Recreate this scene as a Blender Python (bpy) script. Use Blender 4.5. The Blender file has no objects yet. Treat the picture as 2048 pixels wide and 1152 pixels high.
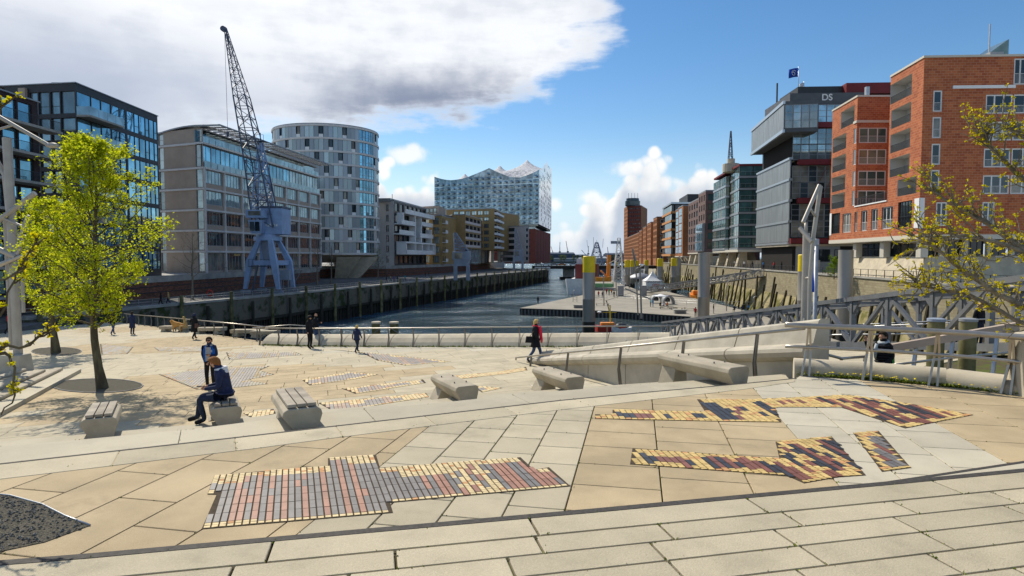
import bpy, bmesh, math, random
from mathutils import Vector, Matrix
R = math.radians
rnd = random.Random(7)
SC = bpy.context.scene
COL = SC.collection

# ---------------------------------------------------------------- camera
FPX, CX, CY = 1250.0, 1024.0, 576.0          # focal length and centre in photograph pixels (2048 wide)
CZ, PITCH = 12.0, R(2.88)                    # eye height above the water, downward tilt
cam_d = bpy.data.cameras.new('camera'); cam = bpy.data.objects.new('camera', cam_d); COL.objects.link(cam)
cam_d.sensor_width = 36.0; cam_d.lens = FPX / 2048 * 36.0
cam_d.clip_start = 0.05; cam_d.clip_end = 20000
cam.location = (0, 0, CZ); cam.rotation_euler = (R(90) - PITCH, 0, 0)
SC.camera = cam
SC.render.resolution_x, SC.render.resolution_y = 1024, 576
SC.view_settings.view_transform = 'Standard'; SC.view_settings.look = 'None'
SC.view_settings.exposure = 0.55; SC.view_settings.gamma = 1.0
SC.view_settings.use_curve_mapping = False
SC.render.engine = 'CYCLES'
SC.cycles.use_denoising = True
SC.cycles.max_bounces = 6; SC.cycles.diffuse_bounces = 3; SC.cycles.glossy_bounces = 3
SC.cycles.transmission_bounces = 4; SC.cycles.transparent_max_bounces = 6
SC.cycles.caustics_reflective = False; SC.cycles.caustics_refractive = False
SC.cycles.sample_clamp_indirect = 6.0

# ---------------------------------------------------------------- node helper
class NV:
    """a socket in a node tree with arithmetic"""
    def __init__(s, t, k): s.t, s.k = t, k
    def m(s, op, *a):
        n = s.t.nodes.new('ShaderNodeMath'); n.operation = op
        for i, v in enumerate((s,) + a):
            if isinstance(v, NV): s.t.links.new(v.k, n.inputs[i])
            else: n.inputs[i].default_value = v
        return NV(s.t, n.outputs[0])
    def __add__(s, o): return s.m('ADD', o)
    def __radd__(s, o): return s.m('ADD', o)
    def __sub__(s, o): return s.m('SUBTRACT', o)
    def __rsub__(s, o): return s.m('MULTIPLY', -1.0).m('ADD', o)
    def __mul__(s, o): return s.m('MULTIPLY', o)
    def __rmul__(s, o): return s.m('MULTIPLY', o)
    def __truediv__(s, o): return s.m('DIVIDE', o)
    def clamp(s): return s.m('MAXIMUM', 0.0).m('MINIMUM', 1.0)
    def step(s, a, b):      # smoothstep a..b
        n = s.t.nodes.new('ShaderNodeMapRange'); n.interpolation_type = 'SMOOTHSTEP'
        s.t.links.new(s.k, n.inputs[0]); n.inputs[1].default_value = a; n.inputs[2].default_value = b
        return NV(s.t, n.outputs[0])
def noise(t, vec, scale, detail=4, rough=.55, dist=0.0, dims='3D'):
    n = t.nodes.new('ShaderNodeTexNoise'); n.noise_dimensions = dims
    n.inputs['Scale'].default_value = scale; n.inputs['Detail'].default_value = detail
    n.inputs['Roughness'].default_value = rough; n.inputs['Distortion'].default_value = dist
    if vec is not None: t.links.new(vec, n.inputs['Vector'])
    return NV(t, n.outputs[0])
def mixc(t, fac, a, b):
    n = t.nodes.new('ShaderNodeMix'); n.data_type = 'RGBA'
    for v, i in ((fac, 0), (a, 6), (b, 7)):
        if isinstance(v, NV): t.links.new(v.k, n.inputs[i])
        elif isinstance(v, (int, float)): n.inputs[i].default_value = v
        else: n.inputs[i].default_value = (v[0], v[1], v[2], 1)
    return NV(t, n.outputs[2])

# ---------------------------------------------------------------- sky and sun
SUN_AZ, SUN_EL = R(-37), R(46)               # azimuth measured from +Y towards +X
world = bpy.data.worlds.new('World'); SC.world = world; world.use_nodes = True
def build_world():
    t = world.node_tree; t.nodes.clear()
    out = t.nodes.new('ShaderNodeOutputWorld')
    sky = t.nodes.new('ShaderNodeTexSky'); sky.sky_type = 'NISHITA'; sky.sun_disc = False
    sky.sun_elevation = SUN_EL; sky.sun_rotation = SUN_AZ % (2 * math.pi)
    sky.air_density = 1.0; sky.dust_density = 0.15; sky.ozone_density = 1.6
    b1 = t.nodes.new('ShaderNodeBackground'); b1.inputs[1].default_value = 0.085
    hs = t.nodes.new('ShaderNodeHueSaturation'); hs.inputs['Saturation'].default_value = 1.28; t.links.new(sky.outputs[0], hs.inputs['Color']); skc = NV(t, hs.outputs[0])
    tc = t.nodes.new('ShaderNodeTexCoord')
    sp = t.nodes.new('ShaderNodeSeparateXYZ'); t.links.new(tc.outputs['Generated'], sp.inputs[0])
    X, Y, Z = (NV(t, sp.outputs[i]) for i in range(3))
    deg = 180 / math.pi
    t.links.new((Z.m('ARCSINE') * deg).step(1.0, 13.0).k, hs.inputs['Fac'])
    t.links.new(mixc(t, (Z.m('ABSOLUTE').m('ARCSINE') * deg).step(9.0, 0.0) * .85, skc, (4.6, 6.2, 7.9)).k, b1.inputs[0])
    az = X.m('ARCTAN2', Y) * deg
    el = Z.m('ARCSINE') * deg
    # noise is taken on the sphere of directions so that it goes on outside the frame
    n_big = noise(t, tc.outputs['Generated'], 5.0, 3, .58)
    n_mid = noise(t, tc.outputs['Generated'], 13.0, 5, .55)
    n_puf = noise(t, tc.outputs['Generated'], 30.0, 4, .52)
    mp = t.nodes.new('ShaderNodeMapping'); t.links.new(tc.outputs['Generated'], mp.inputs[0])
    mp.inputs['Rotation'].default_value = (0, R(28), 0); mp.inputs['Scale'].default_value = (1, 1, 4.2)
    n_str = noise(t, mp.outputs[0], 6.0, 6, .6)
    def ell(a0, e0, ra, re):
        return (((az - a0) / ra).m('POWER', 2.0) + ((el - e0) / re).m('POWER', 2.0)).m('SQRT')
    # one large overhead deck of cloud, ending in a ragged edge
    d1 = ell(-21, 20, 31, 9.4); d2 = ell(-46, 20, 34, 16); d3 = ell(-30, 40, 40, 17)
    dd = d1.m('SMOOTH_MIN', d2, .3).m('SMOOTH_MIN', d3, .3)
    k = 1.0 - dd + (n_str - .5) * .55 + (n_mid - .5) * .28
    deck = k.step(-.035, .15)
    # a second, broken deck elsewhere in the sky, behind the viewer
    away = (Y * -1.0).step(-.35, .35) * (n_big + (n_mid - .5) * .3).step(.5, .66)
    # heaped clouds along the horizon: their top is a function of azimuth
    def gau(a0, w, h): return (((az - a0) / w).m('POWER', 2.0) * -1.0).m('EXPONENT') * h
    av = t.nodes.new('ShaderNodeCombineXYZ'); t.links.new((az * .06).k, av.inputs[0])
    n_az = noise(t, av.outputs[0], 3.0, 1, .5)
    def vor(sc):
        v = t.nodes.new('ShaderNodeTexVoronoi'); v.feature = 'F1'; v.inputs['Scale'].default_value = sc
        t.links.new(tc.outputs['Generated'], v.inputs['Vector']); return NV(t, v.outputs['Distance'])
    v1, v2 = vor(19.0), vor(47.0)
    def flat(a0, a1, a2, a3, hh): return az.step(a0, a1) * az.step(a3, a2) * hh
    top = 2.4 + n_az * 1.5 + flat(-15, -11.5, -7.0, -3.8, 5.0) + flat(8.4, 10.4, 17.0, 21.0, 5.3) + gau(7.3, 1.1, 3.2) + flat(28, 34, 44, 52, 2.0) + gau(-34, 8, 2.0) - gau(1.8, 2.0, 1.0)
    bil = (.42 - v1) * 4.6 + (.42 - v2) * 2.6 + (n_mid - .5) * 3.4 + (n_puf - .5) * 1.6
    h = top + bil - el
    cum = h.step(-.5, 1.05) * el.step(-1.5, .3)
    pv = n_puf
    puff = (1.0 - ell(11.0, 7.7, 2.6, .95).m('MINIMUM', ell(7.4, 5.2, 1.5, .9)).m('MINIMUM', ell(3.9, 4.7, .8, .75)).m('MINIMUM', ell(-9.6, 9.1, 2.2, 1.0))
            + (pv - .5) * 1.7).step(-.05, .7) * .85
    # cloud brightness: thick middle of the deck is grey, edges and tops are white
    grey1 = (1.0 - ell(-7.0, 13.3, 13.5, 3.7) + (n_mid - .5) * .7 + (n_str - .5) * .5).step(-.15, .75)
    grey2 = (1.0 - ell(-36, 12.0, 27, 7.2) + (n_big - .5) * .7).step(-.15, .9)
    grey3 = (n_str * .55 + n_mid * .45).step(.42, .62) * .6
    core = (1.0 - ell(-25.5, 22, 9, 5)).step(-.2, 1.0)
    dcol = mixc(t, grey3, (.68, .69, .71), (.45, .48, .54))
    dcol = mixc(t, grey2 * .85, dcol, (.30, .345, .44))
    dcol = mixc(t, grey1 * .95, dcol, (.17, .20, .28))
    dcol = mixc(t, core * .6, dcol, (.80, .80, .79))
    dcol = mixc(t, (k.step(0.02, .22) * -1.0 + 1.0) * .45, dcol, (.70, .71, .725))
    sh = (h / 4.6 + (v2 - .35) * .75 + (v1 - .4) * .5 + (n_puf - .5) * -.7)
    ccol = mixc(t, sh.step(.1, 1.0), (.72, .715, .70), (.36, .405, .48))
    ccol = mixc(t, el.step(3.2, 0.0) * .45, ccol, (.44, .51, .60))
    b2 = t.nodes.new('ShaderNodeBackground'); b2.inputs[1].default_value = 1.0
    t.links.new(mixc(t, away, mixc(t, deck, ccol, dcol), (.50, .53, .58)).k, b2.inputs[0])
    mask = deck.m('MAXIMUM', cum).m('MAXIMUM', puff).m('MAXIMUM', away)
    mx = t.nodes.new('ShaderNodeMixShader')
    t.links.new((mask * .97).k, mx.inputs[0]); t.links.new(b1.outputs[0], mx.inputs[1]); t.links.new(b2.outputs[0], mx.inputs[2])
    t.links.new(mx.outputs[0], out.inputs[0])
build_world()
world.cycles.sampling_method = 'NONE'
sun_d = bpy.data.lights.new('sun', 'SUN'); sun = bpy.data.objects.new('sun', sun_d); COL.objects.link(sun)
sun_d.energy = 3.3; sun_d.angle = R(.53); sun_d.color = (1.0, .92, .78)
sdir = Vector((math.sin(SUN_AZ) * math.cos(SUN_EL), math.cos(SUN_AZ) * math.cos(SUN_EL), math.sin(SUN_EL)))
sun.rotation_euler = sdir.to_track_quat('Z', 'Y').to_euler(); sun.location = (-60, 60, 90)

# ---------------------------------------------------------------- placing: from a direction of view to a point of the place
_cp, _sp = math.cos(PITCH), math.sin(PITCH)
def ray(px, py):
    u, v = (px - CX) / FPX, (CY - py) / FPX
    return Vector((u, _cp + v * _sp, -_sp + v * _cp))
def at_z(px, py, z):                          # where that direction meets the level z
    d = ray(px, py); return Vector((0, 0, CZ)) + d * ((z - CZ) / d.z)
def at_y(px, py, Y):                          # ... at the distance Y
    d = ray(px, py); return Vector((0, 0, CZ)) + d * (Y / d.y)
def at_pl(px, py, pl):                        # ... the sloping plane z = c + ax + by
    d = ray(px, py); c, a, b = pl
    return Vector((0, 0, CZ)) + d * ((c - CZ) / (d.z - a * d.x - b * d.y))

# ---------------------------------------------------------------- mesh collector
class MB:
    def __init__(s): s.v, s.f, s.m = [], [], []
    def add(s, vs, fs, mi=0):
        n = len(s.v); s.v += [tuple(v) for v in vs]
        for f in fs: s.f.append([i + n for i in f]); s.m.append(mi)
        return s
    def box(s, c, d, rz=0.0, mi=0):           # centre, size
        x, y, z = d[0] / 2, d[1] / 2, d[2] / 2; ca, sa = math.cos(rz), math.sin(rz)
        vs = [(c[0] + ca * a - sa * b, c[1] + sa * a + ca * b, c[2] + e) for a, b, e in
              ((-x, -y, -z), (x, -y, -z), (x, y, -z), (-x, y, -z), (-x, -y, z), (x, -y, z), (x, y, z), (-x, y, z))]
        return s.add(vs, [(0, 3, 2, 1), (4, 5, 6, 7), (0, 1, 5, 4), (1, 2, 6, 5), (2, 3, 7, 6), (3, 0, 4, 7)], mi)
    def hexa(s, b4, t4, mi=0):
        return s.add(list(b4) + list(t4), [(0, 3, 2, 1), (4, 5, 6, 7), (0, 1, 5, 4), (1, 2, 6, 5), (2, 3, 7, 6), (3, 0, 4, 7)], mi)
    def prism(s, poly, z0, z1, mi=0):         # poly counter-clockwise; z0, z1 numbers or lists per point
        n = len(poly)
        a = sum(poly[i][0] * poly[(i + 1) % n][1] - poly[(i + 1) % n][0] * poly[i][1] for i in range(n))
        z0 = z0 if isinstance(z0, (list, tuple)) else [z0] * n
        z1 = z1 if isinstance(z1, (list, tuple)) else [z1] * n
        if a < 0: poly = poly[::-1]; z0 = list(z0)[::-1]; z1 = list(z1)[::-1]
        vs = [(p[0], p[1], z) for p, z in zip(poly, z0)] + [(p[0], p[1], z) for p, z in zip(poly, z1)]
        fs = [list(range(n))[::-1], list(range(n, 2 * n))] + [(i, (i + 1) % n, (i + 1) % n + n, i + n) for i in range(n)]
        return s.add(vs, fs, mi)
    def beam(s, p, q, w, h=None, mi=0, up=(0, 0, 1)):
        p, q = Vector(p), Vector(q); h = h or w; d = (q - p)
        if d.length < 1e-6: return s
        d.normalize(); u = Vector(up)
        if abs(d.dot(u)) > .985: u = Vector((0, 1, 0)) if abs(d.y) < .9 else Vector((1, 0, 0))
        a = d.cross(u).normalized(); b = a.cross(d).normalized()
        o = [a * (-w / 2) + b * (-h / 2), a * (w / 2) + b * (-h / 2), a * (w / 2) + b * (h / 2), a * (-w / 2) + b * (h / 2)]
        return s.add([p + k for k in o] + [q + k for k in o],
                     [(0, 1, 2, 3), (7, 6, 5, 4), (0, 4, 5, 1), (1, 5, 6, 2), (2, 6, 7, 3), (3, 7, 4, 0)], mi)
    def tube(s, pts, r, n=8, mi=0, cap=True):
        pts = [Vector(p) for p in pts]; m = len(pts)
        rr = r if isinstance(r, (list, tuple)) else [r] * m
        base = len(s.v); pa = None
        for i, p in enumerate(pts):
            d = (pts[min(i + 1, m - 1)] - pts[max(i - 1, 0)])
            d = d.normalized() if d.length > 1e-9 else Vector((0, 0, 1))
            if pa is None:
                a = d.cross(Vector((0, 0, 1)))
                if a.length < .05: a = d.cross(Vector((0, 1, 0)))
            else: a = pa - d * pa.dot(d)
            a.normalize(); pa = a; b = d.cross(a)
            for k in range(n):
                t = 2 * math.pi * k / n
                s.v.append(tuple(p + (a * math.cos(t) + b * math.sin(t)) * rr[i]))
        for i in range(m - 1):
            for k in range(n):
                a0, a1 = base + i * n + k, base + i * n + (k + 1) % n
                s.f.append([a0, a1, a1 + n, a0 + n]); s.m.append(mi)
        if cap:
            s.f.append([base + k for k in range(n)][::-1]); s.m.append(mi)
            s.f.append([base + (m - 1) * n + k for k in range(n)]); s.m.append(mi)
        return s
    def lathe(s, c, prof, n=16, mi=0, sx=1.0, sy=1.0):   # prof: (radius, z) list
        base = len(s.v)
        for r, z in prof:
            for k in range(n):
                t = 2 * math.pi * k / n
                s.v.append((c[0] + r * sx * math.cos(t), c[1] + r * sy * math.sin(t), c[2] + z))
        for i in range(len(prof) - 1):
            for k in range(n):
                a0, a1 = base + i * n + k, base + i * n + (k + 1) % n
                s.f.append([a0, a1, a1 + n, a0 + n]); s.m.append(mi)
        s.f.append([base + k for k in range(n)][::-1]); s.m.append(mi)
        s.f.append([base + (len(prof) - 1) * n + k for k in range(n)]); s.m.append(mi)
        return s
    def sweep(s, prof, pts, mi=0, up=(0, 0, 1)):         # prof: closed list of (side, height); pts: path
        pts = [Vector(p) for p in pts]; m, n = len(pts), len(prof); base = len(s.v)
        for i, p in enumerate(pts):
            d = pts[min(i + 1, m - 1)] - pts[max(i - 1, 0)]; d.z = 0; d.normalize()
            a = d.cross(Vector(up))
            for x, z in prof: s.v.append(tuple(p + a * x + Vector((0, 0, z))))
        for i in range(m - 1):
            for k in range(n):
                a0, a1 = base + i * n + k, base + i * n + (k + 1) % n
                s.f.append([a0, a0 + n, a1 + n, a1]); s.m.append(mi)
        s.f.append([base + k for k in range(n)]); s.m.append(mi)
        s.f.append([base + (m - 1) * n + k for k in range(n)][::-1]); s.m.append(mi)
        return s
    def mesh(s, name, mats, off=(0, 0, 0), smooth=False):
        me = bpy.data.meshes.new(name)
        o = Vector(off); me.from_pydata([tuple(Vector(v) - o) for v in s.v], [], s.f)
        for k in (mats if isinstance(mats, (list, tuple)) else [mats]): me.materials.append(k)
        if len(me.materials) > 1: me.polygons.foreach_set('material_index', s.m)
        if smooth: me.polygons.foreach_set('use_smooth', [True] * len(me.polygons))
        me.update(); return me
    def build(s, name, mats, parent=None, smooth=False, bevel=0.0, fix=True, sharp=None):
        """one mesh object; the origin is its parent's, or its own base centre"""
        if parent is not None: off = Vector(parent.get('_o', (0, 0, 0)))
        else:
            lo = [min(v[i] for v in s.v) for i in range(3)]; hi = [max(v[i] for v in s.v) for i in range(3)]
            off = Vector(((lo[0] + hi[0]) / 2, (lo[1] + hi[1]) / 2, lo[2]))
        me = s.mesh(name, mats, off, smooth)
        if fix:
            bm = bmesh.new(); bm.from_mesh(me); bmesh.ops.recalc_face_normals(bm, faces=bm.faces); bm.to_mesh(me); bm.free()
        if sharp is not None: me.set_sharp_from_angle(angle=R(sharp))
        o = bpy.data.objects.new(name, me); COL.objects.link(o)
        if parent is not None: o.parent = parent; o.location = (0, 0, 0)
        else: o.location = off; 
        o['_o'] = tuple(off)
        if bevel:
            b = o.modifiers.new('bevel', 'BEVEL'); b.width = bevel; b.segments = 2; b.limit_method = 'ANGLE'; b.angle_limit = R(40)
        return o
def inst(name, me, parent, loc, rz=0.0, scale=None, rot=None):       # a shared mesh placed under a thing; loc in world space
    o = bpy.data.objects.new(name, me); COL.objects.link(o)
    if parent is not None: o.parent = parent; loc = Vector(loc) - Vector(parent.get('_o', (0, 0, 0)))
    o.location = loc; o.rotation_euler = rot if rot else (0, 0, rz)
    if scale: o.scale = scale
    return o
def thing(name, label, cat, loc, group=None):
    o = bpy.data.objects.new(name, None); COL.objects.link(o); o.empty_display_size = .3
    o.location = loc; o['_o'] = tuple(loc); o['label'] = label; o['category'] = cat
    if group: o['group'] = group
    return o
def tag(o, label, cat, group=None):
    o['label'] = label; o['category'] = cat
    if group: o['group'] = group
    return o
def structure(o, label=None):
    o['kind'] = 'structure'
    if label: o['label'] = label
    return o
def stuff(o, label=None, cat=None):
    o['kind'] = 'stuff'
    if label: o['label'] = label
    if cat: o['category'] = cat
    return o

# ---------------------------------------------------------------- materials
M = {}
def pm(name, col, rough=.7, spec=.4, metal=0.0, var=.0, vscale=3.0, bump=0.0, bscale=30.0, col2=None, objvar=0.0, speck=0.0, detail=5, thresh=None, stretch=None, gcoord=True):
    """principled paint, stone, metal ... with mottling, grain and a difference from piece to piece"""
    m = bpy.data.materials.new(name); m.use_nodes = True; t = m.node_tree; b = t.nodes['Principled BSDF']
    b.inputs['Roughness'].default_value = rough; b.inputs['Metallic'].default_value = metal
    b.inputs['Specular IOR Level'].default_value = spec
    vec = None
    if var or bump or col2 or speck:
        g = t.nodes.new('ShaderNodeNewGeometry'); vec = g.outputs['Position']
        if stretch:
            mp = t.nodes.new('ShaderNodeMapping'); t.links.new(vec, mp.inputs[0]); mp.inputs['Scale'].default_value = stretch; vec = mp.outputs[0]
    c = None
    if var or col2:
        n = noise(t, vec, vscale, detail, .6)
        lo, hi = thresh or (.3, .7)
        c2 = col2 or tuple(x * (1 - var) for x in col)
        c1 = col if col2 else tuple(min(1, x * (1 + var)) for x in col)
        c = mixc(t, n.step(lo, hi), c1, c2)
    if speck:
        ns = noise(t, vec, 130.0, 2, .7); c = mixc(t, ns.step(.30, .62) * speck, c, tuple(x * .45 for x in col)); nd = noise(t, vec, 1.3, 7, .72); c = mixc(t, nd.step(.52, .72) * speck * 1.7, c, tuple(x * .62 for x in col))
    if objvar:
        oi = t.nodes.new('ShaderNodeObjectInfo')
        hs = t.nodes.new('ShaderNodeHueSaturation')
        if c is not None: t.links.new(c.k, hs.inputs['Color'])
        else: hs.inputs['Color'].default_value = (*col, 1)
        t.links.new((NV(t, oi.outputs['Random']) * (2 * objvar) + (1 - objvar)).k, hs.inputs['Value'])
        c = NV(t, hs.outputs[0])
    if c is not None: t.links.new(c.k, b.inputs['Base Color'])
    else: b.inputs['Base Color'].default_value = (*col, 1)
    if bump:
        n = noise(t, vec, bscale, 6, .6)
        bp = t.nodes.new('ShaderNodeBump'); bp.inputs['Strength'].default_value = bump; bp.inputs['Distance'].default_value = .02
        t.links.new(n.k, bp.inputs['Height']); t.links.new(bp.outputs[0], b.inputs['Normal'])
    M[name] = m; return m
# ================================================================ ground materials
pm('slab_grey', (.53, .465, .33), .85, .25, var=.10, vscale=1.3, bump=.35, bscale=90, objvar=.09, speck=.34)
pm('slab_tan', (.52, .41, .25), .85, .25, var=.16, vscale=1.1, bump=.4, bscale=90, objvar=.06, speck=.42)
pm('slab_pale', (.55, .50, .385), .82, .25, var=.08, vscale=1.4, bump=.3, bscale=90, objvar=.08, speck=.3)
pm('step_stone', (.48, .43, .32), .8, .3, var=.10, vscale=.8, bump=.2, bscale=70, objvar=.05, speck=.25)
pm('joint', (.10, .085, .05), .95, .1, col2=(.10, .12, .03), vscale=2.2, thresh=(.45, .62), bump=.5, bscale=120)
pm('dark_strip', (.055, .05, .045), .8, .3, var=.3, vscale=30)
pm('concrete', (.46, .42, .34), .85, .25, var=.16, vscale=1.2, bump=.25, bscale=40)
pm('concrete_light', (.50, .44, .33), .85, .25, var=.14, vscale=1.0, bump=.25, bscale=40)
pm('concrete_grey', (.34, .33, .30), .85, .25, var=.22, vscale=.5, bump=.25, bscale=30)
pm('mortar', (.075, .058, .042), .95, .1, var=.2, vscale=20)
pm('brick_yellow', (.62, .45, .18), .75, .3, var=.18, vscale=9)
pm('brick_cream', (.68, .54, .30), .75, .3, var=.14, vscale=9)
pm('brick_orange', (.56, .30, .13), .75, .3, var=.18, vscale=9)
pm('brick_slate', (.17, .158, .15), .5, .4, var=.16, vscale=7, objvar=.16)
pm('brick_worn', (.27, .24, .215), .6, .4, var=.2, vscale=3)
pm('brick_faded', (.37, .26, .19), .6, .4, var=.2, vscale=3)
pm('brick_black', (.036, .034, .035), .45, .5, var=.2, vscale=7, objvar=.2)
pm('brick_rose', (.34, .165, .11), .5, .4, var=.14, vscale=7, objvar=.14)
pm('brick_red', (.21, .078, .052), .5, .45, var=.16, vscale=7, objvar=.16)
pm('gravel', (.16, .145, .115), .95, .1, col2=(.05, .05, .04), vscale=70, thresh=(.35, .65), bump=1.0, bscale=60, detail=3)
pm('weed', (.16, .20, .02), .8, .2, var=.4, vscale=20)
pm('flower_yellow', (.78, .60, .02), .7, .2)
pm('steel', (.42, .43, .44), .38, .5, metal=.85, var=.08, vscale=4)
pm('steel_dark', (.16, .16, .165), .45, .5, metal=.5, var=.12, vscale=4)
pm('galv', (.36, .38, .41), .5, .5, metal=.35, var=.15, vscale=2.5)
pm('asphalt', (.13, .125, .115), .9, .2, var=.2, vscale=.6, bump=.2, bscale=50)
pm('wood_grey', (.36, .315, .25), .85, .2, var=.22, vscale=3, stretch=(1, 1, 1), bump=.3, bscale=60, objvar=.08)

def water_mat():
    m = bpy.data.materials.new('water'); m.use_nodes = True; t = m.node_tree; b = t.nodes['Principled BSDF']
    g = t.nodes.new('ShaderNodeNewGeometry')
    mp = t.nodes.new('ShaderNodeMapping'); t.links.new(g.outputs['Position'], mp.inputs[0])
    mp.inputs['Scale'].default_value = (.55, 1.0, 1.0); mp.inputs['Rotation'].default_value = (0, 0, R(-20))
    n1 = noise(t, mp.outputs[0], .95, 6, .68, .5); n2 = noise(t, mp.outputs[0], .12, 3, .5)
    n3 = noise(t, mp.outputs[0], .03, 4, .6); nw = noise(t, mp.outputs[0], .075, 4, .62); n4 = noise(t, mp.outputs[0], .22, 4, .6)
    c = mixc(t, n3.step(.35, .65), (.035, .095, .145), (.08, .12, .13))
    t.links.new(c.k, b.inputs['Base Color'])
    b.inputs['Roughness'].default_value = .16; b.inputs['IOR'].default_value = 1.33
    bp = t.nodes.new('ShaderNodeBump'); bp.inputs['Strength'].default_value = 1.0; bp.inputs['Distance'].default_value = 1.9
    t.links.new((n1 * (nw.step(.36, .62) * 1.5 + .18) + n4 * 1.3 + n2 * .6).k, bp.inputs['Height']); t.links.new(bp.outputs[0], b.inputs['Normal'])
    M['water'] = m
water_mat()

# ================================================================ levels of the place (metres, water = 0)
ZA, ZB, ZC = 9.95, 9.70, 9.55                 # viewer's terrace, mosaic terrace, its border
EPL = (8.36, .036, -.026)                     # lower square, gently sloping
ZL = 8.85                                     # landing in the stairs
ZP, ZS = 5.7, 9.0                             # quay promenade, streets behind it
def ez(x, y): return EPL[0] + EPL[1] * x + EPL[2] * y
def on_e(px, py): return at_pl(px, py, EPL)
def xy(v): return (v[0], v[1])

def clip_half(poly, n, c):                    # keep points with n.p <= c
    out = []
    for i in range(len(poly)):
        p, q = poly[i], poly[(i + 1) % len(poly)]
        dp, dq = n[0] * p[0] + n[1] * p[1] - c, n[0] * q[0] + n[1] * q[1] - c
        if dp <= 0: out.append(p)
        if (dp < 0 < dq) or (dq < 0 < dp):
            k = dp / (dp - dq); out.append((p[0] + (q[0] - p[0]) * k, p[1] + (q[1] - p[1]) * k))
    return out
def clip_cell(poly, u, v, u0, u1, v0, v1):
    for n, c in ((u, u1), ((-u[0], -u[1]), -u0), (v, v1), ((-v[0], -v[1]), -v0)):
        poly = clip_half(poly, n, c)
        if len(poly) < 3: return []
    out = []
    for p in poly:
        if not out or math.hypot(p[0] - out[-1][0], p[1] - out[-1][1]) > .004: out.append(p)
    if len(out) > 2 and math.hypot(out[0][0] - out[-1][0], out[0][1] - out[-1][1]) < .004: out.pop()
    return out if len(out) > 2 else []
def area(poly): return .5 * sum(poly[i][0] * poly[(i + 1) % len(poly)][1] - poly[(i + 1) % len(poly)][0] * poly[i][1] for i in range(len(poly)))
def inside(p, poly):
    c = False; n = len(poly); j = n - 1
    for i in range(n):
        a, b = poly[i], poly[j]
        if (a[1] > p[1]) != (b[1] > p[1]) and p[0] < (b[0] - a[0]) * (p[1] - a[1]) / (b[1] - a[1]) + a[0]: c = not c
        j = i
    return c
def slab_mb(mb, poly, zf, th=.05, ch=.006, gap=.004):
    if area(poly) < 0: poly = poly[::-1]
    cx = sum(p[0] for p in poly) / len(poly); cy = sum(p[1] for p in poly) / len(poly)
    def ins(p, d):
        l = math.hypot(p[0] - cx, p[1] - cy) or 1; k = max(0, 1 - d / l)
        return (cx + (p[0] - cx) * k, cy + (p[1] - cy) * k)
    a = [ins(p, gap) for p in poly]; b = [ins(p, gap + ch) for p in poly]; n = len(poly)
    vs = [(p[0], p[1], zf(*p) - th) for p in a] + [(p[0], p[1], zf(*p) - ch * .7) for p in a] + [(p[0], p[1], zf(*p)) for p in b]
    fs = [list(range(2 * n, 3 * n))]
    for r in (0, n):
        fs += [(r + i, r + (i + 1) % n, r + (i + 1) % n + n, r + i + n) for i in range(n)]
    mb.add(vs, fs)
JOINTS = []
def pave(parent, poly, u, v, us, vs_, zf, matf, limit=300, name='paving_slab', jit=0.0, stag=.5, seed=1, gap=.004, holes=()):
    """paving slabs cut to the outline: the nearest ones are pieces of their own, the rest one mesh per stone"""
    rg = random.Random(seed); cells = []
    U = [p[0] * u[0] + p[1] * u[1] for p in poly]; V = [p[0] * v[0] + p[1] * v[1] for p in poly]
    k = 0; vv = min(V)
    while vv < max(V):
        h = vs_ * (1 + rg.uniform(-jit, jit)); uu = min(U) - us * (stag * (k % 2) + rg.uniform(0, .3) * (jit > 0))
        while uu < max(U):
            w = us * (1 + rg.uniform(-jit, jit))
            c = clip_cell(poly, u, v, uu + gap, uu + w - gap, vv + gap, vv + h - gap)
            if c and abs(area(c)) > .004:
                m = (sum(p[0] for p in c) / len(c), sum(p[1] for p in c) / len(c))
                if not any(inside(m, hp) for hp in holes): cells.append((m, c))
            uu += w
        vv += h; k += 1
    def vis(c):                               # how large the slab shows from the terrace
        d = math.hypot(*c[0]); return -abs(area(c[1])) / max(d, 1) ** 3 if c[0][1] > 0 and abs(c[0][0]) < c[0][1] * .95 + 2 else 0
    cells.sort(key=vis); rest = {}
    for i, (m, c) in enumerate(cells):
        mt = matf(m, rg)
        if m[1] < 12 and i < limit: JOINTS.extend((c[q], c[(q + 1) % len(c)], zf(*m)) for q in range(len(c)))
        if i < limit:
            mb = MB(); slab_mb(mb, c, zf, gap=0); mb.build(name, M[mt], parent, fix=False)
        else: slab_mb(rest.setdefault(mt, MB()), c, zf, gap=0)
    for mt, mb in rest.items(): stuff(mb.build('far_' + name + 's', M[mt], parent, fix=False))

# ---------------------------------------------------------------- viewer's terrace A, its dark edge strip
E12 = (math.cos(R(12.3)), math.sin(R(12.3))); N12 = (-E12[1], E12[0])
EDGE_A = [xy(at_z(x, y, ZA)) for x, y in ((-600, 1175), (0, 1121), (190, 1106), (500, 1078), (1200, 1016), (1523, 986), (1808, 960), (2048, 937), (2500, 895))]
POLY_A = [(-9, -5), (14, -5), (14, EDGE_A[-1][1])] + EDGE_A[::-1] + [(-9, EDGE_A[0][1])]
o = MB().prism(POLY_A, 7.5, ZA - .03).build('upper_terrace', M['joint']); structure(o, 'long pale stone slabs of the terrace at the viewer'); terr_a = o
strip = []
for d0, d1 in ((0.0, .075),):
    a = [(p[0] - N12[0] * d0, p[1] - N12[1] * d0) for p in EDGE_A]; b = [(p[0] - N12[0] * d1, p[1] - N12[1] * d1) for p in EDGE_A]
    MB().prism(a + b[::-1], ZA - .04, ZA + .002).build('dark_edge_strip', M['dark_strip'], terr_a)
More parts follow.
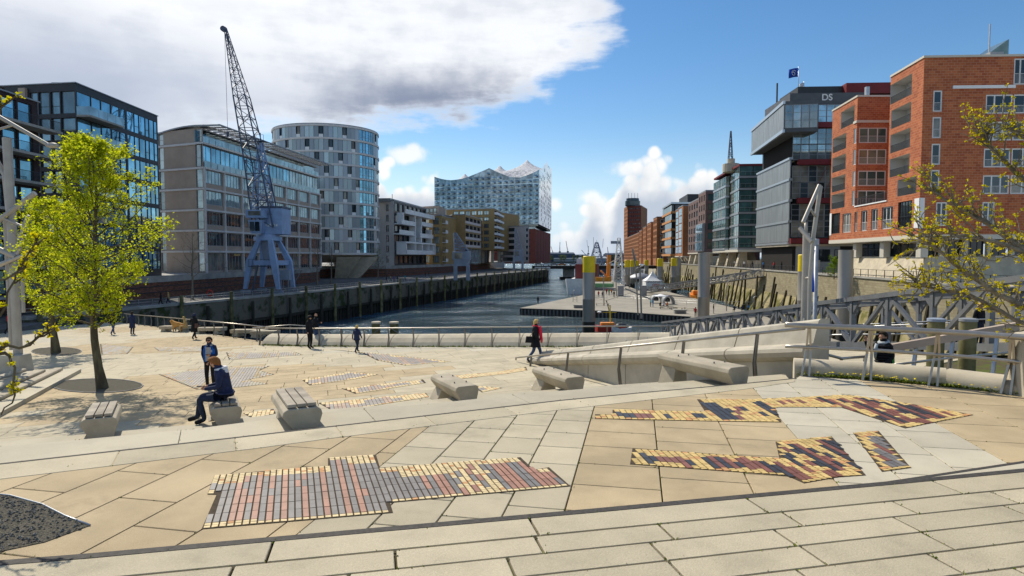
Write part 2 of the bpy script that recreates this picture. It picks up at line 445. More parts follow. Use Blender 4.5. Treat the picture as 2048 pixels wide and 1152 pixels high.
PA2 = [(-9, -1.0), (11, -1.0)] + [(p[0] - N12[0] * .08, p[1] - N12[1] * .08) for p in EDGE_A[::-1]]
# first course along the edge is broad, the others are narrow and staggered
ed0 = EDGE_A[0][0] * N12[0] + EDGE_A[0][1] * N12[1]
base_t = min(p[0] * N12[0] + p[1] * N12[1] for p in EDGE_A) - .08
p_front = clip_half(PA2, (-N12[0], -N12[1]), -(base_t - .30)); p_back = clip_half(PA2, N12, base_t - .30)
pave(terr_a, p_front, E12, N12, 1.9, 5.0, lambda x, y: ZA, lambda m, r: 'slab_grey', seed=2, gap=.010)
pave(terr_a, p_back, E12, N12, 1.02, .285, lambda x, y: ZA, lambda m, r: 'slab_grey', seed=3, jit=.06, limit=220, gap=.010)
# wedge step that opens towards the railing
WED = [xy(at_z(x, y, ZA)) for x, y in ((1492, 987), (1742, 949), (2048, 905), (2500, 842))]
pw = WED + [p for p in EDGE_A[::-1] if p[0] > WED[0][0] + .05]
o = MB().prism(pw, 7.5, ZA - .09).build('wedge_step', M['slab_pale']); structure(o, 'pale wedge shaped step along the terrace edge')
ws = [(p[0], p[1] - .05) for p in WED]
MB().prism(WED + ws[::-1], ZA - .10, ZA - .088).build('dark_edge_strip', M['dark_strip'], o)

# ---------------------------------------------------------------- mosaic terrace B
G1 = (.196, .981); G2 = (.981, -.196)
LINE_CB = [xy(at_z(x, y, ZB)) for x, y in ((-700, 1006), (0, 928), (500, 872), (655, 854), (1120, 801), (1300, 784), (1480, 768), (1590, 757))]
LINE_RAIL = [xy(at_z(x, y, ZB)) for x, y in ((1600, 752), (1760, 762), (1930, 778), (2048, 793), (2500, 860))]
na = [(p[0] + N12[0] * .002, p[1] + N12[1] * .002) for p in EDGE_A]
POLY_B = na + LINE_RAIL[::-1] + LINE_CB[::-1]
o = MB().prism(POLY_B, 7.0, ZB - .03).build('mosaic_terrace', M['joint']); structure(o, 'sunlit terrace of tan and grey slabs with brick mosaics'); terr_b = o
def mat_b(m, r):
    u = m[0] * G2[0] + m[1] * G2[1]
    if u < -2.75: return 'slab_tan'
    if u < -.62: return 'slab_grey'
    if u < 2.02: return 'slab_tan'
    if u < 4.08: return 'slab_pale'
    return 'slab_tan'
# gravel tree pit at the edge of the picture
PIT = [xy(at_z(x, y, ZB)) for x, y in ((-260, 985), (-60, 985), (20, 992), (85, 1010), (130, 1033), (180, 1052), (90, 1085), (0, 1104), (-150, 1130), (-350, 1120))]
POLY_B2 = clip_half(POLY_B, (-E12[0], -E12[1]), 4.6)

# slabs on B are cut in zones so that the joints fall on the changes of stone
us = [-9.0, -2.75, -.62, 2.02, 4.08, 12.0]
for i in range(5):
    z = clip_half(clip_half(POLY_B2, (-G2[0], -G2[1]), -us[i]), G2, us[i + 1])
    w = (us[i + 1] - us[i]) / max(1, round((us[i + 1] - us[i]) / ((.62, .55, .86, .72, 1.0)[i])))
    pave(terr_b, z, G1, G2, (1.15, .62, .66, .74, .85)[i], w, lambda x, y: ZB, mat_b, seed=20 + i, limit=130, stag=.45, gap=.007)
pit = MB().prism(PIT, ZB - .04, ZB + .006).build('gravel_bed', M['gravel']); structure(pit)
rg = random.Random(77); mb = MB()
for _ in range(5200):
    p = (rg.uniform(-7, -2.5), rg.uniform(4.2, 6.4))
    if not inside(p, PIT): continue
    s = rg.uniform(.006, .017); q = Vector((p[0], p[1], ZB + .006 + s * .4)); a = rg.uniform(0, 6); v = [q + Vector((s * math.cos(a + k * 1.57) * rg.uniform(.7, 1.4), s * math.sin(a + k * 1.57) * rg.uniform(.7, 1.4), rg.uniform(-.3, .3) * s)) for k in range(4)]
    mb.add(v + [q + Vector((0, 0, s * .8)), q - Vector((0, 0, s))], [(0, 1, 4), (1, 2, 4), (2, 3, 4), (3, 0, 4), (1, 0, 5), (2, 1, 5), (3, 2, 5), (0, 3, 5)])
pm('pebble', (.26, .24, .20), .9, .2, col2=(.10, .10, .09), vscale=40, thresh=(.4, .6)); stuff(mb.build('pebbles', M['pebble'], pit, fix=False))
bed = [Vector((p[0], p[1], ZB + .008)) for p in PIT[1:6]]
MB().tube(bed, .009, 6).build('edging', M['steel'], pit, smooth=True)

# ---------------------------------------------------------------- border C, stairs, landing
EDGE_C = [xy(at_z(x, y, ZC)) for x, y in ((-700, 958), (0, 893), (160, 879), (385, 858), (548, 837), (658, 824), (855, 808), (1052, 787), (1300, 767), (1570, 748))]
nC = Vector((-.467, .884))
POLY_C = [(p[0], p[1]) for p in LINE_CB] + EDGE_C[::-1]
o = MB().prism(POLY_C, 7.0, ZC - .03).build('border_step', M['joint']); structure(o); terr_c = o
e25 = (math.cos(R(25)), math.sin(R(25))); n25 = (-e25[1], e25[0])
pave(terr_c, POLY_C, e25, n25, 2.6, 9.0, lambda x, y: ZC, lambda m, r: 'step_stone', seed=31, limit=60)
BC = [xy(at_z(x, y, ZB)) for x, y in ((-700, 1040), (0, 959), (500, 899), (655, 878), (1120, 820), (1300, 800), (1480, 780), (1590, 764))]
pave(terr_b, LINE_CB[::-1] + BC, e25, n25, 1.25, 9.0, lambda x, y: ZB + .005, lambda m, r: 'slab_grey', seed=32, limit=60, name='border_slab')
MB().prism(LINE_CB + [(p[0] + .02, p[1] - .035) for p in LINE_CB[::-1]], ZB - .01, ZB + .009).build('dark_joint_line', M['dark_strip'], terr_b)  # thin dark strip marking the joint line towards the border step
def off(poly, d): return [(p[0] + nC[0] * d, p[1] + nC[1] * d) for p in poly]
d0 = 0.0; z = ZC; k = 0
stairs = None
prof = [(.34, -.175)] * 3 + [(2.15, -.175)] + [(.34, -.17)] * 4
for w, dz in prof:
    z += dz; a, b = off(EDGE_C, d0 + .001), off(EDGE_C, d0 + w)
    mb = MB().prism(a + b[::-1], 6.2, z)
    if stairs is None:
        stairs = thing('stair_flight', 'broad pale stone stairs going down from the border step to the square', 'stairs', (0, 11, 6.2))
    mb.build('step', M['step_stone'], stairs); d0 += w

# ---------------------------------------------------------------- lower square E
FAR_E = [xy(on_e(x, y)) for x, y in ((1330, 690), (1180, 690), (1000, 690), (760, 690), (620, 688), (535, 684), (420, 668), (300, 652), (228, 644))]
EDGE_L = FAR_E[-1]
POLY_E = [(26, 8), (26, 21), (17, 23), (13, 27)] + FAR_E + [(-44, 61), (-44, 20), (-26, 6)]
n = len(POLY_E)
o = MB().prism(POLY_E, -2, [ez(*p) - .03 for p in POLY_E]).build('lower_square', M['joint']); structure(o, 'wide sunlit square of pale slabs with worn brick mosaics'); sq = o
EE = (math.cos(R(17)), math.sin(R(17))); NE = (-EE[1], EE[0])
def mat_e(m, r):
    k = math.sin(m[0] * .22 + m[1] * .13 + 1) + math.sin(m[1] * .31 - m[0] * .11) + r.uniform(-.35, .35)
    return 'slab_tan' if k > .75 else ('slab_pale' if k < -1.1 else 'slab_grey')
PE2 = clip_half(POLY_E, (nC[0] * -1, nC[1] * -1), -min(p[0] * nC[0] + p[1] * nC[1] for p in off(EDGE_C, 3.2)))
PITS_E = []
def oval(cx, cy, rx, ry, px=True, n=20):
    return [xy(on_e(cx + rx * math.cos(2 * math.pi * i / n), cy + ry * math.sin(2 * math.pi * i / n))) for i in range(n)]
OV1, OV2 = oval(195, 772, 91, 14), oval(113, 703, 50, 8)
pave(sq, PE2, EE, NE, 1.7, .78, ez, mat_e, seed=41, limit=290, jit=.25, gap=.008)
for ov in (OV1, OV2):
    p = MB().prism(ov, [ez(*q) - .2 for q in ov], [ez(*q) + .012 for q in ov]).build('gravel_bed', M['gravel']); structure(p)
    pts = [Vector((q[0], q[1], ez(*q) + .014)) for q in ov + ov[:1]]
    MB().tube(pts, .022, 6, cap=False).build('edging', M['steel_dark'], p, smooth=True)

rg = random.Random(78); mb = MB()
for _ in range(5200):
    a, b, z = rg.choice(JOINTS); k = rg.choice((0, 0, 1, rg.random())); L = math.hypot(b[0] - a[0], b[1] - a[1]); k = min(1, max(0, k + rg.gauss(0, .05 / max(L, .1)))); p = Vector((a[0] + (b[0] - a[0]) * k + rg.gauss(0, .008), a[1] + (b[1] - a[1]) * k + rg.gauss(0, .008), z - .006)); t_ = rg.uniform(0, 6.3); w = rg.uniform(.004, .013); d = Vector((w * math.cos(t_), w * math.sin(t_), 0))
    mb.add([p - d, p + d, p + Vector((rg.uniform(-.014, .014), rg.uniform(-.014, .014), rg.uniform(.006, .022)))], [(0, 1, 2)])
stuff(mb.build('joint_moss', M['weed'], fix=False), 'small tufts of moss in the joints of the terrace slabs', 'moss')
# ================================================================ brick mosaics
def mosaic(label, poly, zf, a, b, seed, dark, red, cream, cw=.062, bl=.195, yl=.05, pieces=True, cover=.55, cat='mosaic', runs=(3, 9)):
    """bricks in columns along b; long dark and red ones are pieces, the short yellow ones share a mesh"""
    rg = random.Random(seed)
    c = Vector((sum(p[0] for p in poly) / len(poly), sum(p[1] for p in poly) / len(poly), 0)); c.z = zf(c.x, c.y)
    t = thing('brick_mosaic', label, cat, c, 'brick mosaics in the paving')
    MB().prism(poly, [zf(*p) - .02 for p in poly], [zf(*p) + .004 for p in poly]).build('mortar_bed', M['mortar'], t)
    det = a[0] * b[1] - a[1] * b[0]
    def ab(p): x, y = p[0] - c.x, p[1] - c.y; return ((x * b[1] - y * b[0]) / det, (a[0] * y - a[1] * x) / det)
    def wp(s, q): return (c.x + a[0] * s + b[0] * q, c.y + a[1] * s + b[1] * q)
    A = [ab(p) for p in poly]
    i0, i1 = int(math.floor(min(p[0] for p in A) / cw)), int(math.ceil(max(p[0] for p in A) / cw))
    small, big = {}, {}
    nb = 0
    # run plan: neighbouring columns share a band of colour
    run = 0; colr = None; state = []
    for i in range(i0, i1):
        s = (i + .5) * cw
        ys = []
        for k in range(len(A)):
            p, q = A[k], A[(k + 1) % len(A)]
            if (p[0] <= s < q[0]) or (q[0] <= s < p[0]): ys.append(p[1] + (q[1] - p[1]) * (s - p[0]) / (q[0] - p[0]))
        ys.sort()
        if run <= 0:
            run = rg.randint(*runs); yb = rg.choice((1, 1, 2, 3)); yt = rg.choice((1, 2, 3, 4)); solid = rg.random() < cover
        run -= 1
        single = rg.random()
        cm = red if single < .3 else dark
        for y0, y1 in zip(ys[::2], ys[1::2]):
            q = y0 + .004; n_short = max(1, int((y1 - y0) / yl))
            k = 0
            while q + yl * .8 < y1:
                left = (y1 - q) / yl
                longok = solid and k >= yb and left > yt + bl / yl * .9 and q + bl < y1
                if not longok and not solid and rg.random() < .09 and left > 5: longok = True; mt = rg.choice((dark, red))
                elif longok: mt = cm if rg.random() < .93 else rg.choice((dark, red))
                ln = bl if longok else yl
                g = .007
                cell = [wp(s - cw / 2 + g, q + g * .6), wp(s + cw / 2 - g, q + g * .6), wp(s + cw / 2 - g, q + ln - g * .6), wp(s - cw / 2 + g, q + ln - g * .6)]
                if all(inside(wp(s + (cw * .45) * e, q + ln * .5), poly) for e in (-1, 1)):
                    if longok: (big.setdefault(mt, [])).append((s, q, cell))
                    else:
                        mt2 = 'brick_orange' if rg.random() < .10 else cream
                        mb = small.setdefault(mt2, MB())
                        v = [(p[0], p[1], zf(*p) + .011 + rg.uniform(-.002, .002)) for p in cell]; lo = [(p[0], p[1], zf(*p) + .002) for p in cell]
                        mb.add(lo + v, [(4, 5, 6, 7), (0, 1, 5, 4), (1, 2, 6, 5), (2, 3, 7, 6), (3, 0, 4, 7)])
                q += ln; k += 1
    shared = {}
    for mt, lst in big.items():
        for s, q, cell in lst:
            if pieces and nb < 290:
                key = mt
                if key not in shared:
                    o = Vector((*cell[0], 0)); zz = zf(*cell[0]); mb = MB()
                    lo = [(p[0] - o.x, p[1] - o.y, zf(*p) - zz + .002) for p in cell]; hi = [(p[0] - o.x, p[1] - o.y, zf(*p) - zz + .012) for p in cell]
                    mb.add(lo + hi, [(4, 5, 6, 7), (0, 1, 5, 4), (1, 2, 6, 5), (2, 3, 7, 6), (3, 0, 4, 7)])
                    shared[key] = mb.mesh('brick', M[mt])
                inst('brick', shared[key], t, (cell[0][0], cell[0][1], zf(*cell[0]) + rg.uniform(-.0015, .0015))); nb += 1
            else:
                mb = small.setdefault(mt, MB())
                v = [(p[0], p[1], zf(*p) + .012) for p in cell]; lo = [(p[0], p[1], zf(*p) + .002) for p in cell]
                mb.add(lo + v, [(4, 5, 6, 7), (0, 1, 5, 4), (1, 2, 6, 5), (2, 3, 7, 6), (3, 0, 4, 7)])
    for mt, mb in small.items(): stuff(mb.build('small_bricks', M[mt], t, fix=False))
    return t
zb = lambda x, y: ZB
def bpoly(pts): return [xy(at_z(x, y, ZB)) for x, y in pts]
def epoly(pts): return [xy(on_e(x, y)) for x, y in pts]
MA, MBx = (.978, .208), (-.33, .944)
mosaic('long slate and rose brick mosaic with cream border near the gravel bed', bpoly(((403, 1059), (786, 1026), (780, 1006), (1141, 973), (1098, 935), (1068, 940), (1041, 915), (760, 936), (752, 910), (656, 917), (656, 932), (429, 951), (415, 989), (433, 990))),
       zb, MA, MBx, 5, 'brick_slate', 'brick_rose', 'brick_cream', cover=.9, runs=(4, 10))
MA2, MB2 = (.985, -.06), (-.12, .99)
mosaic('dark and red brick mosaic strip that widens to the wedge step', bpoly(((1265, 897), (1559, 917), (1551, 884), (1663, 873), (1732, 951), (1674, 955), (1608, 967), (1574, 952), (1260, 929))),
       zb, (.985, -.02), (-.10, .99), 6, 'brick_black', 'brick_red', 'brick_yellow', cw=.075, cover=.62, runs=(1, 3))
mosaic('short isolated mosaic of slate and red bricks on pale slabs', bpoly(((1706, 866), (1757, 862), (1822, 936), (1764, 944))), zb, (.98, .10), (-.05, .99), 7, 'brick_slate', 'brick_red', 'brick_yellow', cw=.075, cover=.8, runs=(2, 3))
mosaic('arrow shaped yellow and black brick mosaic pointing at the railing', bpoly(((1190, 829), (1225, 829), (1225, 820), (1410, 823), (1394, 799), (1498, 799), (1698, 790), (1816, 807), (1947, 830), (1810, 857), (1682, 815), (1550, 815), (1563, 845), (1422, 843), (1190, 838))),
       zb, (.99, .05), (-.02, 1.0), 8, 'brick_black', 'brick_red', 'brick_yellow', cw=.085, bl=.26, yl=.075, cover=.6, runs=(1, 3))
EM = [('pale striped mosaic beside the tree pit with the thick trunk', ((200, 688), (267, 694), (255, 708), (203, 709))),
      ('thin pale mosaic between the distant benches and the tree', ((308, 695), (411, 693), (405, 703), (317, 702))),
      ('large pale mosaic around the man in the blue vest', ((317, 749), (393, 779), (464, 776), (537, 768), (493, 760), (549, 749), (519, 741), (540, 732), (458, 735), (411, 738))),
      ('long pale mosaic in the middle of the square', ((452, 705), (590, 704), (607, 710), (458, 720))),
      ('narrow worn mosaic with a broken end in the square', ((604, 760), (698, 744), (757, 749), (713, 758), (619, 771))),
      ('brown mosaic ending behind the concrete bench', ((683, 777), (846, 759), (852, 766), (780, 777), (711, 788))),
      ('coloured mosaic starting at the slatted bench on the border step', ((636, 806), (852, 786), (858, 794), (739, 813), (667, 823))),
      ('long dark mosaic running to the foot of the ramp wall', ((883, 754), (996, 743), (1052, 734), (1055, 741), (1011, 748), (902, 760))),
      ('dark mosaic wedge behind the walking child', ((661, 699), (746, 706), (902, 723), (811, 731), (755, 721), (724, 706))),
      ('small striped mosaic beside the seat of the sitting man', ((486, 827), (547, 818), (552, 827), (505, 837))),
      ('small brown mosaic between two concrete benches', ((942, 771), (1005, 776), (964, 785)))]
for i, (lb, ps) in enumerate(EM):
    pal = (('brick_worn', 'brick_faded', 'brick_cream'), ('brick_worn', 'slab_tan', 'slab_pale'))[i in (0, 1, 2, 3)]
    mosaic(lb, epoly(ps), ez, (.95, .31), (-.31, .95), 50 + i, *pal, cw=.11, bl=.42, yl=.11, pieces=False, cover=.75, runs=(4, 12))

# ================================================================ water, quays and streets
o = MB().add([(-4000, 20, 0), (4000, 20, 0), (4000, 9000, 0), (-4000, 9000, 0)], [(0, 1, 2, 3)]).build('canal_water', M['water'], fix=False); structure(o, 'rippled blue grey harbour water')
def QL(Y): return -29.8 + .275 * (Y - 131)    # edge of the promenade quay
def RL(Y): return 48 + .117 * (Y - 74)        # edge of the quay under the brick buildings
Q_END = 300
pp = [(QL(60) - 1.5, 58), (QL(Q_END), Q_END), (-14, Q_END + 60), (-80, Q_END + 60), (-80, 58), (-110, 40), (-110, 15), (-44, 15), (-44, 60)]
o = MB().prism(pp, -3, ZP).build('promenade', M['asphalt']); structure(o, 'grey quayside promenade above the sheet pile wall')
sp = [(-57.5, 56), (-54.6, 78), (-52.5, 113), (-49, 150), (-50, 161), (-57, 168), (-57, 192), (-40, 196), (-38, 200), (-28, 232), (-12, 330), (-5, 420), (-220, 420), (-220, 20), (-62, 20)]
o = MB().prism(sp, 0, ZS).build('quay_street', M['concrete_grey']); structure(o, 'raised street level in front of the glass and stone buildings')
rp = [(RL(40), 40), (RL(420), 420), (300, 420), (300, 20), (RL(40), 20)]
o = MB().prism(rp, -3, ZS).build('far_quay_street', M['concrete_light']); structure(o, 'raised street under the cantilevered brick and glass buildings')
# ================================================================ building kit
def glass(name, col, metal=.0, rough=.04, objvar=.25, spec=.6, curtain=None):
    m = bpy.data.materials.new(name); m.use_nodes = True; t = m.node_tree; b = t.nodes['Principled BSDF']
    b.inputs['Roughness'].default_value = rough; b.inputs['Metallic'].default_value = metal; b.inputs['Specular IOR Level'].default_value = spec
    oi = t.nodes.new('ShaderNodeObjectInfo'); r = NV(t, oi.outputs['Random'])
    g = t.nodes.new('ShaderNodeNewGeometry')
    c = mixc(t, r.step(0, 1) , tuple(x * (1 - objvar) for x in col), tuple(x * (1 + objvar) for x in col))
    if curtain: c = mixc(t, (r * 7.31).m('FRACT').step(.70, .74) * .8, c, curtain)
    n = noise(t, g.outputs['Position'], .45, 2, .5)
    c = mixc(t, n.step(.35, .7) * .6, c, tuple(x * .35 for x in col))
    t.links.new(c.k, b.inputs['Base Color'])
    bp = t.nodes.new('ShaderNodeBump'); bp.inputs['Strength'].default_value = .12; bp.inputs['Distance'].default_value = .05
    n2 = noise(t, g.outputs['Position'], .6, 2, .5); t.links.new(n2.k, bp.inputs['Height']); t.links.new(bp.outputs[0], b.inputs['Normal'])
    M[name] = m
glass('glass_blue', (.27, .56, .72), .75, .03, .3)
glass('glass_dark', (.035, .05, .06), .0, .04, .5, curtain=(.30, .28, .23))
glass('glass_grey', (.36, .44, .46), .6, .05, .35)
glass('glass_teal', (.10, .22, .22), .45, .05, .35, curtain=(.34, .36, .26))
glass('glass_clear', (.34, .47, .52), .45, .03, .2)
pm('frame_dark', (.028, .030, .034), .5, .4, objvar=.1)
pm('frame_white', (.72, .72, .70), .55, .4)
pm('frame_grey', (.30, .31, .32), .5, .4, metal=.2)
pm('clad_black', (.022, .022, .026), .45, .4, var=.15, vscale=.6)
pm('stone_brown', (.40, .32, .255), .8, .3, var=.10, vscale=.35, bump=.15, bscale=20)
pm('slab_white', (.62, .60, .58), .7, .3, var=.08, vscale=.5)
pm('render_white', (.74, .73, .72), .8, .3, var=.05, vscale=.4)
pm('render_pink', (.62, .55, .52), .8, .3, var=.06, vscale=.4)
pm('panel_white', (.80, .80, .79), .6, .3, var=.05, vscale=.4)
pm('metal_roof', (.30, .31, .33), .5, .4, metal=.5, var=.1, vscale=.8)
pm('interior', (.03, .028, .026), .9, .1)
def brick_mat(name, c1, c2, mortar, w, h, ms=.012, bump=.4):
    m = bpy.data.materials.new(name); m.use_nodes = True; t = m.node_tree; b = t.nodes['Principled BSDF']
    uv = t.nodes.new('ShaderNodeUVMap'); br = t.nodes.new('ShaderNodeTexBrick')
    t.links.new(uv.outputs[0], br.inputs['Vector'])
    br.inputs['Scale'].default_value = 1.0; br.inputs['Brick Width'].default_value = w; br.inputs['Row Height'].default_value = h
    br.inputs['Mortar Size'].default_value = ms; br.inputs['Mortar Smooth'].default_value = .2
    br.inputs['Color1'].default_value = (*c1, 1); br.inputs['Color2'].default_value = (*c2, 1); br.inputs['Mortar'].default_value = (*mortar, 1)
    g = t.nodes.new('ShaderNodeNewGeometry'); n = noise(t, g.outputs['Position'], .5, 4, .6)
    hs = t.nodes.new('ShaderNodeHueSaturation'); t.links.new(br.outputs[0], hs.inputs['Color']); t.links.new((n * .5 + .75).k, hs.inputs['Value'])
    t.links.new(hs.outputs[0], b.inputs['Base Color']); b.inputs['Roughness'].default_value = .85; b.inputs['Specular IOR Level'].default_value = .25
    bp = t.nodes.new('ShaderNodeBump'); bp.inputs['Strength'].default_value = bump; bp.inputs['Distance'].default_value = .03; bp.invert = True
    t.links.new(br.outputs['Fac'], bp.inputs['Height']); t.links.new(bp.outputs[0], b.inputs['Normal'])
    M[name] = m
brick_mat('red_brick', (.50, .155, .06), (.34, .085, .036), (.46, .26, .16), .62, .30, .022)
brick_mat('dark_brick', (.06, .04, .042), (.045, .03, .035), (.035, .03, .03), .5, .16)
brick_mat('tan_brick', (.40, .28, .12), (.34, .23, .095), (.30, .22, .12), .5, .18)
brick_mat('ochre_plaster', (.36, .245, .11), (.35, .235, .105), (.34, .23, .10), 3.2, 1.6, .01, .1)
brick_mat('umber_brick', (.17, .12, .085), (.14, .10, .07), (.10, .08, .06), .5, .18)
brick_mat('row_brick', (.40, .17, .075), (.33, .13, .055), (.22, .12, .07), .6, .22)
brick_mat('wine_brick', (.23, .062, .042), (.20, .052, .036), (.15, .05, .04), .8, .3)
brick_mat('plum_brick', (.19, .125, .115), (.15, .10, .095), (.10, .075, .07), .6, .2)
brick_mat('wall_brick', (.30, .125, .075), (.10, .055, .045), (.12, .07, .05), .5, .14, .02)
brick_mat('old_quay', (.34, .30, .19), (.26, .22, .14), (.22, .19, .12), .9, .35, .02, .5)

_wm = {}
class Fac:
    """a facade: s runs from p0 to p1, the outside lies to the right hand, o is outward"""
    def __init__(s, root, p0, p1):
        s.root = root; s.p0, s.p1 = Vector((p0[0], p0[1], 0)), Vector((p1[0], p1[1], 0))
        s.d = (s.p1 - s.p0); s.L = s.d.length; s.d.normalize(); s.n = Vector((s.d.y, -s.d.x, 0)); s.rz = math.atan2(s.d.y, s.d.x)
    def pt(s, a, z, o=0.0): p = s.p0 + s.d * a + s.n * o; return Vector((p.x, p.y, z))
    def bx(s, mb, a0, a1, z0, z1, o0, o1, mi=0):
        b = [s.pt(a0, z0, o1), s.pt(a1, z0, o1), s.pt(a1, z0, o0), s.pt(a0, z0, o0)]
        t = [s.pt(a0, z1, o1), s.pt(a1, z1, o1), s.pt(a1, z1, o0), s.pt(a0, z1, o0)]
        mb.hexa(b, t, mi); return mb
    def block(s, name, a0, a1, z0, z1, o0, o1, mat, parent=None, bevel=0):
        return s.bx(MB(), a0, a1, z0, z1, o0, o1).build(name, M[mat], parent or s.root, bevel=bevel)
    def wall(s, z0, z1, holes, mat, name='wall', a0=0.0, a1=None, back=None, o=0.0):
        """wall sheet with real openings: holes = (s0, s1, z0, z1, depth); reveals and a back face are built"""
        a1 = s.L if a1 is None else a1
        S = sorted({a0, a1} | {round(min(max(x, a0), a1), 4) for h in holes for x in h[:2]})
        Z = sorted({z0, z1} | {round(min(max(x, z0), z1), 4) for h in holes for x in h[2:4]})
        vs, fs, uv, mi = [], [], [], []
        def quad(pts, uvs, m=0):
            n = len(vs); vs.extend(tuple(p) for p in pts); fs.append((n, n + 1, n + 2, n + 3)); uv.extend(uvs); mi.append(m)
        for i in range(len(S) - 1):
            j = 0
            while j < len(Z) - 1:
                cs = (S[i] + S[i + 1]) / 2
                def hole(j): cz = (Z[j] + Z[j + 1]) / 2; return any(h[0] < cs < h[1] and h[2] < cz < h[3] for h in holes)
                if hole(j): j += 1; continue
                k = j
                while k + 1 < len(Z) - 1 and not hole(k + 1): k += 1
                A, B, C, D = S[i], S[i + 1], Z[j], Z[k + 1]
                quad((s.pt(A, C, o), s.pt(B, C, o), s.pt(B, D, o), s.pt(A, D, o)), ((A, C), (B, C), (B, D), (A, D))); j = k + 1
        for h in holes:
            A, B, C, D, dp = h[:5]
            A, B, C, D = max(A, a0), min(B, a1), max(C, z0), min(D, z1)
            for (q0, q1) in (((A, C), (A, D)), ((A, D), (B, D)), ((B, D), (B, C)), ((B, C), (A, C))):
                quad((s.pt(*q0, o), s.pt(*q1, o), s.pt(*q1, o - dp), s.pt(*q0, o - dp)), (q0, q1, (q1[0] + dp, q1[1] + dp), (q0[0] + dp, q0[1] + dp)), 1 if len(h) > 5 else 0)
            if len(h) > 5: quad((s.pt(A, C, o - dp), s.pt(B, C, o - dp), s.pt(B, D, o - dp), s.pt(A, D, o - dp)), ((A, C), (B, C), (B, D), (A, D)), 1)
        off = Vector(s.root['_o']); me = bpy.data.meshes.new(name)
        me.from_pydata([tuple(Vector(v) - off) for v in vs], [], fs)
        me.materials.append(M[mat]); me.materials.append(M[back or 'frame_white']); me.polygons.foreach_set('material_index', mi)
        l = me.uv_layers.new(name='UVMap')
        for k, (a, b) in enumerate(uv): l.data[k].uv = (a, b)
        me.update(); ob = bpy.data.objects.new(name, me); COL.objects.link(ob); ob.parent = s.root; ob['_o'] = tuple(off)
        return ob
    def win(s, a0, a1, z0, z1, inset=.18, cols=1, rows=1, fw=.06, fm='frame_dark', gm='glass_dark', sub=True, name='window', transom=None, o=0.0, guard=None):
        """a window: frame with bars, and its pane"""
        w, h = a1 - a0, z1 - z0; key = (round(w, 2), round(h, 2), cols, rows, fw, fm, gm, sub, transom, guard)
        if key not in _wm:
            fr = MB(); D = .08
            fr.box((fw / 2, 0, h / 2), (fw, D, h)); fr.box((w - fw / 2, 0, h / 2), (fw, D, h))
            fr.box((w / 2, 0, fw / 2), (w - 2 * fw, D, fw)); fr.box((w / 2, 0, h - fw / 2), (w - 2 * fw, D, fw))
            for c in range(1, cols): fr.box((w * c / cols, 0, h / 2), (fw, D * .9, h - 2 * fw))
            for r in range(1, rows): fr.box((w / 2, 0, h * r / rows), (w - 2 * fw, D * .8, fw))
            if transom: fr.box((w / 2, 0, h * transom), (w - 2 * fw, D * .8, fw))
            if guard:
                fr.box((w / 2, -.10, h * guard), (w, .03, .04))
                for c in range(int(w / .14) + 1): fr.box((min(w, c * .14), -.10, h * guard / 2), (.015, .015, h * guard))
            gl = MB().box((w / 2, .015, h / 2), (w - fw, .02, h - fw))
            if sub: _wm[key] = (fr.mesh('window', M[fm]), gl.mesh('pane', M[gm]))
            else:
                for v, f in ((gl.v, gl.f),):
                    fr.add(v, f, 1)
                _wm[key] = (fr.mesh('window', [M[fm], M[gm]]), None)
        a, b = _wm[key]
        p = s.pt(a0, z0, o - inset)
        ob = inst(name, a, s.root, p, s.rz)
        if b:
            q = bpy.data.objects.new('pane', b); COL.objects.link(q); q.parent = ob
        return ob
    def rail(s, a0, a1, z, o, h=1.0, step=.14, mat='frame_dark', name='balcony_railing', parent=None):
        mb = MB(); s.bx(mb, a0, a1, z + h - .05, z + h, o - .03, o + .03)
        n = max(2, int((a1 - a0) / step))
        for i in range(n + 1): k = a0 + (a1 - a0) * i / n; mb.box(s.pt(k, z + h / 2, o), (.022, .022, h))
        return mb.build(name, M[mat], parent or s.root, fix=False)
def cw(px, Y): return ((px - CX) / FPX * Y, Y)
def zy(py, Y): return CZ + (513.1 - py) / FPX * Y
def core(root, poly, z0, z1, mat='interior', name='core', roof=None):
    o = MB().prism(poly, z0, z1).build(name, M[mat], root)
    return o
def shrink(poly, d):
    cx = sum(p[0] for p in poly) / len(poly); cy = sum(p[1] for p in poly) / len(poly)
    return [(p[0] + (cx - p[0]) * d / math.hypot(cx - p[0], cy - p[1]), p[1] + (cy - p[1]) * d / math.hypot(cx - p[0], cy - p[1])) for p in poly]

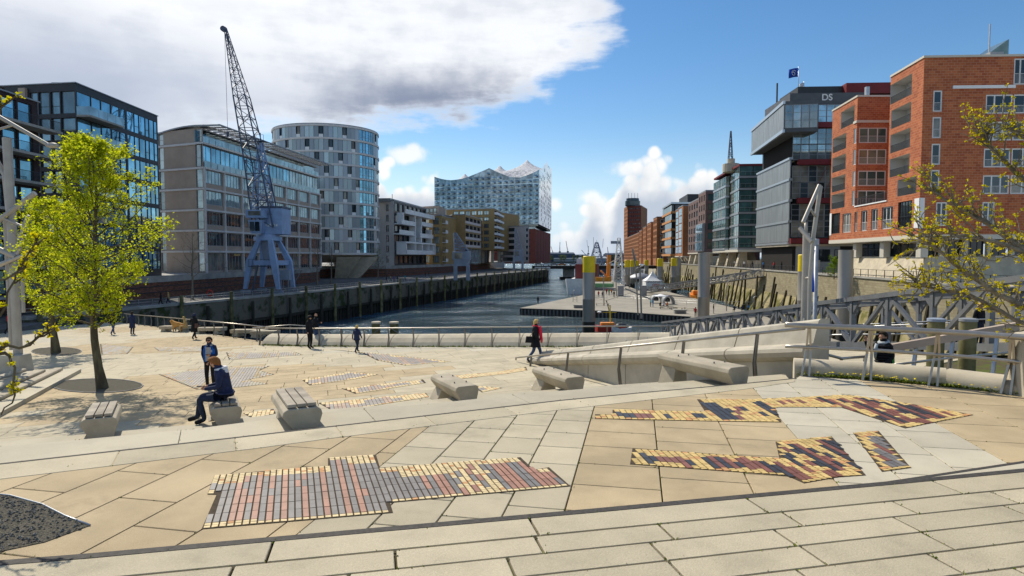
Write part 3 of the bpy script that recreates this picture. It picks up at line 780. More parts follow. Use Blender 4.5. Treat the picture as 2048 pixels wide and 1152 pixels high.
# ================================================================ black glazed apartment house
def black_house():
    c = (-54.4, 79.0); f = (-54.7, 97.6); l = (-64.5, 80.6)
    t = thing('apartment_building', 'black clad apartment house with tall blue windows and glass balconies', 'building', (-62, 88, ZS))
    F = Fac(t, c, f); G = Fac(t, l, c); zt = 33.6
    core(t, shrink([c, f, (-78, 97.6), (-78, 80.6), l], .8), ZS, zt - .6)
    F2 = Fac(t, f, (-78, 97.6)); F2.wall(ZS, zt, [], 'clad_black', 'back_wall')
    holes, todo = [], []
    zs = [zt - .95 - 3.3 * i for i in range(8)]
    pan = [(.25, 2.9), (3.0, 4.9), (5.0, 7.0), (7.2, 8.9), (9.0, 10.3), (10.7, 12.4), (12.5, 13.6), (13.7, 15.2), (15.3, 16.2), (16.3, 17.5), (17.6, 18.45)]
    for i, z in enumerate(zs[:7]):
        for j, (a, b) in enumerate(pan):
            holes.append((a, b, z - 2.75, z, .22)); todo.append((a, b, z - 2.75, z, j))
    F.wall(ZS, zt, holes, 'clad_black')
    for a, b, z0, z1, j in todo:
        F.win(a, b, z0, z1, .06, fw=.05, gm='glass_blue', transom=.36 if j % 2 == 0 else None)
    for k, z in enumerate(zs[:2] + zs[3:5]):
        b0, b1 = .0, 7.1
        F.block('balcony', b0, b1, z - 3.2, z - 2.95, .02, 1.7, 'concrete_grey')
        mb = MB()
        for q in range(4): F.bx(mb, b0 + .05 + q * 1.77, b0 + 1.75 + q * 1.77, z - 2.95, z - 1.9, 1.64, 1.67)
        F.bx(mb, b0 + .02, b0 + .05, z - 2.95, z - 1.9, .05, 1.67); F.bx(mb, b1 - .05, b1 - .02, z - 2.95, z - 1.9, .05, 1.67)
        mb.build('glass_balustrade', M['glass_clear'], t)
    holes, todo = [], []
    W = G.L
    for i, z in enumerate(zs[:7]):
        for a, b in ((W - .15 - 2.0, W - .15), (W - 3.6, W - 2.3), (W - 5.3, W - 3.8), (W - 6.6, W - 5.45), (.4, 1.6), (1.8, 2.7)):
            holes.append((a, b, z - 2.75, z, .22)); todo.append((a, b, z - 2.75, z))
    G.wall(ZS, zt, holes, 'clad_black')
    for k, (a, b, z0, z1) in enumerate(todo): G.win(a, b, z0, z1, .2, fw=.05, gm='glass_grey', transom=.35 if k % 3 else None)
    G.block('pillar', W - 7.9, W - 6.9, ZS, zt - .4, -.1, .35, 'stone_brown')
    mb = MB().prism([(c[0] + .12, c[1] - .12), (f[0] + .12, f[1] + .1), (-78, 97.7), (-78, 80.6), (l[0], l[1] - .12)], zt, zt + .12); mb.build('roof', M['metal_roof'], t)
    mb = MB(); mb.box((-60, 84, zt + .7), (1.2, 1.0, 1.2)); mb.build('roof_vent', M['frame_grey'], t)
black_house()

def balcony_house():
    p0, p1 = (-54.3, 54.0), (-54.3, 72.5)
    t = thing('apartment_building', 'dark brick apartment house with long slab balconies and bar railings', 'building', (-60, 63, ZS))
    F = Fac(t, p0, p1); zt = 29.6; E = Fac(t, p1, (-66, 72.5))
    core(t, [(-54.9, 54.2), (-54.9, 72.2), (-66, 72.2), (-66, 54.2)], ZS, zt - .2)
    holes, todo = [], []
    for i in range(7):
        z = zt - .5 - 3.1 * i
        for a in (1.0, 3.2, 6.0, 8.2, 11.2, 13.4, 15.6):
            holes.append((a, a + 2.0, z - 2.5, z, .25)); todo.append((a, a + 2.0, z - 2.5, z))
    F.wall(ZS, zt, holes, 'dark_brick'); E.wall(ZS, zt, [], 'dark_brick', 'end_wall')
    for a, b, z0, z1 in todo: F.win(a, b, z0, z1, .2, fm='frame_dark', gm='glass_blue')
    for i in range(7):
        z = zt - 3.15 - 3.1 * i
        F.block('balcony', .2, 19.6, z - .28, z, .02, 2.0, 'concrete_grey')
        F.rail(.3, 19.5, z, 1.92, 1.05, .16)
    MB().prism([(-54.1, 53.8), (-54.1, 72.7), (-66, 72.7), (-66, 53.8)], zt, zt + .15).build('roof', M['metal_roof'], t)
balcony_house()

# ================================================================ stone office house with the louvred roof
def thin_mat(name, col, trans=.5):
    m = bpy.data.materials.new(name); m.use_nodes = True; t = m.node_tree; t.nodes.clear()
    o = t.nodes.new('ShaderNodeOutputMaterial'); d = t.nodes.new('ShaderNodeBsdfDiffuse'); r = t.nodes.new('ShaderNodeBsdfTranslucent'); x = t.nodes.new('ShaderNodeMixShader')
    d.inputs[0].default_value = (*col, 1); r.inputs[0].default_value = (*col, 1); x.inputs[0].default_value = trans
    t.links.new(d.outputs[0], x.inputs[1]); t.links.new(r.outputs[0], x.inputs[2]); t.links.new(x.outputs[0], o.inputs[0]); M[name] = m
thin_mat('louvre', (.92, .90, .84), .72)
def stone_office():
    c, f, l = (-55.3, 113.0), (-49.6, 162.0), (-66.5, 117.6)
    t = thing('office_building', 'brown stone office house with white floor bands and louvred roof canopy', 'building', (-60, 137, ZS))
    F = Fac(t, c, f); G = Fac(t, l, c); bk = (-70, 164)
    bands = [12.9, 16.7, 20.4, 24.2, 27.9]; zr = 32.3; zt = 35.0
    core(t, shrink([c, f, bk, l], .9), ZS, 27.6); core(t, shrink([c, f, bk, l], 2.2), 27.6, zt - .4, 'glass_grey', 'upper_glazing')
    # end wall of stone
    W = G.L; holes, todo = [], []
    zz = [ZS] + bands + [zr, zt]
    for i in range(7):
        z0, z1 = zz[i] + .3, zz[i + 1] - .15
        for a, b in ((.9, 2.2), (W - 1.9, W - .3)): holes.append((a, b, z0, z1, .2)); todo.append((a, b, z0, z1))
    G.wall(ZS, zt, holes, 'stone_brown')
    for a, b, z0, z1 in todo: G.win(a, b, z0, z1, .16, gm='glass_grey', fm='frame_grey', transom=.4)
    for z in bands + [zr]: G.block('floor_band', -.25, W + .2, z - .17, z + .17, -.3, .22, 'slab_white')
    # long front: eight bays
    n = 8; bw = F.L / n; holes, todo = [], []
    for i in range(5):
        z0, z1 = (ZS if i == 0 else bands[i - 1]) , bands[i]
        for j in range(n):
            a, b = j * bw + .35, (j + 1) * bw - .35; za = z0 + (1.05 if i else .3)
            holes.append((a, b, za, z1 - .25, .3)); todo.append((a, b, za, z1 - .25, i))
    F.wall(ZS, bands[4], holes, 'stone_brown')
    for a, b, z0, z1, i in todo: F.win(a, b, z0, z1, .12, cols=5, fw=.09, fm='frame_grey', gm='glass_clear' if i > 2 else 'glass_dark')
    for z in bands: F.block('floor_band', -.2, F.L + .3, z - .17, z + .17, .02, .38, 'slab_white')
    for j in range(n + 1): F.block('column', j * bw - .17, j * bw + .17, ZS, bands[4] - .17, .02, .30, 'slab_white')
    # glazed upper storeys, set back, with glass balustrades
    n2 = 16; bw = F.L / n2
    for k, (z0, z1, o) in enumerate(((bands[4] + .2, zr - .2, -.5), (zr + .2, zt - .3, -1.6))):
        for j in range(n2): F.win(j * bw + .05, (j + 1) * bw - .05, z0, z1, -o if o > 0 else -o, cols=2, fw=.07, fm='frame_grey', gm='glass_blue' if j < 11 else 'glass_grey')
        mb = MB()
        for j in range(24): F.bx(mb, .3 + j * F.L / 24, .3 + (j + .93) * F.L / 24, z0 + .05, z0 + 1.15, -.04 if k == 0 else -.3, -.01 if k == 0 else -.27)
        mb.build('glass_balustrade', M['glass_clear'], t)
    F.block('floor_band', -.2, F.L + .3, zr - .17, zr + .17, -1.4, .25, 'slab_white')
    # roof slab that arches over the end wall, and the canopy of white slats
    pts = []
    for i in range(9):
        k = i / 8; a = W * k; pts.append((a, zt - 1.2 + 1.6 * math.sin(math.pi * (.12 + .5 * k))))
    mb = MB()
    for (a0, z0), (a1, z1) in zip(pts[:-1], pts[1:]):
        b = [G.pt(a0, z0, .25), G.pt(a1, z1, .25), G.pt(a1, z1, -3), G.pt(a0, z0, -3)]
        mb.hexa(b, [p + Vector((0, 0, .22)) for p in b])
    mb.build('roof_edge', M['metal_roof'], t)
    MB().prism(shrink([c, f, bk, l], .5), zt - .3, zt - .1).build('roof', M['metal_roof'], t)
    z = pts[-1][1]; ns = 26
    for e in (.35, 3.3): F.block('canopy_beam', -.3, F.L + 1.0, z + .0, z + .22, e - .12, e + .12, 'frame_grey')
    for j in range(ns):
        a = -.2 + j * (F.L + 1.1) / ns
        mb = MB()
        for q in range(6):
            o0 = .5 + q * .47
            b = [F.pt(a + .1, z + .04, o0 + .30), F.pt(a + 1.85, z + .04, o0 + .30), F.pt(a + 1.85, z + .16, o0), F.pt(a + .1, z + .16, o0)]
            mb.hexa(b, [p + Vector((0, 0, .03)) for p in b])
        mb.build('louvre_panel', M['louvre'], t)
        F.block('canopy_beam', a - .05, a + .05, z - .1, z + .2, -1.5, 3.4, 'frame_grey')
    # gilt lettering over the shops, too small to read
    for j, a in ((1, 9.0), (2, 15.5), (5, 36.0)):
        mb = MB(); rg = random.Random(j)
        for q in range(8): F.bx(mb, a + q * .3, a + q * .3 + .2, 12.15, 12.38 + rg.random() * .2, .02, .06)
        mb.build('shop_lettering', M['brick_yellow'], t)
    # cafe railing on the raised terrace
    r = Fac(t, (-53.0, 114), (-47.5, 161)); r.rail(0, r.L, ZS, .4, 1.0, .5, name='terrace_railing')
stone_office()

# ================================================================ oval glass tower
def oval_tower():
    cx, cy, a, b = -56.2, 191.0, 15.5, 14.2; z0, z1 = 12.8, 48.9
    t = thing('office_tower', 'oval grey glass tower with white floor rings on splayed concrete legs', 'tower', (cx, cy, ZS))
    nf = 10; fh = (z1 - z0) / nf
    MB().lathe((cx, cy, 0), [(1 - .045, z0), (1 - .045, z1 - .2)], 72, sx=a, sy=b).build('core', M['interior'], t)
    pm('panel_green', (.40, .47, .48), .25, .5, metal=.35, objvar=.28); pm('panel_grey', (.29, .335, .37), .3, .5, metal=.3, objvar=.25)
    rg = random.Random(4); N = 74; me = {}
    for i in range(nf + 1):
        z = z0 + i * fh
        MB().lathe((cx, cy, 0), [(1.0 + .004, z - .32), (1.012, z - .3), (1.012, z + .22), (1.004, z + .25)], 96, sx=a, sy=b).build('floor_ring', M['slab_white'], t, sharp=30)
    for i in range(nf):
        ph = rg.random() * .1 + (i % 2) * .03
        for k in range(N):
            th = 2 * math.pi * (k + ph) / N
            if math.sin(th) > .22: continue                     # away from the water and never seen
            p0 = Vector((cx + a * math.cos(th), cy + b * math.sin(th), 0)); th1 = th + 2 * math.pi / N
            p1 = Vector((cx + a * math.cos(th1), cy + b * math.sin(th1), 0))
            F = Fac(t, p0, p1); zz = z0 + i * fh + .25
            ang = math.degrees(th) % 360
            if 318 < ang < 345: F.win(.05, F.L - .05, zz, zz + fh - .6, .1, fw=.08, fm='frame_grey', gm='glass_blue', transom=.3, name='balcony_window')
            elif (k + i * 2) % 5 == 0:
                F.win(.16, F.L - .16, zz + .85, zz + fh - .6, .28, fw=.07, fm='frame_dark', gm='glass_dark')
                key = ('sill', round(F.L, 1))
                if key not in me: me[key] = MB().box((F.L / 2, .05, .42), (F.L - .1, .1, .82)).mesh('sill', M['panel_white'])
                inst('sill_panel', me[key], t, F.pt(0, zz, -.05), F.rz)
            else:
                key = (round(F.L, 1), (k // 2 + i) % 3)
                if key not in me: me[key] = MB().box((F.L / 2, .05, (fh - .55) / 2), (F.L - .06, .1, fh - .57)).mesh('facade_panel', M[('panel_green', 'panel_grey', 'panel_grey')[key[1]]])
                inst('facade_panel', me[key], t, F.pt(0, zz, -.05), F.rz)
    MB().lathe((cx, cy, 0), [(.5, z0 - 2.6), (.72, z0 - 1.6), (1.0, z0 - .33)], 64, sx=a, sy=b).build('soffit', M['concrete_light'], t, smooth=True, sharp=30)
    for x0, y0, x1, y1, w0, w1 in ((cx + 9.5, cy - 12, cx + 6.5, cy - 9, 3.2, 1.8), (cx + 14, cy - 5, cx + 9.5, cy - 6, 2.8, 1.6), (cx - 2, cy - 13.5, cx - 1, cy - 11, 2.6, 1.6), (cx + 2, cy + 10, cx + 2, cy + 9, 3, 2), (cx - 10, cy, cx - 9, cy, 3, 2)):
        mb = MB(); tq = [(x0 - w0, y0 - 1, z0 - .9), (x0 + w0, y0 - 1, z0 - .9), (x0 + w0, y0 + 1, z0 - .9), (x0 - w0, y0 + 1, z0 - .9)]
        bq = [(x1 - w1, y1 - .8, ZP), (x1 + w1, y1 - .8, ZP), (x1 + w1, y1 + .8, ZP), (x1 - w1, y1 + .8, ZP)]
        mb.hexa(bq, tq).build('splayed_leg', M['concrete_light'], t)
    MB().lathe((cx, cy, 0), [(1.0, z1), (1.0, z1 + .5), (.96, z1 + .5), (.96, z1 + .1)], 96, sx=a, sy=b).build('roof_edge', M['frame_grey'], t)
oval_tower()

# ================================================================ row of houses further down the quay
def grid(F, cols, rows, w, h, a0, a1, z0, z1, dep=.25, **kw):
    out = []
    for i in range(rows):
        z = z0 + (z1 - z0) * (i + .5) / rows
        for j in range(cols):
            a = a0 + (a1 - a0) * (j + .5) / cols; out.append((a - w / 2, a + w / 2, z - h / 2, z + h / 2, dep))
    return out
def simple(name, label, cat, pts, back, z0, z1, faces, roof='metal_roof', rt=.3):
    """pts: corners from the far end of the seen faces; faces: (holes, wall material, window keywords) per side"""
    poly = list(pts) + list(back)
    c = (sum(p[0] for p in poly) / len(poly), sum(p[1] for p in poly) / len(poly), z0)
    t = thing(name, label, cat, c); core(t, shrink(poly, .9), z0, z1 - .3)
    out = []
    for i in range(len(pts) - 1):
        F = Fac(t, pts[i], pts[i + 1]); hf, mat, kw = faces[i]; hs = hf(F) if hf else []
        F.wall(z0, z1, hs, mat)
        for h in hs: F.win(*h[:4], h[4] * .8, **kw)
        out.append(F)
    for a, b in zip(poly[len(pts) - 1:], poly[len(pts):] + [poly[0]]): Fac(t, a, b).wall(z0, z1, [], faces[0][1], 'rear_wall')
    MB().prism([(p[0], p[1]) for p in shrink(poly, -.15)], z1, z1 + rt).build('roof', M[roof], t)
    return t, out
def white_house():
    a, b, c = cw(762, 205), cw(789, 200), cw(853, 236); z0, z1 = ZS, 29.8
    t, (G, F) = simple('apartment_building', 'white apartment house with shifted box balconies beside the oval tower', 'building', [a, b, c], [(-60, 245), (-62, 212)], z0, z1,
        [(lambda F: grid(F, 1, 6, 1.5, 2.2, .5, F.L - .5, z0 + .5, z1 - .5), 'render_white', dict(fw=.1)),
         (lambda F: grid(F, 7, 6, 3.6, 2.6, .5, F.L - .5, z0 + .2, z1 - .2, .4), 'clad_black', dict(fw=.12, cols=2, gm='glass_dark'))])
    L = F.L; rg = random.Random(3)
    for z, a0, a1, o in ((26.2, 3, L + 1.5, 3.0), (22.6, 0, L * .42, 2.6), (23.2, L * .62, L + 1, 2.4), (19.4, -1.0, L * .4, 2.2), (19.0, L * .55, L + .5, 2.6), (13.0, 2, L + 1.0, 3.4)):
        F.block('balcony', a0, a1, z - .3, z, .02, o, 'panel_white'); F.block('balcony_parapet', a0, a1, z, z + 1.15, o - .15, o, 'panel_white')
    for z, a0, a1 in ((16.7, 2, L + 1),): F.block('balcony', a0, a1, z - .35, z + .15, .02, 3.4, 'panel_white')
    for a in (2.0, 12, 20, 28, L - 2, L + .6): F.block('frame_pier', a, a + .6, 13, 16.5, .02, 3.4, 'panel_white')
    for a, za, zb_ in ((L * .42, 17, 26), (L * .62, 17, 26), (2.6, 22.6, 26), (L - 1, 17, 22)): F.block('frame_pier', a, a + .9, za, zb_, .02, 2.2, 'panel_white')
    F.block('roof_storey', 0, L, 29.5, 30.6, -6, -1.2, 'umber_flat' if 'umber_flat' in M else 'frame_grey')
    mb = MB().box(F.pt(10, 31.4, -4), (.15, .15, 3)); mb.build('chimney', M['frame_dark'], t)
white_house()
def tan_house():
    a, b, c = cw(838, 240), cw(884, 236), cw(893, 246); z1 = 31.5
    t, (G, F) = simple('apartment_building', 'yellow brick apartment house with brown attic behind the white one', 'building', [a, b, c], [(-20, 268), (-38, 268)], ZS, 27.4,
        [(lambda F: grid(F, 2, 5, 2.6, 2.6, 1, F.L - .3, ZS + .2, 27.2), 'tan_brick', dict(cols=3, fw=.12, gm='glass_grey')),
         (lambda F: grid(F, 2, 5, 1.8, 2.6, .6, F.L - .5, ZS + .2, 27.2), 'tan_brick', dict(cols=2, fw=.12))])
    at = [cw(842, 246), cw(878, 241), cw(892, 256), (-36, 264)]
    MB().prism(at, 27.7, z1).build('attic', M['stone_brown'], t)
    A = Fac(t, at[0], at[1])
    for j in range(4): A.win(1 + j * 1.9, 2.5 + j * 1.9, 28.3, 30.6, -.05, fw=.1, gm='glass_grey')
    for i in range(5): F.block('balcony', 1, 6, ZS + 3.6 * i + 1.0, ZS + 3.6 * i + 1.25, .02, 1.4, 'render_white'); F.block('balcony_parapet', 1, 6, ZS + 3.6 * i + 1.25, ZS + 3.6 * i + 2.2, 1.3, 1.4, 'render_white')
    a, b = cw(883, 248), cw(912, 262)
    t2, (F,) = simple('apartment_building', 'brown brick apartment house with narrow tall windows', 'building', [a, b], [(-14, 290), (-40, 290)], ZS, 28.4,
        [(lambda F: grid(F, 6, 5, 1.3, 3.0, .5, F.L - .5, ZS + 3.4, 28.0), 'umber_brick', dict(fw=.12))])
tan_house()
def ochre_house():
    a, b, c = cw(905, 258), cw(931, 256), cw(962, 286)
    t, (G, F) = simple('apartment_building', 'ochre house with deep dark loggias raised above a glass storey', 'building', [a, b, c], [(-16, 291), (-30, 276)], 15.4, 29.0,
        [(None, 'ochre_plaster', {}),
         (lambda F: [(h[0], h[1], h[2], h[3], 1.6, 1) for h in grid(F, 4, 4, F.L / 4 - .7, 2.5, .3, F.L - .3, 15.6, 28.6)], 'ochre_plaster', dict(fw=.15, cols=2, gm='glass_dark'))])
    for i in range(4): F.block('balcony_parapet', .3, F.L - .3, 15.9 + 3.25 * i, 16.9 + 3.25 * i, -.1, .05, 'render_pink')
    g = [cw(936, 268), cw(962, 289), (-16, 292), (-24, 280)]
    MB().prism(g, ZS, 15.4).build('glass_storey', M['glass_grey'], t)
    a, b, c = cw(893, 300), cw(989, 292), cw(1003, 318)
    t2, (G, F) = simple('apartment_building', 'tall ochre house with paired windows and white corner balconies', 'building', [a, b, c], [(4, 340), (-34, 340)], 15.0, 34.2,
        [(lambda F: [h for h in grid(F, 6, 6, 2.5, 1.9, 3.5, F.L - 2.5, 15.6, 34.0) if h[2] > 30.5 or h[0] > F.L * .45], 'ochre_plaster', dict(cols=2, fw=.15, gm='glass_grey')),
         (lambda F: [(h[0], h[1], h[2], h[3], 1.4, 1) for h in grid(F, 2, 6, F.L / 2 - .8, 2.4, .3, F.L - .3, 15.4, 34.0)], 'ochre_plaster', dict(fw=.15, gm='glass_dark'))])
    for i in range(6): F.block('balcony_parapet', 0, F.L, 15.8 + 3.15 * i, 16.8 + 3.15 * i, .02, 1.4, 'panel_white')
    for x, Y in ((966, 300), (985, 298), (998, 315)): p = cw(x, Y); MB().box((p[0], p[1], (ZS + 15) / 2), (1.4, 1.4, 15 - ZS)).build('column', M['concrete_light'], t2)
    q = [cw(940, 300), cw(978, 302), cw(985, 325), (-20, 325)]; MB().prism(q, ZS, 15.0).build('glass_storey', M['glass_dark'], t2)
ochre_house()
def strip_office():
    a, b, c = cw(1000, 330), cw(1030, 324), cw(1058, 318)
    t, (G, F) = simple('office_building', 'pale office house with dark window strips and a blank end wall', 'building', [a, b, c], [(8, 350), (-8, 350)], ZS, 27.5,
        [(lambda F: [(.2, F.L - .2, ZS + .7 + 3.05 * i, ZS + 2.6 + 3.05 * i, .2) for i in range(6)], 'render_pink', dict(cols=5, fw=.15, gm='glass_dark')),
         (lambda F: grid(F, 1, 6, 1.6, 2.0, F.L - 2.6, F.L - .4, ZS + .5, 27.0), 'render_pink', dict(fw=.2, fm='frame_white'))])
strip_office()
# ================================================================ concert hall: wavy glass block on a brick warehouse
glass('hall_glass', (.27, .36, .42), .75, .06, .3); glass('hall_lens', (.03, .055, .09), .4, .05, .6); glass('hall_pale', (.72, .76, .80), .8, .12, .15)
pm('hall_roof', (.52, .53, .56), .7, .3, col2=(.22, .24, .28), vscale=.55, thresh=(.42, .58), detail=2)
def concert_hall():
    a, b, c = (-71.5, 580.0), (23.5, 545.0), (41.8, 668.0); d = (-50.0, 720.0)
    t = thing('concert_hall', 'wavy roofed glass concert hall standing on a brick warehouse', 'concert hall', (-15, 620, ZS))
    zb0 = 40.0
    prof = [(870, 355), (886, 360), (905, 362), (930, 358), (955, 348), (979, 338), (1000, 348), (1022, 356), (1042, 356), (1060, 350), (1078, 341)]
    F = Fac(t, a, b)
    P = []
    for px, py in prof:
        u = (px - CX) / FPX                        # where that line of sight meets the face
        s = (u * F.p0.y - F.p0.x) / (F.d.x - u * F.d.y); Y = F.p0.y + F.d.y * s; P.append((s, zy(py, Y)))
    P[0] = (0, P[0][1]); P[-1] = (F.L, P[-1][1])
    def top(s):
        for (s0, z0), (s1, z1) in zip(P[:-1], P[1:]):
            if s0 <= s <= s1:
                k = (s - s0) / (s1 - s0); return z0 + (z1 - z0) * k
        return P[-1][1]
    N, H = 18, 3.95; w = F.L / N
    def panel(w, h, kind):
        mb = MB(); mb.box((w / 2, .15, h / 2), (w - .16, .3, h - .16), 0, 0)
        n = 12; cx, cz, rx, rz = w * .5, h * .5, w * .40, h * .36
        vs = [(cx + rx * math.copysign(abs(math.cos(q)) ** .7, math.cos(q)), -.02, cz + rz * math.copysign(abs(math.sin(q)) ** .7, math.sin(q))) for q in (2 * math.pi * i / n for i in range(n))]
        mb.add(vs + [(cx, -.35, cz)], [(i, (i + 1) % n, n) for i in range(n)], 1)
        if kind:
            vs = [(cx + rx * .5 + rx * .42 * math.cos(q), -.30, cz - rz * .25 + rz * .55 * math.sin(q)) for q in (2 * math.pi * i / 8 for i in range(8))]
            mb.add(vs, [tuple(range(8))], 2)
        return mb.mesh('glass_panel', [M['hall_glass'], M['glass_grey'], M['hall_lens']])
    me = [panel(w, H, 0), panel(w, H, 1)]; rg = random.Random(9)
    for j in range(N):
        s0, s1 = j * w, (j + 1) * w; zt = min(top(s0), top(s1)); k = 0
        while zb0 + (k + 1) * H < zt: inst('glass_panel', me[rg.random() < .75], t, F.pt(s0, zb0 + k * H, .15), F.rz); k += 1
        z0 = zb0 + k * H
        mb = MB(); mb.hexa([F.pt(s0 + .08, z0, .15), F.pt(s1 - .08, z0, .15), F.pt(s1 - .08, z0, -.1), F.pt(s0 + .08, z0, -.1)],
                           [F.pt(s0 + .08, top(s0), .15), F.pt(s1 - .08, top(s1), .15), F.pt(s1 - .08, top(s1), -.1), F.pt(s0 + .08, top(s0), -.1)])
        mb.build('edge_panel', M['hall_glass'], t)
    # side towards the open water: pale panels with dark eyes
    G = Fac(t, b, c); n2 = 9; w2 = G.L / n2; gtop = [P[-1][1] + x for x in (0, 2, 5, 9, 13, 17, 15, 14, 16, 19)]
    mb = MB().box((w2 / 2, .15, H / 2), (w2 - .2, .3, H - .1), 0, 0); mb.box((w2 * .5, -.02, H * .45), (w2 * .3, .3, H * .62), 0, 1); pe = mb.mesh('glass_panel', [M['hall_pale'], M['hall_lens']])
    pp = MB().box((w2 / 2, .15, H / 2), (w2 - .2, .3, H - .1)).mesh('glass_panel', M['hall_pale'])
    for j in range(n2):
        k = 0
        while zb0 + (k + 1) * H < min(gtop[j], gtop[j + 1]): inst('glass_panel', pe if rg.random() < .6 else pp, t, G.pt(j * w2, zb0 + k * H, .15), G.rz); k += 1
        z0 = zb0 + k * H; q0, q1 = j * w2, (j + 1) * w2
        MB().hexa([G.pt(q0, z0, .15), G.pt(q1, z0, .15), G.pt(q1, z0, -.1), G.pt(q0, z0, -.1)], [G.pt(q0, gtop[j], .15), G.pt(q1, gtop[j + 1], .15), G.pt(q1, gtop[j + 1], -.1), G.pt(q0, gtop[j], -.1)]).build('edge_panel', M['hall_pale'], t)
    core(t, shrink([a, b, c, d], 1.5), zb0 - 1.5, 74)
    # sagging tent roof
    A, B, C, D = (Vector((*q, 0)) for q in (a, b, c, d)); n, m = 80, 50; vs, fs = [], []
    peaks = []
    for px, py, Y in ((931, 346, 612), (1000, 330, 630), (1030, 335, 606), (1054, 319, 660), (1094, 329, 640), (905, 362, 690), (960, 357, 620), (1013, 349, 610), (1041, 347, 620), (1072, 342, 640), (890, 366, 640), (985, 356, 660), (1045, 356, 590), (915, 364, 600)):
        peaks.append((*cw(px, Y), zy(py, Y)))
    peaks += [(*xy(F.pt(s_, 0)), z_) for s_, z_ in P]
    for i in range(m + 1):
        v = i / m
        for j in range(n + 1):
            u = j / n; p = (A * (1 - u) + B * u) * (1 - v) + (D * (1 - u) + C * u) * v
            z = top(u * F.L) * (1 - v) ** 2 + (1 - (1 - v) ** 2) * 79
            if u > .995: z = gtop[min(9, int(v * 9))] * (1 - v * 9 % 1) + gtop[min(9, int(v * 9) + 1)] * (v * 9 % 1)
            z = max([79] + [zp - 17 * (math.hypot(p.x - x, (p.y - y) * .5) / 26) ** .62 for x, y, zp in peaks[:6]]); k = min(1, v / .14); k = k * k * (3 - 2 * k); z = top(u * F.L) * (1 - k) + z * k
            if i == 0: z = top(u * F.L) + .02
            vs.append((p.x, p.y, z))
    for i in range(m):
        for j in range(n): q = i * (n + 1) + j; fs.append((q, q + 1, q + n + 2, q + n + 1))
    MB().add(vs, fs).build('roof', M['hall_roof'], t, smooth=True)
    # open terrace storey, then the brick warehouse
    MB().prism(shrink([a, b, c, d], 7), 36.2, 38.6).build('terrace_storey', M['glass_clear'], t)
    MB().prism([a, (b[0] - 1, b[1]), (c[0] - 1, c[1]), d], 38.6, 39.8).build('soffit', M['concrete_light'], t)
    bb = [(a[0] + 2, a[1] + 2), (b[0] - 3.0, b[1] + 3), (c[0] - 1.0, c[1] - 4), (d[0], d[1])]
    core(t, shrink(bb, 1), ZP, 36)
    W1 = Fac(t, bb[0], bb[1]); W2 = Fac(t, bb[1], bb[2])
    h1 = [(x, x + 1.2, z, z + 1.4, .4, 1) for x in (W1.L - 6, W1.L - 22, W1.L - 38) for z in (14, 20, 26, 32)]
    W1.wall(ZP, 36.2, h1, 'wine_brick', 'brick_base', back='interior'); W2.wall(ZP, 36.2, [(x, x + 1.1, ZP + 3, 35.5, .5, 1) for x in (16, 36, 56, 76, 96, 112)], 'wine_brick', 'brick_base', back='interior')
concert_hall()

# ================================================================ quay walls of the promenade
pm('quay_concrete', (.165, .15, .12), .9, .2, col2=(.045, .055, .018), vscale=.45, thresh=(.48, .62), bump=.5, bscale=6)
pm('timber_pile', (.22, .20, .10), .9, .2, col2=(.08, .085, .03), vscale=1.2, bump=.5, bscale=12, objvar=.25)
pm('pile_dark', (.035, .033, .026), .8, .3, var=.3, vscale=1.5)
def quay_wall():
    p0, p1 = (QL(62), 62), (QL(Q_END), Q_END)
    t = thing('quay_wall', 'dark mossy quay wall with timber piles along the promenade', 'quay wall', (QL(150), 150, 0))
    F = Fac(t, p0, p1)
    F.block('upper_wall', 0, F.L, 2.6, ZP - .02, .01, .5, 'quay_concrete'); F.block('coping', 0, F.L, ZP - .02, ZP + .28, -.5, .62, 'concrete_grey')
    F.block('waler', 0, F.L, 2.15, 2.6, .01, .75, 'pile_dark')
    mb = MB(); n = int(F.L / .62)
    for i in range(n): a = i * .62; F.bx(mb, a, a + .32, -1, 2.2, .02, .38 if i % 2 else .30)
    stuff(mb.build('sheet_piles', M['pile_dark'], t, fix=False))
    me = MB().lathe((0, 0, 0), [(.26, -1), (.27, 3), (.24, 7.0)], 8).mesh('timber_pile', M['timber_pile'])
    md = MB().lathe((0, 0, 0), [(.24, -1), (.23, 5.3)], 8).mesh('timber_pile', M['pile_dark'])
    k = 0; a = 1.0
    while a < F.L:
        inst('timber_pile', me if k % 2 == 0 else md, t, F.pt(a, 0, 1.05), 0, (1, 1, 1.0)); a += 4.6; k += 1
    # promenade railing
    r = thing('promenade_railing', 'thin grey railing along the edge of the promenade', 'railing', F.pt(0, ZP, -.9))
    R_ = Fac(r, p0, p1); pe = MB().box((0, 0, .5), (.06, .06, 1.0)).mesh('post', M['steel'])
    a = 0
    while a < F.L: inst('post', pe, r, R_.pt(a, ZP + .02, -.9)); a += 2.1
    for z in (1.0, .66, .33): R_.bx(MB(), 0, F.L, ZP + z - .03, ZP + z + .02, -.93, -.87).build('rail', M['steel'], r)
quay_wall()
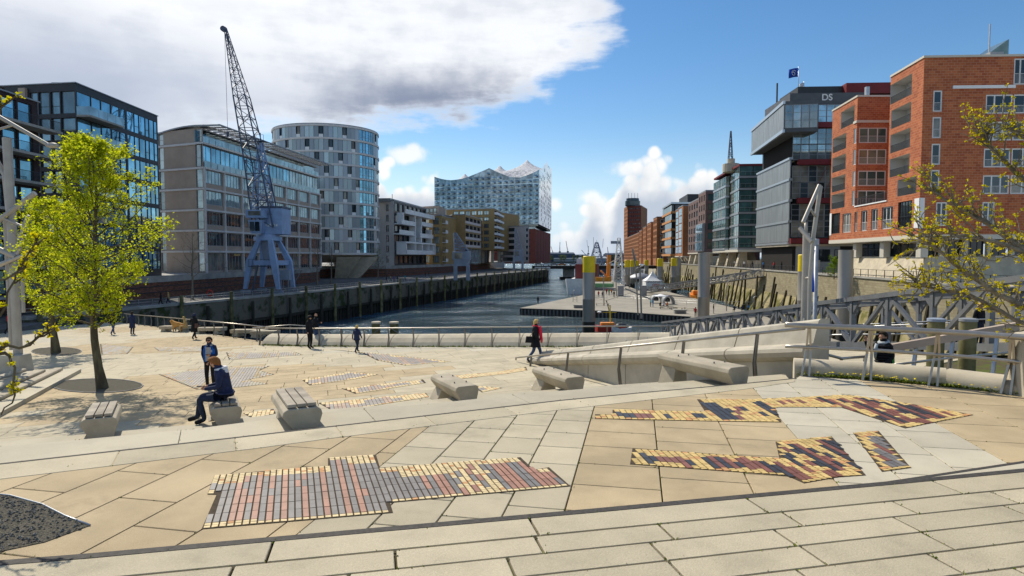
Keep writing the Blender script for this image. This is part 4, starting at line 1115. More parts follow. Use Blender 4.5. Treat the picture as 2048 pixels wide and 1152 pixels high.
def retaining_wall():
    pts = [(-57.3, 57), (-54.3, 78), (-52.2, 113), (-48.7, 150), (-49.7, 161), (-56.7, 168), (-56.7, 192), (-39.7, 196), (-37.7, 200), (-27.7, 232), (-11.7, 330)]
    t = thing('retaining_wall', 'patterned brick retaining wall with concrete cap below the buildings', 'wall', (-48, 150, ZP))
    for a, b in zip(pts[:-1], pts[1:]):
        F = Fac(t, a, b); F.wall(ZP, ZS - .85, [], 'wall_brick', 'brick_wall', o=.1); F.block('cap', 0, F.L, ZS - .85, ZS + .12, -.2, .25, 'concrete_grey')
        mb = MB()
        for z in (ZP + .9, ZP + 1.75): F.bx(mb, 0, F.L, z, z + .14, .1, .16)
        mb.build('stone_band', M['frame_dark'], t)
    # steps up to the street
    s = thing('quay_steps', 'steel stairs from the promenade up to the street by the crane', 'stairs', (-46, 133, ZP))
    F = Fac(s, (-48.9, 128), (-47.6, 140)); mb = MB()
    for i in range(14): F.block('tread', 3 + i * .32, 3.35 + i * .32, ZP + .2 + i * .235, ZP + .26 + i * .235, 1.2, 2.6, 'steel_dark')
    for o in (1.2, 2.6):
        MB().beam(F.pt(3, ZP + .1, o), F.pt(7.6, ZP + 3.3, o), .08, .25).build('stringer', M['steel_dark'], s); MB().beam(F.pt(3, ZP + 1.1, o), F.pt(7.6, ZP + 4.3, o), .05, .05).build('handrail', M['steel_dark'], s)
retaining_wall()

# ================================================================ harbour cranes
pm('crane_blue', (.27, .38, .58), .5, .4, var=.12, vscale=.9, metal=.1)
pm('crane_dark', (.075, .095, .14), .55, .4)
pm('crane_grey', (.24, .28, .35), .6, .4, var=.15, vscale=.5)
def lattice(mb, A, B, n, w):
    """A, B: lists of four corner points (bottom, top); n bays with cross bracing"""
    rows = [[A[k].lerp(B[k], i / n) for k in range(4)] for i in range(n + 1)]
    for k in range(4): mb.beam(A[k], B[k], w * 1.5)
    for i in range(n):
        for k in range(4):
            k2 = (k + 1) % 4
            mb.beam(rows[i][k], rows[i + 1][k2], w * .8) if (i + k) % 2 else mb.beam(rows[i][k2], rows[i + 1][k], w * .8)
            mb.beam(rows[i + 1][k], rows[i + 1][k2], w * .8)
def main_crane():
    Y = 106.0
    def q(px, py, y=Y): return at_y(px, py, y)
    o = q(540, 584); o.z = ZP
    t = thing('harbour_crane', 'tall blue harbour crane with a lattice jib on four portal legs', 'crane', o)
    legs = [((491, 584), (500, 522), (518, 480), Y - 1.5), ((557, 585), (548, 522), (541, 480), Y - 3.0), ((587, 583), (578, 522), (556, 480), Y + 3), ((524, 581), (528, 522), (524, 480), Y + 5)]
    knees = []
    for f, k, h, y in legs:
        p = q(*f, y); p.z = ZP + .9; kn = q(*k, y); tp = q(*h, y); knees.append((kn, y))
        wd = .55; mb = MB()
        def ring(c, w, d): return [c + Vector((-w, -d, 0)), c + Vector((w, -d, 0)), c + Vector((w, d, 0)), c + Vector((-w, d, 0))]
        mb.hexa(ring(p, .28, .3), ring(kn, .52, .42)); mb.hexa(ring(kn, .52, .42), ring(tp, .34, .34)); lg = mb.build('portal_leg', M['crane_blue'], t)
        mb = MB(); mb.box(p + Vector((0, 0, -.45)), (1.5, .6, .5)); 
        for e in (-.45, .45): mb.tube([p + Vector((e, -.2, -.66)), p + Vector((e, .2, -.66))], .24, 10)
        mb.build('wheel_bogie', M['crane_grey'], lg)
    for i in range(4):
        a, b = knees[i][0], knees[(i + 1) % 4][0]
        MB().beam(a + Vector((0, 0, -.3)), b + Vector((0, 0, -.3)), .42, .8).build('portal_beam', M['crane_blue'], t)
    c = q(536, 478, Y + .5)
    MB().lathe((c.x, c.y, 0), [(2.3, c.z - .3), (2.3, c.z + .35), (1.9, c.z + .35), (1.9, c.z + .75)], 20).build('slewing_ring', M['crane_blue'], t, sharp=30)
    MB().hexa([c + Vector(v) for v in ((-.55, -.5, -4.5), (.55, -.5, -4.5), (.55, .5, -4.5), (-.55, .5, -4.5))], [c + Vector(v) for v in ((-1.0, -1.0, -.3), (1.0, -1.0, -.3), (1.0, 1.0, -.3), (-1.0, 1.0, -.3))]).build('king_post', M['crane_grey'], t)
    mb = MB(); mb.box(c + Vector((-.3, -1.8, -4.6)), (4.2, 1.6, .12))
    for e in range(7): mb.box(c + Vector((-2.3 + e * .67, -2.5, -4.0)), (.05, .05, 1.1))
    mb.box(c + Vector((-.3, -2.5, -3.45)), (4.2, .05, .05)); mb.build('service_platform', M['crane_dark'], t)
    # machine house and cab
    hz = c.z + .75
    MB().box((c.x + 1.2, c.y + .6, hz + 2.2), (3.6, 4.2, 4.4)).build('machine_house', M['crane_blue'], t, bevel=.1)
    MB().box((c.x + 1.2, c.y + .6, hz + 4.55), (3.8, 4.4, .3)).build('machine_roof', M['crane_dark'], t)
    cb = MB().hexa([Vector((c.x + x, c.y + y, hz + .1)) for x, y in ((-1.7, -2.9), (.1, -2.9), (.1, -1.2), (-1.7, -1.2))], [Vector((c.x + x, c.y + y, hz + 2.3)) for x, y in ((-2.0, -3.1), (.3, -3.1), (.3, -1.2), (-2.0, -1.2))]).build('cab', M['crane_blue'], t)
    for x in (-1.4, -.55):
        MB().box((c.x + x, c.y - 3.04, hz + 1.25), (.72, .12, 1.5)).build('cab_window', M['glass_dark'], cb)
    MB().box((c.x - .8, c.y - 2.4, hz + 3.3), (3.2, 1.6, 1.3)).build('upper_cabin', M['crane_blue'], t)
    MB().box((c.x - .9, c.y - 3.22, hz + 3.4), (2.0, .1, .7)).build('cabin_window', M['glass_dark'], t)
    # white lettering plate on the house
    mb = MB(); rg = random.Random(2)
    for i in range(6): mb.box((c.x + .3 + i * .36, c.y - 1.53, hz + 1.5 + rg.uniform(-.1, .1)), (.22, .03, .32 + rg.random() * .15))
    mb.build('lettering', M['frame_white'], t)
    # jib: wide foot, slender head
    def quad(px0, px1, py, dpt, y=Y): a, b = q(px0, py, y - dpt / 2), q(px1, py, y + dpt / 2); return [Vector((a.x, a.y, a.z)), Vector((b.x, a.y, a.z)), Vector((b.x, b.y, a.z)), Vector((a.x, b.y, a.z))]
    f0, f1, f2, f3 = quad(506, 561, 455, 3.4), quad(488, 534, 320, 3.2), quad(466, 500, 190, 2.0), quad(448, 453, 54, .5)
    mb = MB(); lattice(mb, f0, f1, 5, .13); lattice(mb, f1, f2, 6, .11); lattice(mb, f2, f3, 10, .08); mb.build('jib', M['crane_dark'], t)
    MB().tube([q(447, 58) + Vector((0, -.3, 0)), q(447, 58) + Vector((0, .3, 0))], .45, 12).build('jib_sheave', M['crane_dark'], t)
    a0, a1 = quad(500, 552, 440, 3.0, Y + .5), quad(517, 526, 285, .9, Y + .5)
    mb = MB(); lattice(mb, a0, a1, 6, .11); mb.build('gantry_frame', M['crane_blue'], t)
    mb = MB(); p = q(521, 285)
    mb.box(p + Vector((0, 0, .2)), (1.6, 1.2, .1)); mb.beam(p, p + Vector((0, 0, 1.6)), .12)
    for e in (-.7, .7): mb.beam(p + Vector((e, -.5, .2)), p + Vector((e, -.5, 1.2)), .05)
    mb.beam(p + Vector((-.7, -.5, 1.2)), p + Vector((.7, -.5, 1.2)), .05); mb.build('lookout', M['crane_dark'], t)
    mb = MB(); mb.tube([q(521, 275), q(475, 170), q(452, 58)], .035, 5); mb.build('stay_cable', M['crane_dark'], t)
    h = q(449, 60); e = q(455, 262); mb = MB(); mb.tube([h, Vector((h.x + .15, h.y, e.z))], .03, 5); mb.build('hoist_cable', M['crane_dark'], t)
    MB().lathe((h.x + .15, h.y, e.z - 1.0), [(.05, 0), (.22, .3), (.22, .8), (.05, 1.0)], 8).build('hook_block', M['crane_dark'], t)
    k = q(572, 580); k.z = ZP
    mb = MB(); mb.box((k.x, k.y, ZP + 3.2), (1.5, 1.2, 1.7))
    for ex in (-.6, .6):
        for ey in (-.5, .5): mb.box((k.x + ex, k.y + ey, ZP + 1.3), (.12, .12, 2.3))
    mb.build('switch_box', M['crane_grey'], t)
    a, b = q(505, 585, Y + 1), q(515, 530, Y + 2); a.z = ZP + .3
    mb = MB(); mb.beam(a, b, .5, .12); mb.beam(a + Vector((-.9, 0, .9)), b + Vector((-.5, 0, .6)), .05); mb.build('access_ladder', M['crane_dark'], t)
main_crane()
def small_crane(px0, px1, pyb, Y, pyk, pyh, tip, label, cabw):
    def q(px, py, y=Y): return at_y(px, py, y)
    o = q((px0 + px1) / 2, pyb); t = thing('harbour_crane', label, 'crane', o)
    for x in (px0, px1):
        for dy in (-2, 2): p = q(x, pyb, Y + dy); k = q(x, pyk, Y + dy); p.z = ZP; MB().beam(p, k, 1.0, .8).build('portal_leg', M['crane_grey'], t)
    a, b = q(px0 - 2, pyk - 2), q(px1 + 2, pyk - 2); MB().beam(a, b, 4.5, 1.6).build('portal_beam', M['crane_grey'], t)
    c = (a + b) / 2; hz = zy(pyh, Y)
    MB().box((c.x, c.y, (c.z + .8 + hz) / 2), (cabw, 4, hz - c.z - .8)).build('cab', M['crane_grey'], t, bevel=.1)
    MB().box((c.x - cabw * .15, c.y - 2.02, (c.z + .8 + hz) / 2), (cabw * .45, .1, (hz - c.z) * .5)).build('cab_window', M['glass_dark'], t)
    T = at_y(*tip, Y); f = [Vector((c.x + x, c.y + y, hz)) for x, y in ((-cabw * .4, -1.2), (cabw * .4, -1.2), (cabw * .4, 1.2), (-cabw * .4, 1.2))]
    g = [T + Vector((x, y, 0)) for x, y in ((-.3, -.3), (.3, -.3), (.3, .3), (-.3, .3))]
    mb = MB(); lattice(mb, f, g, 7, .18); mb.build('jib', M['crane_grey'], t)
small_crane(911, 936, 550, 168, 528, 503, (910, 466), 'small grey crane with a white cab on a low portal', 4.6)
small_crane(1028, 1045, 543, 268, 520, 500, (1031, 459), 'slim grey crane in front of the pale office house', 4.0)
# ================================================================ houses on the other quay
pm('clad_grey', (.085, .088, .094), .45, .4, var=.15, vscale=.6)
pm('red_band', (.17, .022, .026), .6, .3, var=.1, vscale=.5)
pm('screen', (.30, .32, .32), .45, .5, metal=.6, var=.18, vscale=.7, stretch=(3, 3, .3))
pm('silver', (.52, .55, .57), .35, .5, metal=.7)
pm('soffit', (.60, .56, .47), .8, .3)
pm('orange_band', (.55, .26, .10), .7, .3)
pm('amber_wall', (.42, .30, .14), .8, .2)
pm('loggia_back', (.55, .53, .49), .85, .2)
def rp_(Y, o=0.0): return (RL(Y) + o, Y)
def text_mesh(txt, size, name, mat, parent, loc, rot, ext=.01, bold=0.0):
    cu = bpy.data.curves.new(name, 'FONT'); cu.body = txt; cu.size = size; cu.extrude = ext; cu.align_x = 'CENTER'; cu.align_y = 'CENTER'; cu.offset = bold
    ob = bpy.data.objects.new(name, cu); COL.objects.link(ob)
    dg = bpy.context.evaluated_depsgraph_get(); me = bpy.data.meshes.new_from_object(ob.evaluated_get(dg))
    bpy.data.objects.remove(ob); bpy.data.curves.remove(cu)
    me.materials.clear(); me.materials.append(M[mat])
    o = bpy.data.objects.new(name, me); COL.objects.link(o); o.parent = parent
    o.location = Vector(loc) - Vector(parent['_o']); o.rotation_euler = rot
    return o
def red_house():
    zb_, zt = 14.6, 35.1
    t = thing('apartment_building', 'red brick apartment house with loggias and white framed windows', 'building', (58, 86, ZS))
    A = Fac(t, rp_(101), rp_(74))                 # lowest storey along the water
    LN = A.L
    def sY(Y): return (101 - Y) / 27 * LN
    def sx(px): u = (px - CX) / FPX; return sY(39.34 / (u - .117))
    H, W = [], []
    for x0, x1, fm, n in ((1660, 1677, 'frame_dark', 4), (1682, 1699, 'frame_white', 3), (1706, 1711.5, 'frame_white', 1), (1719, 1731, 'frame_white', 2), (1739, 1752, 'frame_white', 2), (1760, 1782, 'frame_white', 3), (1792, 1820, 'frame_dark', 5)):
        h = (sx(x0), sx(x1), 15.6, 18.5 if fm == 'frame_white' else 18.8, .3); H.append(h); W.append((h, fm, n))
    A.wall(zb_, 19.3, H, 'red_brick')
    for h, fm, n in W: A.win(*h[:4], .2, cols=n, fw=.13 if fm == 'frame_white' else .07, fm=fm, gm='glass_dark', guard=.42)
    A.block('corner_panel', LN - 1.1, LN - .02, 15.4, 18.9, .005, .05, 'panel_white'); A.block('corner_panel', .02, .75, 15.4, 18.9, .005, .05, 'panel_white')
    A.block('concrete_edge', -.1, LN + .1, zb_ - .5, zb_, -.3, .06, 'soffit')
    # block at the corner
    B = Fac(t, rp_(82), rp_(74)); b0 = LN - B.L
    H, W = [], []
    for z in (28.4, 25.3, 22.2): H.append((.4, 5.4, z, z + 2.35, 1.8, 1))
    H.append((2.6, 7.2, 19.55, 21.6, 1.8, 1)); H.append((-.01, 5.4, 31.6, 34.1, 1.8, 1))
    B.wall(19.3, zt, H, 'red_brick', back='loggia_back')
    for h in H:
        B.rail(max(h[0], 0), h[1], h[2], -.12, 1.0, .13, name='loggia_railing')
        q = B.win(h[0] + (h[1] - h[0]) * .45, h[1] - .1, h[2] + .05, h[3] - .2, 1.7, cols=2, fm='frame_grey', gm='glass_dark', name='loggia_door')
    # block further back and the recess between
    C = Fac(t, rp_(101), rp_(91.8)); H = []
    for z in (28.4, 25.3, 22.2, 19.5): H.append((.4, 5.6, z, z + 2.3, 1.8, 1))
    H.append((3.4, 8.3, 31.6, 34.2, 1.8, 1)); todo = []
    for z in (28.5, 25.4, 22.3, 19.45): todo.append((8.2, 9.15, z, z + 2.2, .15))
    C.wall(19.3, zt, H + todo, 'red_brick', back='loggia_back')
    for h in H:
        C.rail(h[0], h[1], h[2], -.12, 1.0, .13, name='loggia_railing')
        C.win(h[0] + 1.6, h[1] - .1, h[2] + .05, h[3] - .2, 1.7, cols=3, fm='frame_grey', gm='glass_dark', name='loggia_door')
    for h in todo: C.win(*h[:4], .1, cols=2, fw=.1, fm='frame_white', gm='glass_grey')
    D = Fac(t, rp_(91.8), rp_(91.8, 7.0)); H = [(.35, 4.4, z, z + 2.2, .15) for z in (28.5, 25.4, 22.3, 19.45)]
    D.wall(19.3, zt, H, 'red_brick')
    for h in H: D.win(*h[:4], .1, cols=3, fw=.13, fm='frame_white', gm='glass_teal', guard=.45)
    D.block('stone_sill', -.05, 7, 31.4, 31.75, .01, .12, 'soffit'); C.block('stone_sill', 8.2, C.L + .1, 31.4, 31.75, .01, .12, 'soffit')
    E = Fac(t, rp_(91.8, 6.0), rp_(82, 6.0)); E.wall(19.3, zt, [], 'red_brick', 'recess_wall')
    E2 = Fac(t, rp_(82, 6.5), rp_(82)); E2.wall(19.3, zt, [], 'red_brick', 'recess_wall')
    A.block('terrace_floor', sY(91.8), sY(82), 19.2, 19.36, -6, .1, 'panel_white'); A.rail(sY(91.8), sY(82), 19.36, 0, 1.1, .13, name='terrace_railing')
    # face towards the viewer
    G = Fac(t, rp_(74), (78, 72.6)); H, W = [], []
    def gx(px): u = (px - CX) / FPX; return (u * G.p0.y - G.p0.x) / (G.d.x - u * G.d.y)
    for z in (28.9, 25.85, 22.75, 19.7): h = (gx(1855), gx(1873), z, z + 2.45, .25); H.append(h); W.append((h, 1))
    for z in (28.6, 25.5, 22.4, 19.3):
        for a, b, n in ((1959, 2012, 3), (2014, 2060, 2), (2075, 2130, 3)): h = (gx(a), gx(b), z, z + 2.2, .25); H.append(h); W.append((h, n))
    h = (gx(2012), gx(2038), 31.9, 34.9, .25); H.append(h); W.append((h, 2))
    for a, b in ((1868, 1890), (1960, 1985)): h = (gx(a), gx(b), 15.6, 18.4, .25); H.append(h); W.append((h, 2))
    G.wall(zb_, zt, H, 'red_brick')
    for h, n in W: G.win(*h[:4], .1, cols=n, fw=.16, fm='frame_white', gm='glass_dark', guard=.42)
    G.block('stone_sill', gx(1892), gx(2015), 31.5, 31.85, .01, .14, 'panel_white'); G.block('corner_panel', .02, .55, 15.3, 18.9, .005, .05, 'panel_white')
    G.block('concrete_edge', .02, G.L, zb_ - .5, zb_, -.3, .06, 'soffit')
    poly = [rp_(101), rp_(74), (78, 72.6), (78, 101)]
    core(t, [rp_(101, 2.6), rp_(92.4, 2.6), rp_(92.4, 6.6), rp_(81, 6.6), rp_(81, 2.6), rp_(74.8, 2.6), (77, 73.4), (77, 100)], 19.4, zt - .4); core(t, [rp_(100.6, .5), rp_(74.6, .5), (77, 73.4), (77, 100)], zb_, 19.1)
    MB().prism([rp_(101, -.05), rp_(73.9, -.05), (78, 72.5), (78, 101)], zb_ - .55, zb_ - .45).build('underside', M['soffit'], t)
    mb = MB(); mb.prism([rp_(82, -.1), rp_(73.9, -.1), (78, 72.4), (78, 82)], zt, zt + .25); mb.build('roof', M['soffit'], t)
    MB().prism([rp_(101.1, -.1), rp_(91.7, -.1), (70, 91.7), (70, 101.1)], zt, zt + .25).build('roof', M['soffit'], t)
    MB().prism([rp_(92, 5.9), rp_(81.9, 5.9), (70, 81.9), (70, 92)], zt - .1, zt + .2).build('roof', M['soffit'], t)
    MB().box((RL(88) + 3, 94, zt + 1.0), (.5, .5, 2)).build('flue', M['steel'], t); MB().box((57.5, 76, zt + .7), (1.6, 1.2, .9)).build('chimney', M['frame_grey'], t); MB().box((57, 76, zt + 2.6), (.12, .12, 4)).build('mast', M['steel'], t)
    p = at_y(1990, 112, 76); MB().add([p + Vector(v) for v in ((-1.2, 0, 0), (1.6, 0, 0), (1.6, 3, 0), (-1.2, 3, 0), (1.6, 0, 2.0), (1.6, 3, 2.0))], [(0, 1, 4), (3, 5, 2), (0, 4, 5, 3), (1, 2, 5, 4), (0, 3, 2, 1)]).build('skylight', M['glass_teal'], t)
    # glazed storey and columns below, sloping concrete plinth
    S = Fac(t, rp_(100, 4), rp_(76, 4)); n = 12
    for i in range(n): S.win(i * S.L / n, (i + 1) * S.L / n - .05, 12.0, 14.1, 0, fw=.06, gm='glass_dark')
    S2 = Fac(t, rp_(76, 4), (78, 75)); n = 10
    for i in range(n): S2.win(i * S2.L / n, (i + 1) * S2.L / n - .35, 12.0, 14.1, 0, cols=3, fw=.06, gm='glass_dark')
    for Y in (75.2, 84.5, 93): MB().box((RL(Y) + 1.1, Y, 13.0), (.9, .9, 2.2)).build('column', M['soffit'], t)
    for x in (51.8, 54.6, 57.4, 60.2, 63.0): MB().box((x, 75.5, 13.0), (.45, .5, 2.2)).build('column', M['soffit'], t)
    mb = MB(); mb.hexa([(*rp_(96, .35), ZS), (*rp_(74.4, .35), ZS), (*rp_(74.4, 8), ZS), (*rp_(96, 8), ZS)], [(*rp_(96, 1.6), 12), (*rp_(75.3, 1.6), 12), (*rp_(75.3, 8), 12), (*rp_(96, 8), 12)]); mb.build('plinth', M['concrete_light'], t)
    mb = MB(); mb.hexa([(49, 74.6, ZS), (78, 73, ZS), (78, 80, ZS), (49, 80, ZS)], [(50.4, 75.7, 11.98), (78, 74.2, 11.98), (78, 80, 11.98), (50.4, 80, 11.98)]); mb.build('plinth', M['concrete_light'], t)
    S3 = Fac(t, rp_(95, 1.7), rp_(84.5, 1.7)); S3.rail(0, S3.L, 12.0, 0, 1.0, .5, name='terrace_railing')
red_house()

def dark_glass_house():
    t = thing('office_building', 'dark glass office house with red bands, metal screens and cantilevered top box', 'building', (64, 128, ZS))
    Yn, Yf = 121.0, 144.0; zb_ = 14.4
    poly = [rp_(Yf), rp_(Yn), (82, Yn - 3), (82, Yf)]
    core(t, shrink(poly, 1.2), 9.2, 40.4, 'interior')
    A = Fac(t, rp_(Yf), rp_(Yn)); L = A.L
    for z in (14.9, 19.0, 23.0, 27.0):
        for i in range(6): A.block('metal_screen', i * L / 6 + .03, (i + 1) * L / 6 - .03, z, z + 3.6, -.1, .12, 'screen')
    for z in (14.4, 18.55, 22.6, 26.6, 30.6): A.block('floor_edge', -.1, L + .05, z, z + .42, -.4, .3, 'silver')
    # recessed glass, then the projecting top box
    for i in range(6): A.win(i * L / 6, (i + 1) * L / 6 - .05, 31.2, 35.2, 1.0, cols=2, rows=2, fw=.09, gm='glass_dark')
    T = Fac(t, rp_(Yf + 1, -1.2), rp_(Yn - 2.5, -2.2)); TL = T.L
    T.block('top_box', 0, TL, 35.3, 41.0, -6, -.02, 'clad_grey'); T.block('floor_edge', -.1, TL + .1, 35.2, 35.8, -.1, .3, 'silver'); T.block('floor_edge', -.1, TL + .1, 40.5, 41.1, -.1, .3, 'silver')
    for i in range(7): T.block('metal_screen', i * TL / 7 + .03, (i + 1) * TL / 7 - .03, 35.9, 40.4, .0, .14, 'screen')
    V = Fac(t, T.p1, T.pt(TL, 0, -6))
    for i in range(4): V.win(.1 + i * 1.45, 1.5 + i * 1.45, 36.0, 40.3, -.06, rows=3, fw=.08, fm='frame_grey', gm='glass_grey')
    # face towards the viewer: glazing and red bands
    B = Fac(t, rp_(Yn), (82, Yn - 1.5)); n = 8
    for z0, z1 in ((15.7, 18.8), (18.9, 22.1), (23.1, 26.2), (26.3, 29.4), (30.5, 33.4), (33.5, 36.4), (37.6, 40.9)):
        for i in range(n):
            a = .3 + i * 1.55
            B.win(a, a + 1.5, z0, z1, -.02, rows=3, fw=.07, gm='glass_dark' if z0 < 30 else 'glass_grey', fm='frame_grey')
    for z in (14.5, 22.2, 29.5, 36.5): B.block('red_band', 1.2 if z > 20 else 0, 14, z, z + 1.0, .02, .9, 'red_band')
    B.block('wall', 12.7, 28, ZS, 41, -.2, .0, 'clad_black')
    B.block('parapet', -.3, 14, 41, 43.2, -14, -.3, 'clad_grey')
    B.block('roof_house', 2.0, 16, 43.2, 45.0, -12, -2.5, 'frame_dark'); B.block('roof_house', 10.5, 20, 43.2, 45.2, -10, -1.0, 'red_band')
    p = B.pt(6.6, 42.3, -.24); text_mesh('DS', 1.7, 'sign_letters', 'frame_white', t, p, (R(90), 0, B.rz), .05, .03)
    for a in (3, 5, 8): MB().beam(B.pt(a, 22.4, 1.0), B.pt(a + 6, 34, 1.0), .07).build('stay_rod', M['red_band'], t)
    MB().box(B.pt(-.0, 45.2, -8), (.25, .25, 4)).build('roof_post', M['frame_dark'], t)
    # storey over the quay
    S = Fac(t, rp_(Yf, 4), rp_(Yn, 4)); 
    for i in range(8): S.win(i * S.L / 8, (i + 1) * S.L / 8 - .2, 11.3, 14.2, -.05, gm='glass_dark')
    S.block('plinth', 0, S.L, ZS, 11.3, -2, .6, 'concrete_light')
    MB().prism([rp_(Yf, -.1), rp_(Yn, -.1), (82, Yn - 1.6), (82, Yf)], 14.0, 14.4).build('underside', M['concrete_light'], t)
    Q = Fac(t, rp_(Yn + .3, 1.5), (78, Yn - 1.2)); Q.block('quay_wall_panel', 0, Q.L, ZS, 14.0, -.5, 0, 'frame_grey')
    for a in (1.2, 4.2, 7.2): Q.win(a, a + 2.2, 11.0, 13.4, -.03, cols=2, fw=.07, gm='glass_dark')
    for Y in (124, 132, 140): MB().hexa([(RL(Y) + 1, Y - .6, ZS), (RL(Y) + 2.6, Y - .6, ZS), (RL(Y) + 2.6, Y + .6, ZS), (RL(Y) + 1, Y + .6, ZS)], [(RL(Y) + 1.6, Y - .4, 14), (RL(Y) + 2.6, Y - .4, 14), (RL(Y) + 2.6, Y + .4, 14), (RL(Y) + 1.6, Y + .4, 14)]).build('column', M['concrete_light'], t)
dark_glass_house()
def flag_pole(px, py0, py1, Y, label, big):
    p = at_y(px, py0, Y); q = at_y(px, py1, Y); t = thing('flag_pole', label, 'flag pole', p)
    MB().tube([p, q], [.09, .05], 8).build('pole', M['steel'], t, smooth=True)
    w, h = (1.9, 1.75) if big else (.9, 1.3); n = 8; vs, fs = [], []
    for i in range(n + 1):
        for j in range(3): k = i / n; vs.append((q.x - .06 - k * w, q.y + .18 * math.sin(k * 6) * (k + .2), q.z - .3 - h * j / 2 - k * .25 + .08 * math.sin(k * 5)))
    for i in range(n):
        for j in range(2): a = i * 3 + j; fs.append((a, a + 3, a + 4, a + 1))
    m = MB().add(vs, fs); 
    o = m.build('flag', M['flag_blue'] if big else M['flag_pale'], t, smooth=True, fix=False); s = o.modifiers.new('thickness', 'SOLIDIFY'); s.thickness = .02
    if big:                                   # white emblem: a ring with a wave through it
        mb = MB(); c = Vector((q.x - .95, q.y - .12, q.z - 1.25))
        mb.tube([c + Vector((.42 * math.cos(a), 0, .5 * math.sin(a))) for a in (R(30 + 40 * i) for i in range(8))], .06, 5)
        mb.tube([c + Vector((-.3 + .12 * i, 0, .16 * math.sin(i * 1.1))) for i in range(6)], .07, 5); mb.build('emblem', M['frame_white'], o)
pm('flag_blue', (.012, .06, .36), .75, .2); pm('flag_pale', (.6, .6, .62), .75, .2)
flag_pole(1597, 205, 133, 127, 'blue flag with a white emblem on a roof pole', True)
flag_pole(1608, 208, 162, 128, 'small pale flag on the shorter roof pole', False)

def glassy(F, z0, z1, floors, cols, gm, fm='frame_grey', band='silver', o=0.05):
    fh = (z1 - z0) / floors
    for i in range(floors):
        z = z0 + i * fh
        for j in range(cols): F.win(j * F.L / cols + .03, (j + 1) * F.L / cols - .03, z + .55, z + fh - .05, -o, fw=.07, fm=fm, gm=gm, transom=.32, sub=F.L / cols > 1.6)
        F.block('floor_band', -.05, F.L + .05, z, z + .5, o - .1, o + .16, band)
def grey_glass_house():
    t = thing('apartment_building', 'grey green glass apartment house with stacked winter gardens', 'building', (66, 172, ZS))
    p1, p2, p3, p4 = rp_(193), rp_(176), (RL(176) + 2.0, 175.5), None
    A = Fac(t, rp_(193), rp_(176)); B = Fac(t, rp_(176), (RL(176) + 3, 175.6)); C = Fac(t, (RL(174) + 1.2, 175), (RL(163) + .5, 163)); D = Fac(t, (RL(163) + .5, 163), (72, 161.5))
    core(t, [(RL(193) + .8, 192), (RL(177) + .8, 177), (RL(164) + 1.6, 164), (76, 163), (76, 192)], 13.6, 34.6)
    glassy(A, 13.8, 34.4, 7, 7, 'glass_teal'); glassy(B, 13.8, 34.4, 7, 2, 'glass_teal'); glassy(C, 13.8, 35.4, 7, 5, 'glass_teal'); glassy(D, 13.8, 35.4, 7, 4, 'glass_teal', 'frame_dark', 'frame_grey')
    for i in range(7): D.rail(.2, D.L, 14.5 + i * 3.08, .35, 1.0, 1.1, 'silver')
    MB().prism([(RL(193), 193.2), (RL(176) - .1, 175.8), (RL(163) + .3, 162.8), (76, 161), (76, 193)], 13.2, 13.8).build('underside', M['soffit'], t)
    MB().prism([(RL(193), 193.2), (RL(176) - .1, 175.8), (RL(163) + .3, 162.8), (76, 161), (76, 193)], 35.4, 35.9).build('roof', M['wine_flat'] if 'wine_flat' in M else M['red_band'], t)
    for Y in (166, 178, 190): MB().hexa([(RL(Y) + .5, Y - .8, ZS), (RL(Y) + 3.4, Y - .8, ZS), (RL(Y) + 3.4, Y + .8, ZS), (RL(Y) + .5, Y + .8, ZS)], [(RL(Y) + 1.6, Y - .5, 13.2), (RL(Y) + 3.4, Y - .5, 13.2), (RL(Y) + 3.4, Y + .5, 13.2), (RL(Y) + 1.6, Y + .5, 13.2)]).build('column', M['concrete_light'], t)
    S = Fac(t, rp_(193, 5), rp_(160, 5)); S.block('glass_storey', 0, S.L, 11, 13.2, -.3, 0, 'glass_dark'); S.block('plinth', 0, S.L, ZS, 11, -1, .4, 'concrete_light')
    # stepped roof works and aerial behind
    c = at_y(1462, 330, 172); MB().lathe((c.x, c.y, 36), [(2.2, -1), (2.2, 1.2), (1.0, 1.2), (1.0, 2.6)], 16).build('roof_plant', M['concrete_light'], t)
    mb = MB(); b = Vector((c.x - .2, c.y, 38.5)); lattice(mb, [b + Vector(v) for v in ((-.5, -.5, 0), (.5, -.5, 0), (.5, .5, 0), (-.5, .5, 0))], [b + Vector(v) for v in ((-.1, -.1, 7.6), (.1, -.1, 7.6), (.1, .1, 7.6), (-.1, .1, 7.6))], 6, .1); mb.build('aerial', M['crane_dark'], t)
grey_glass_house()
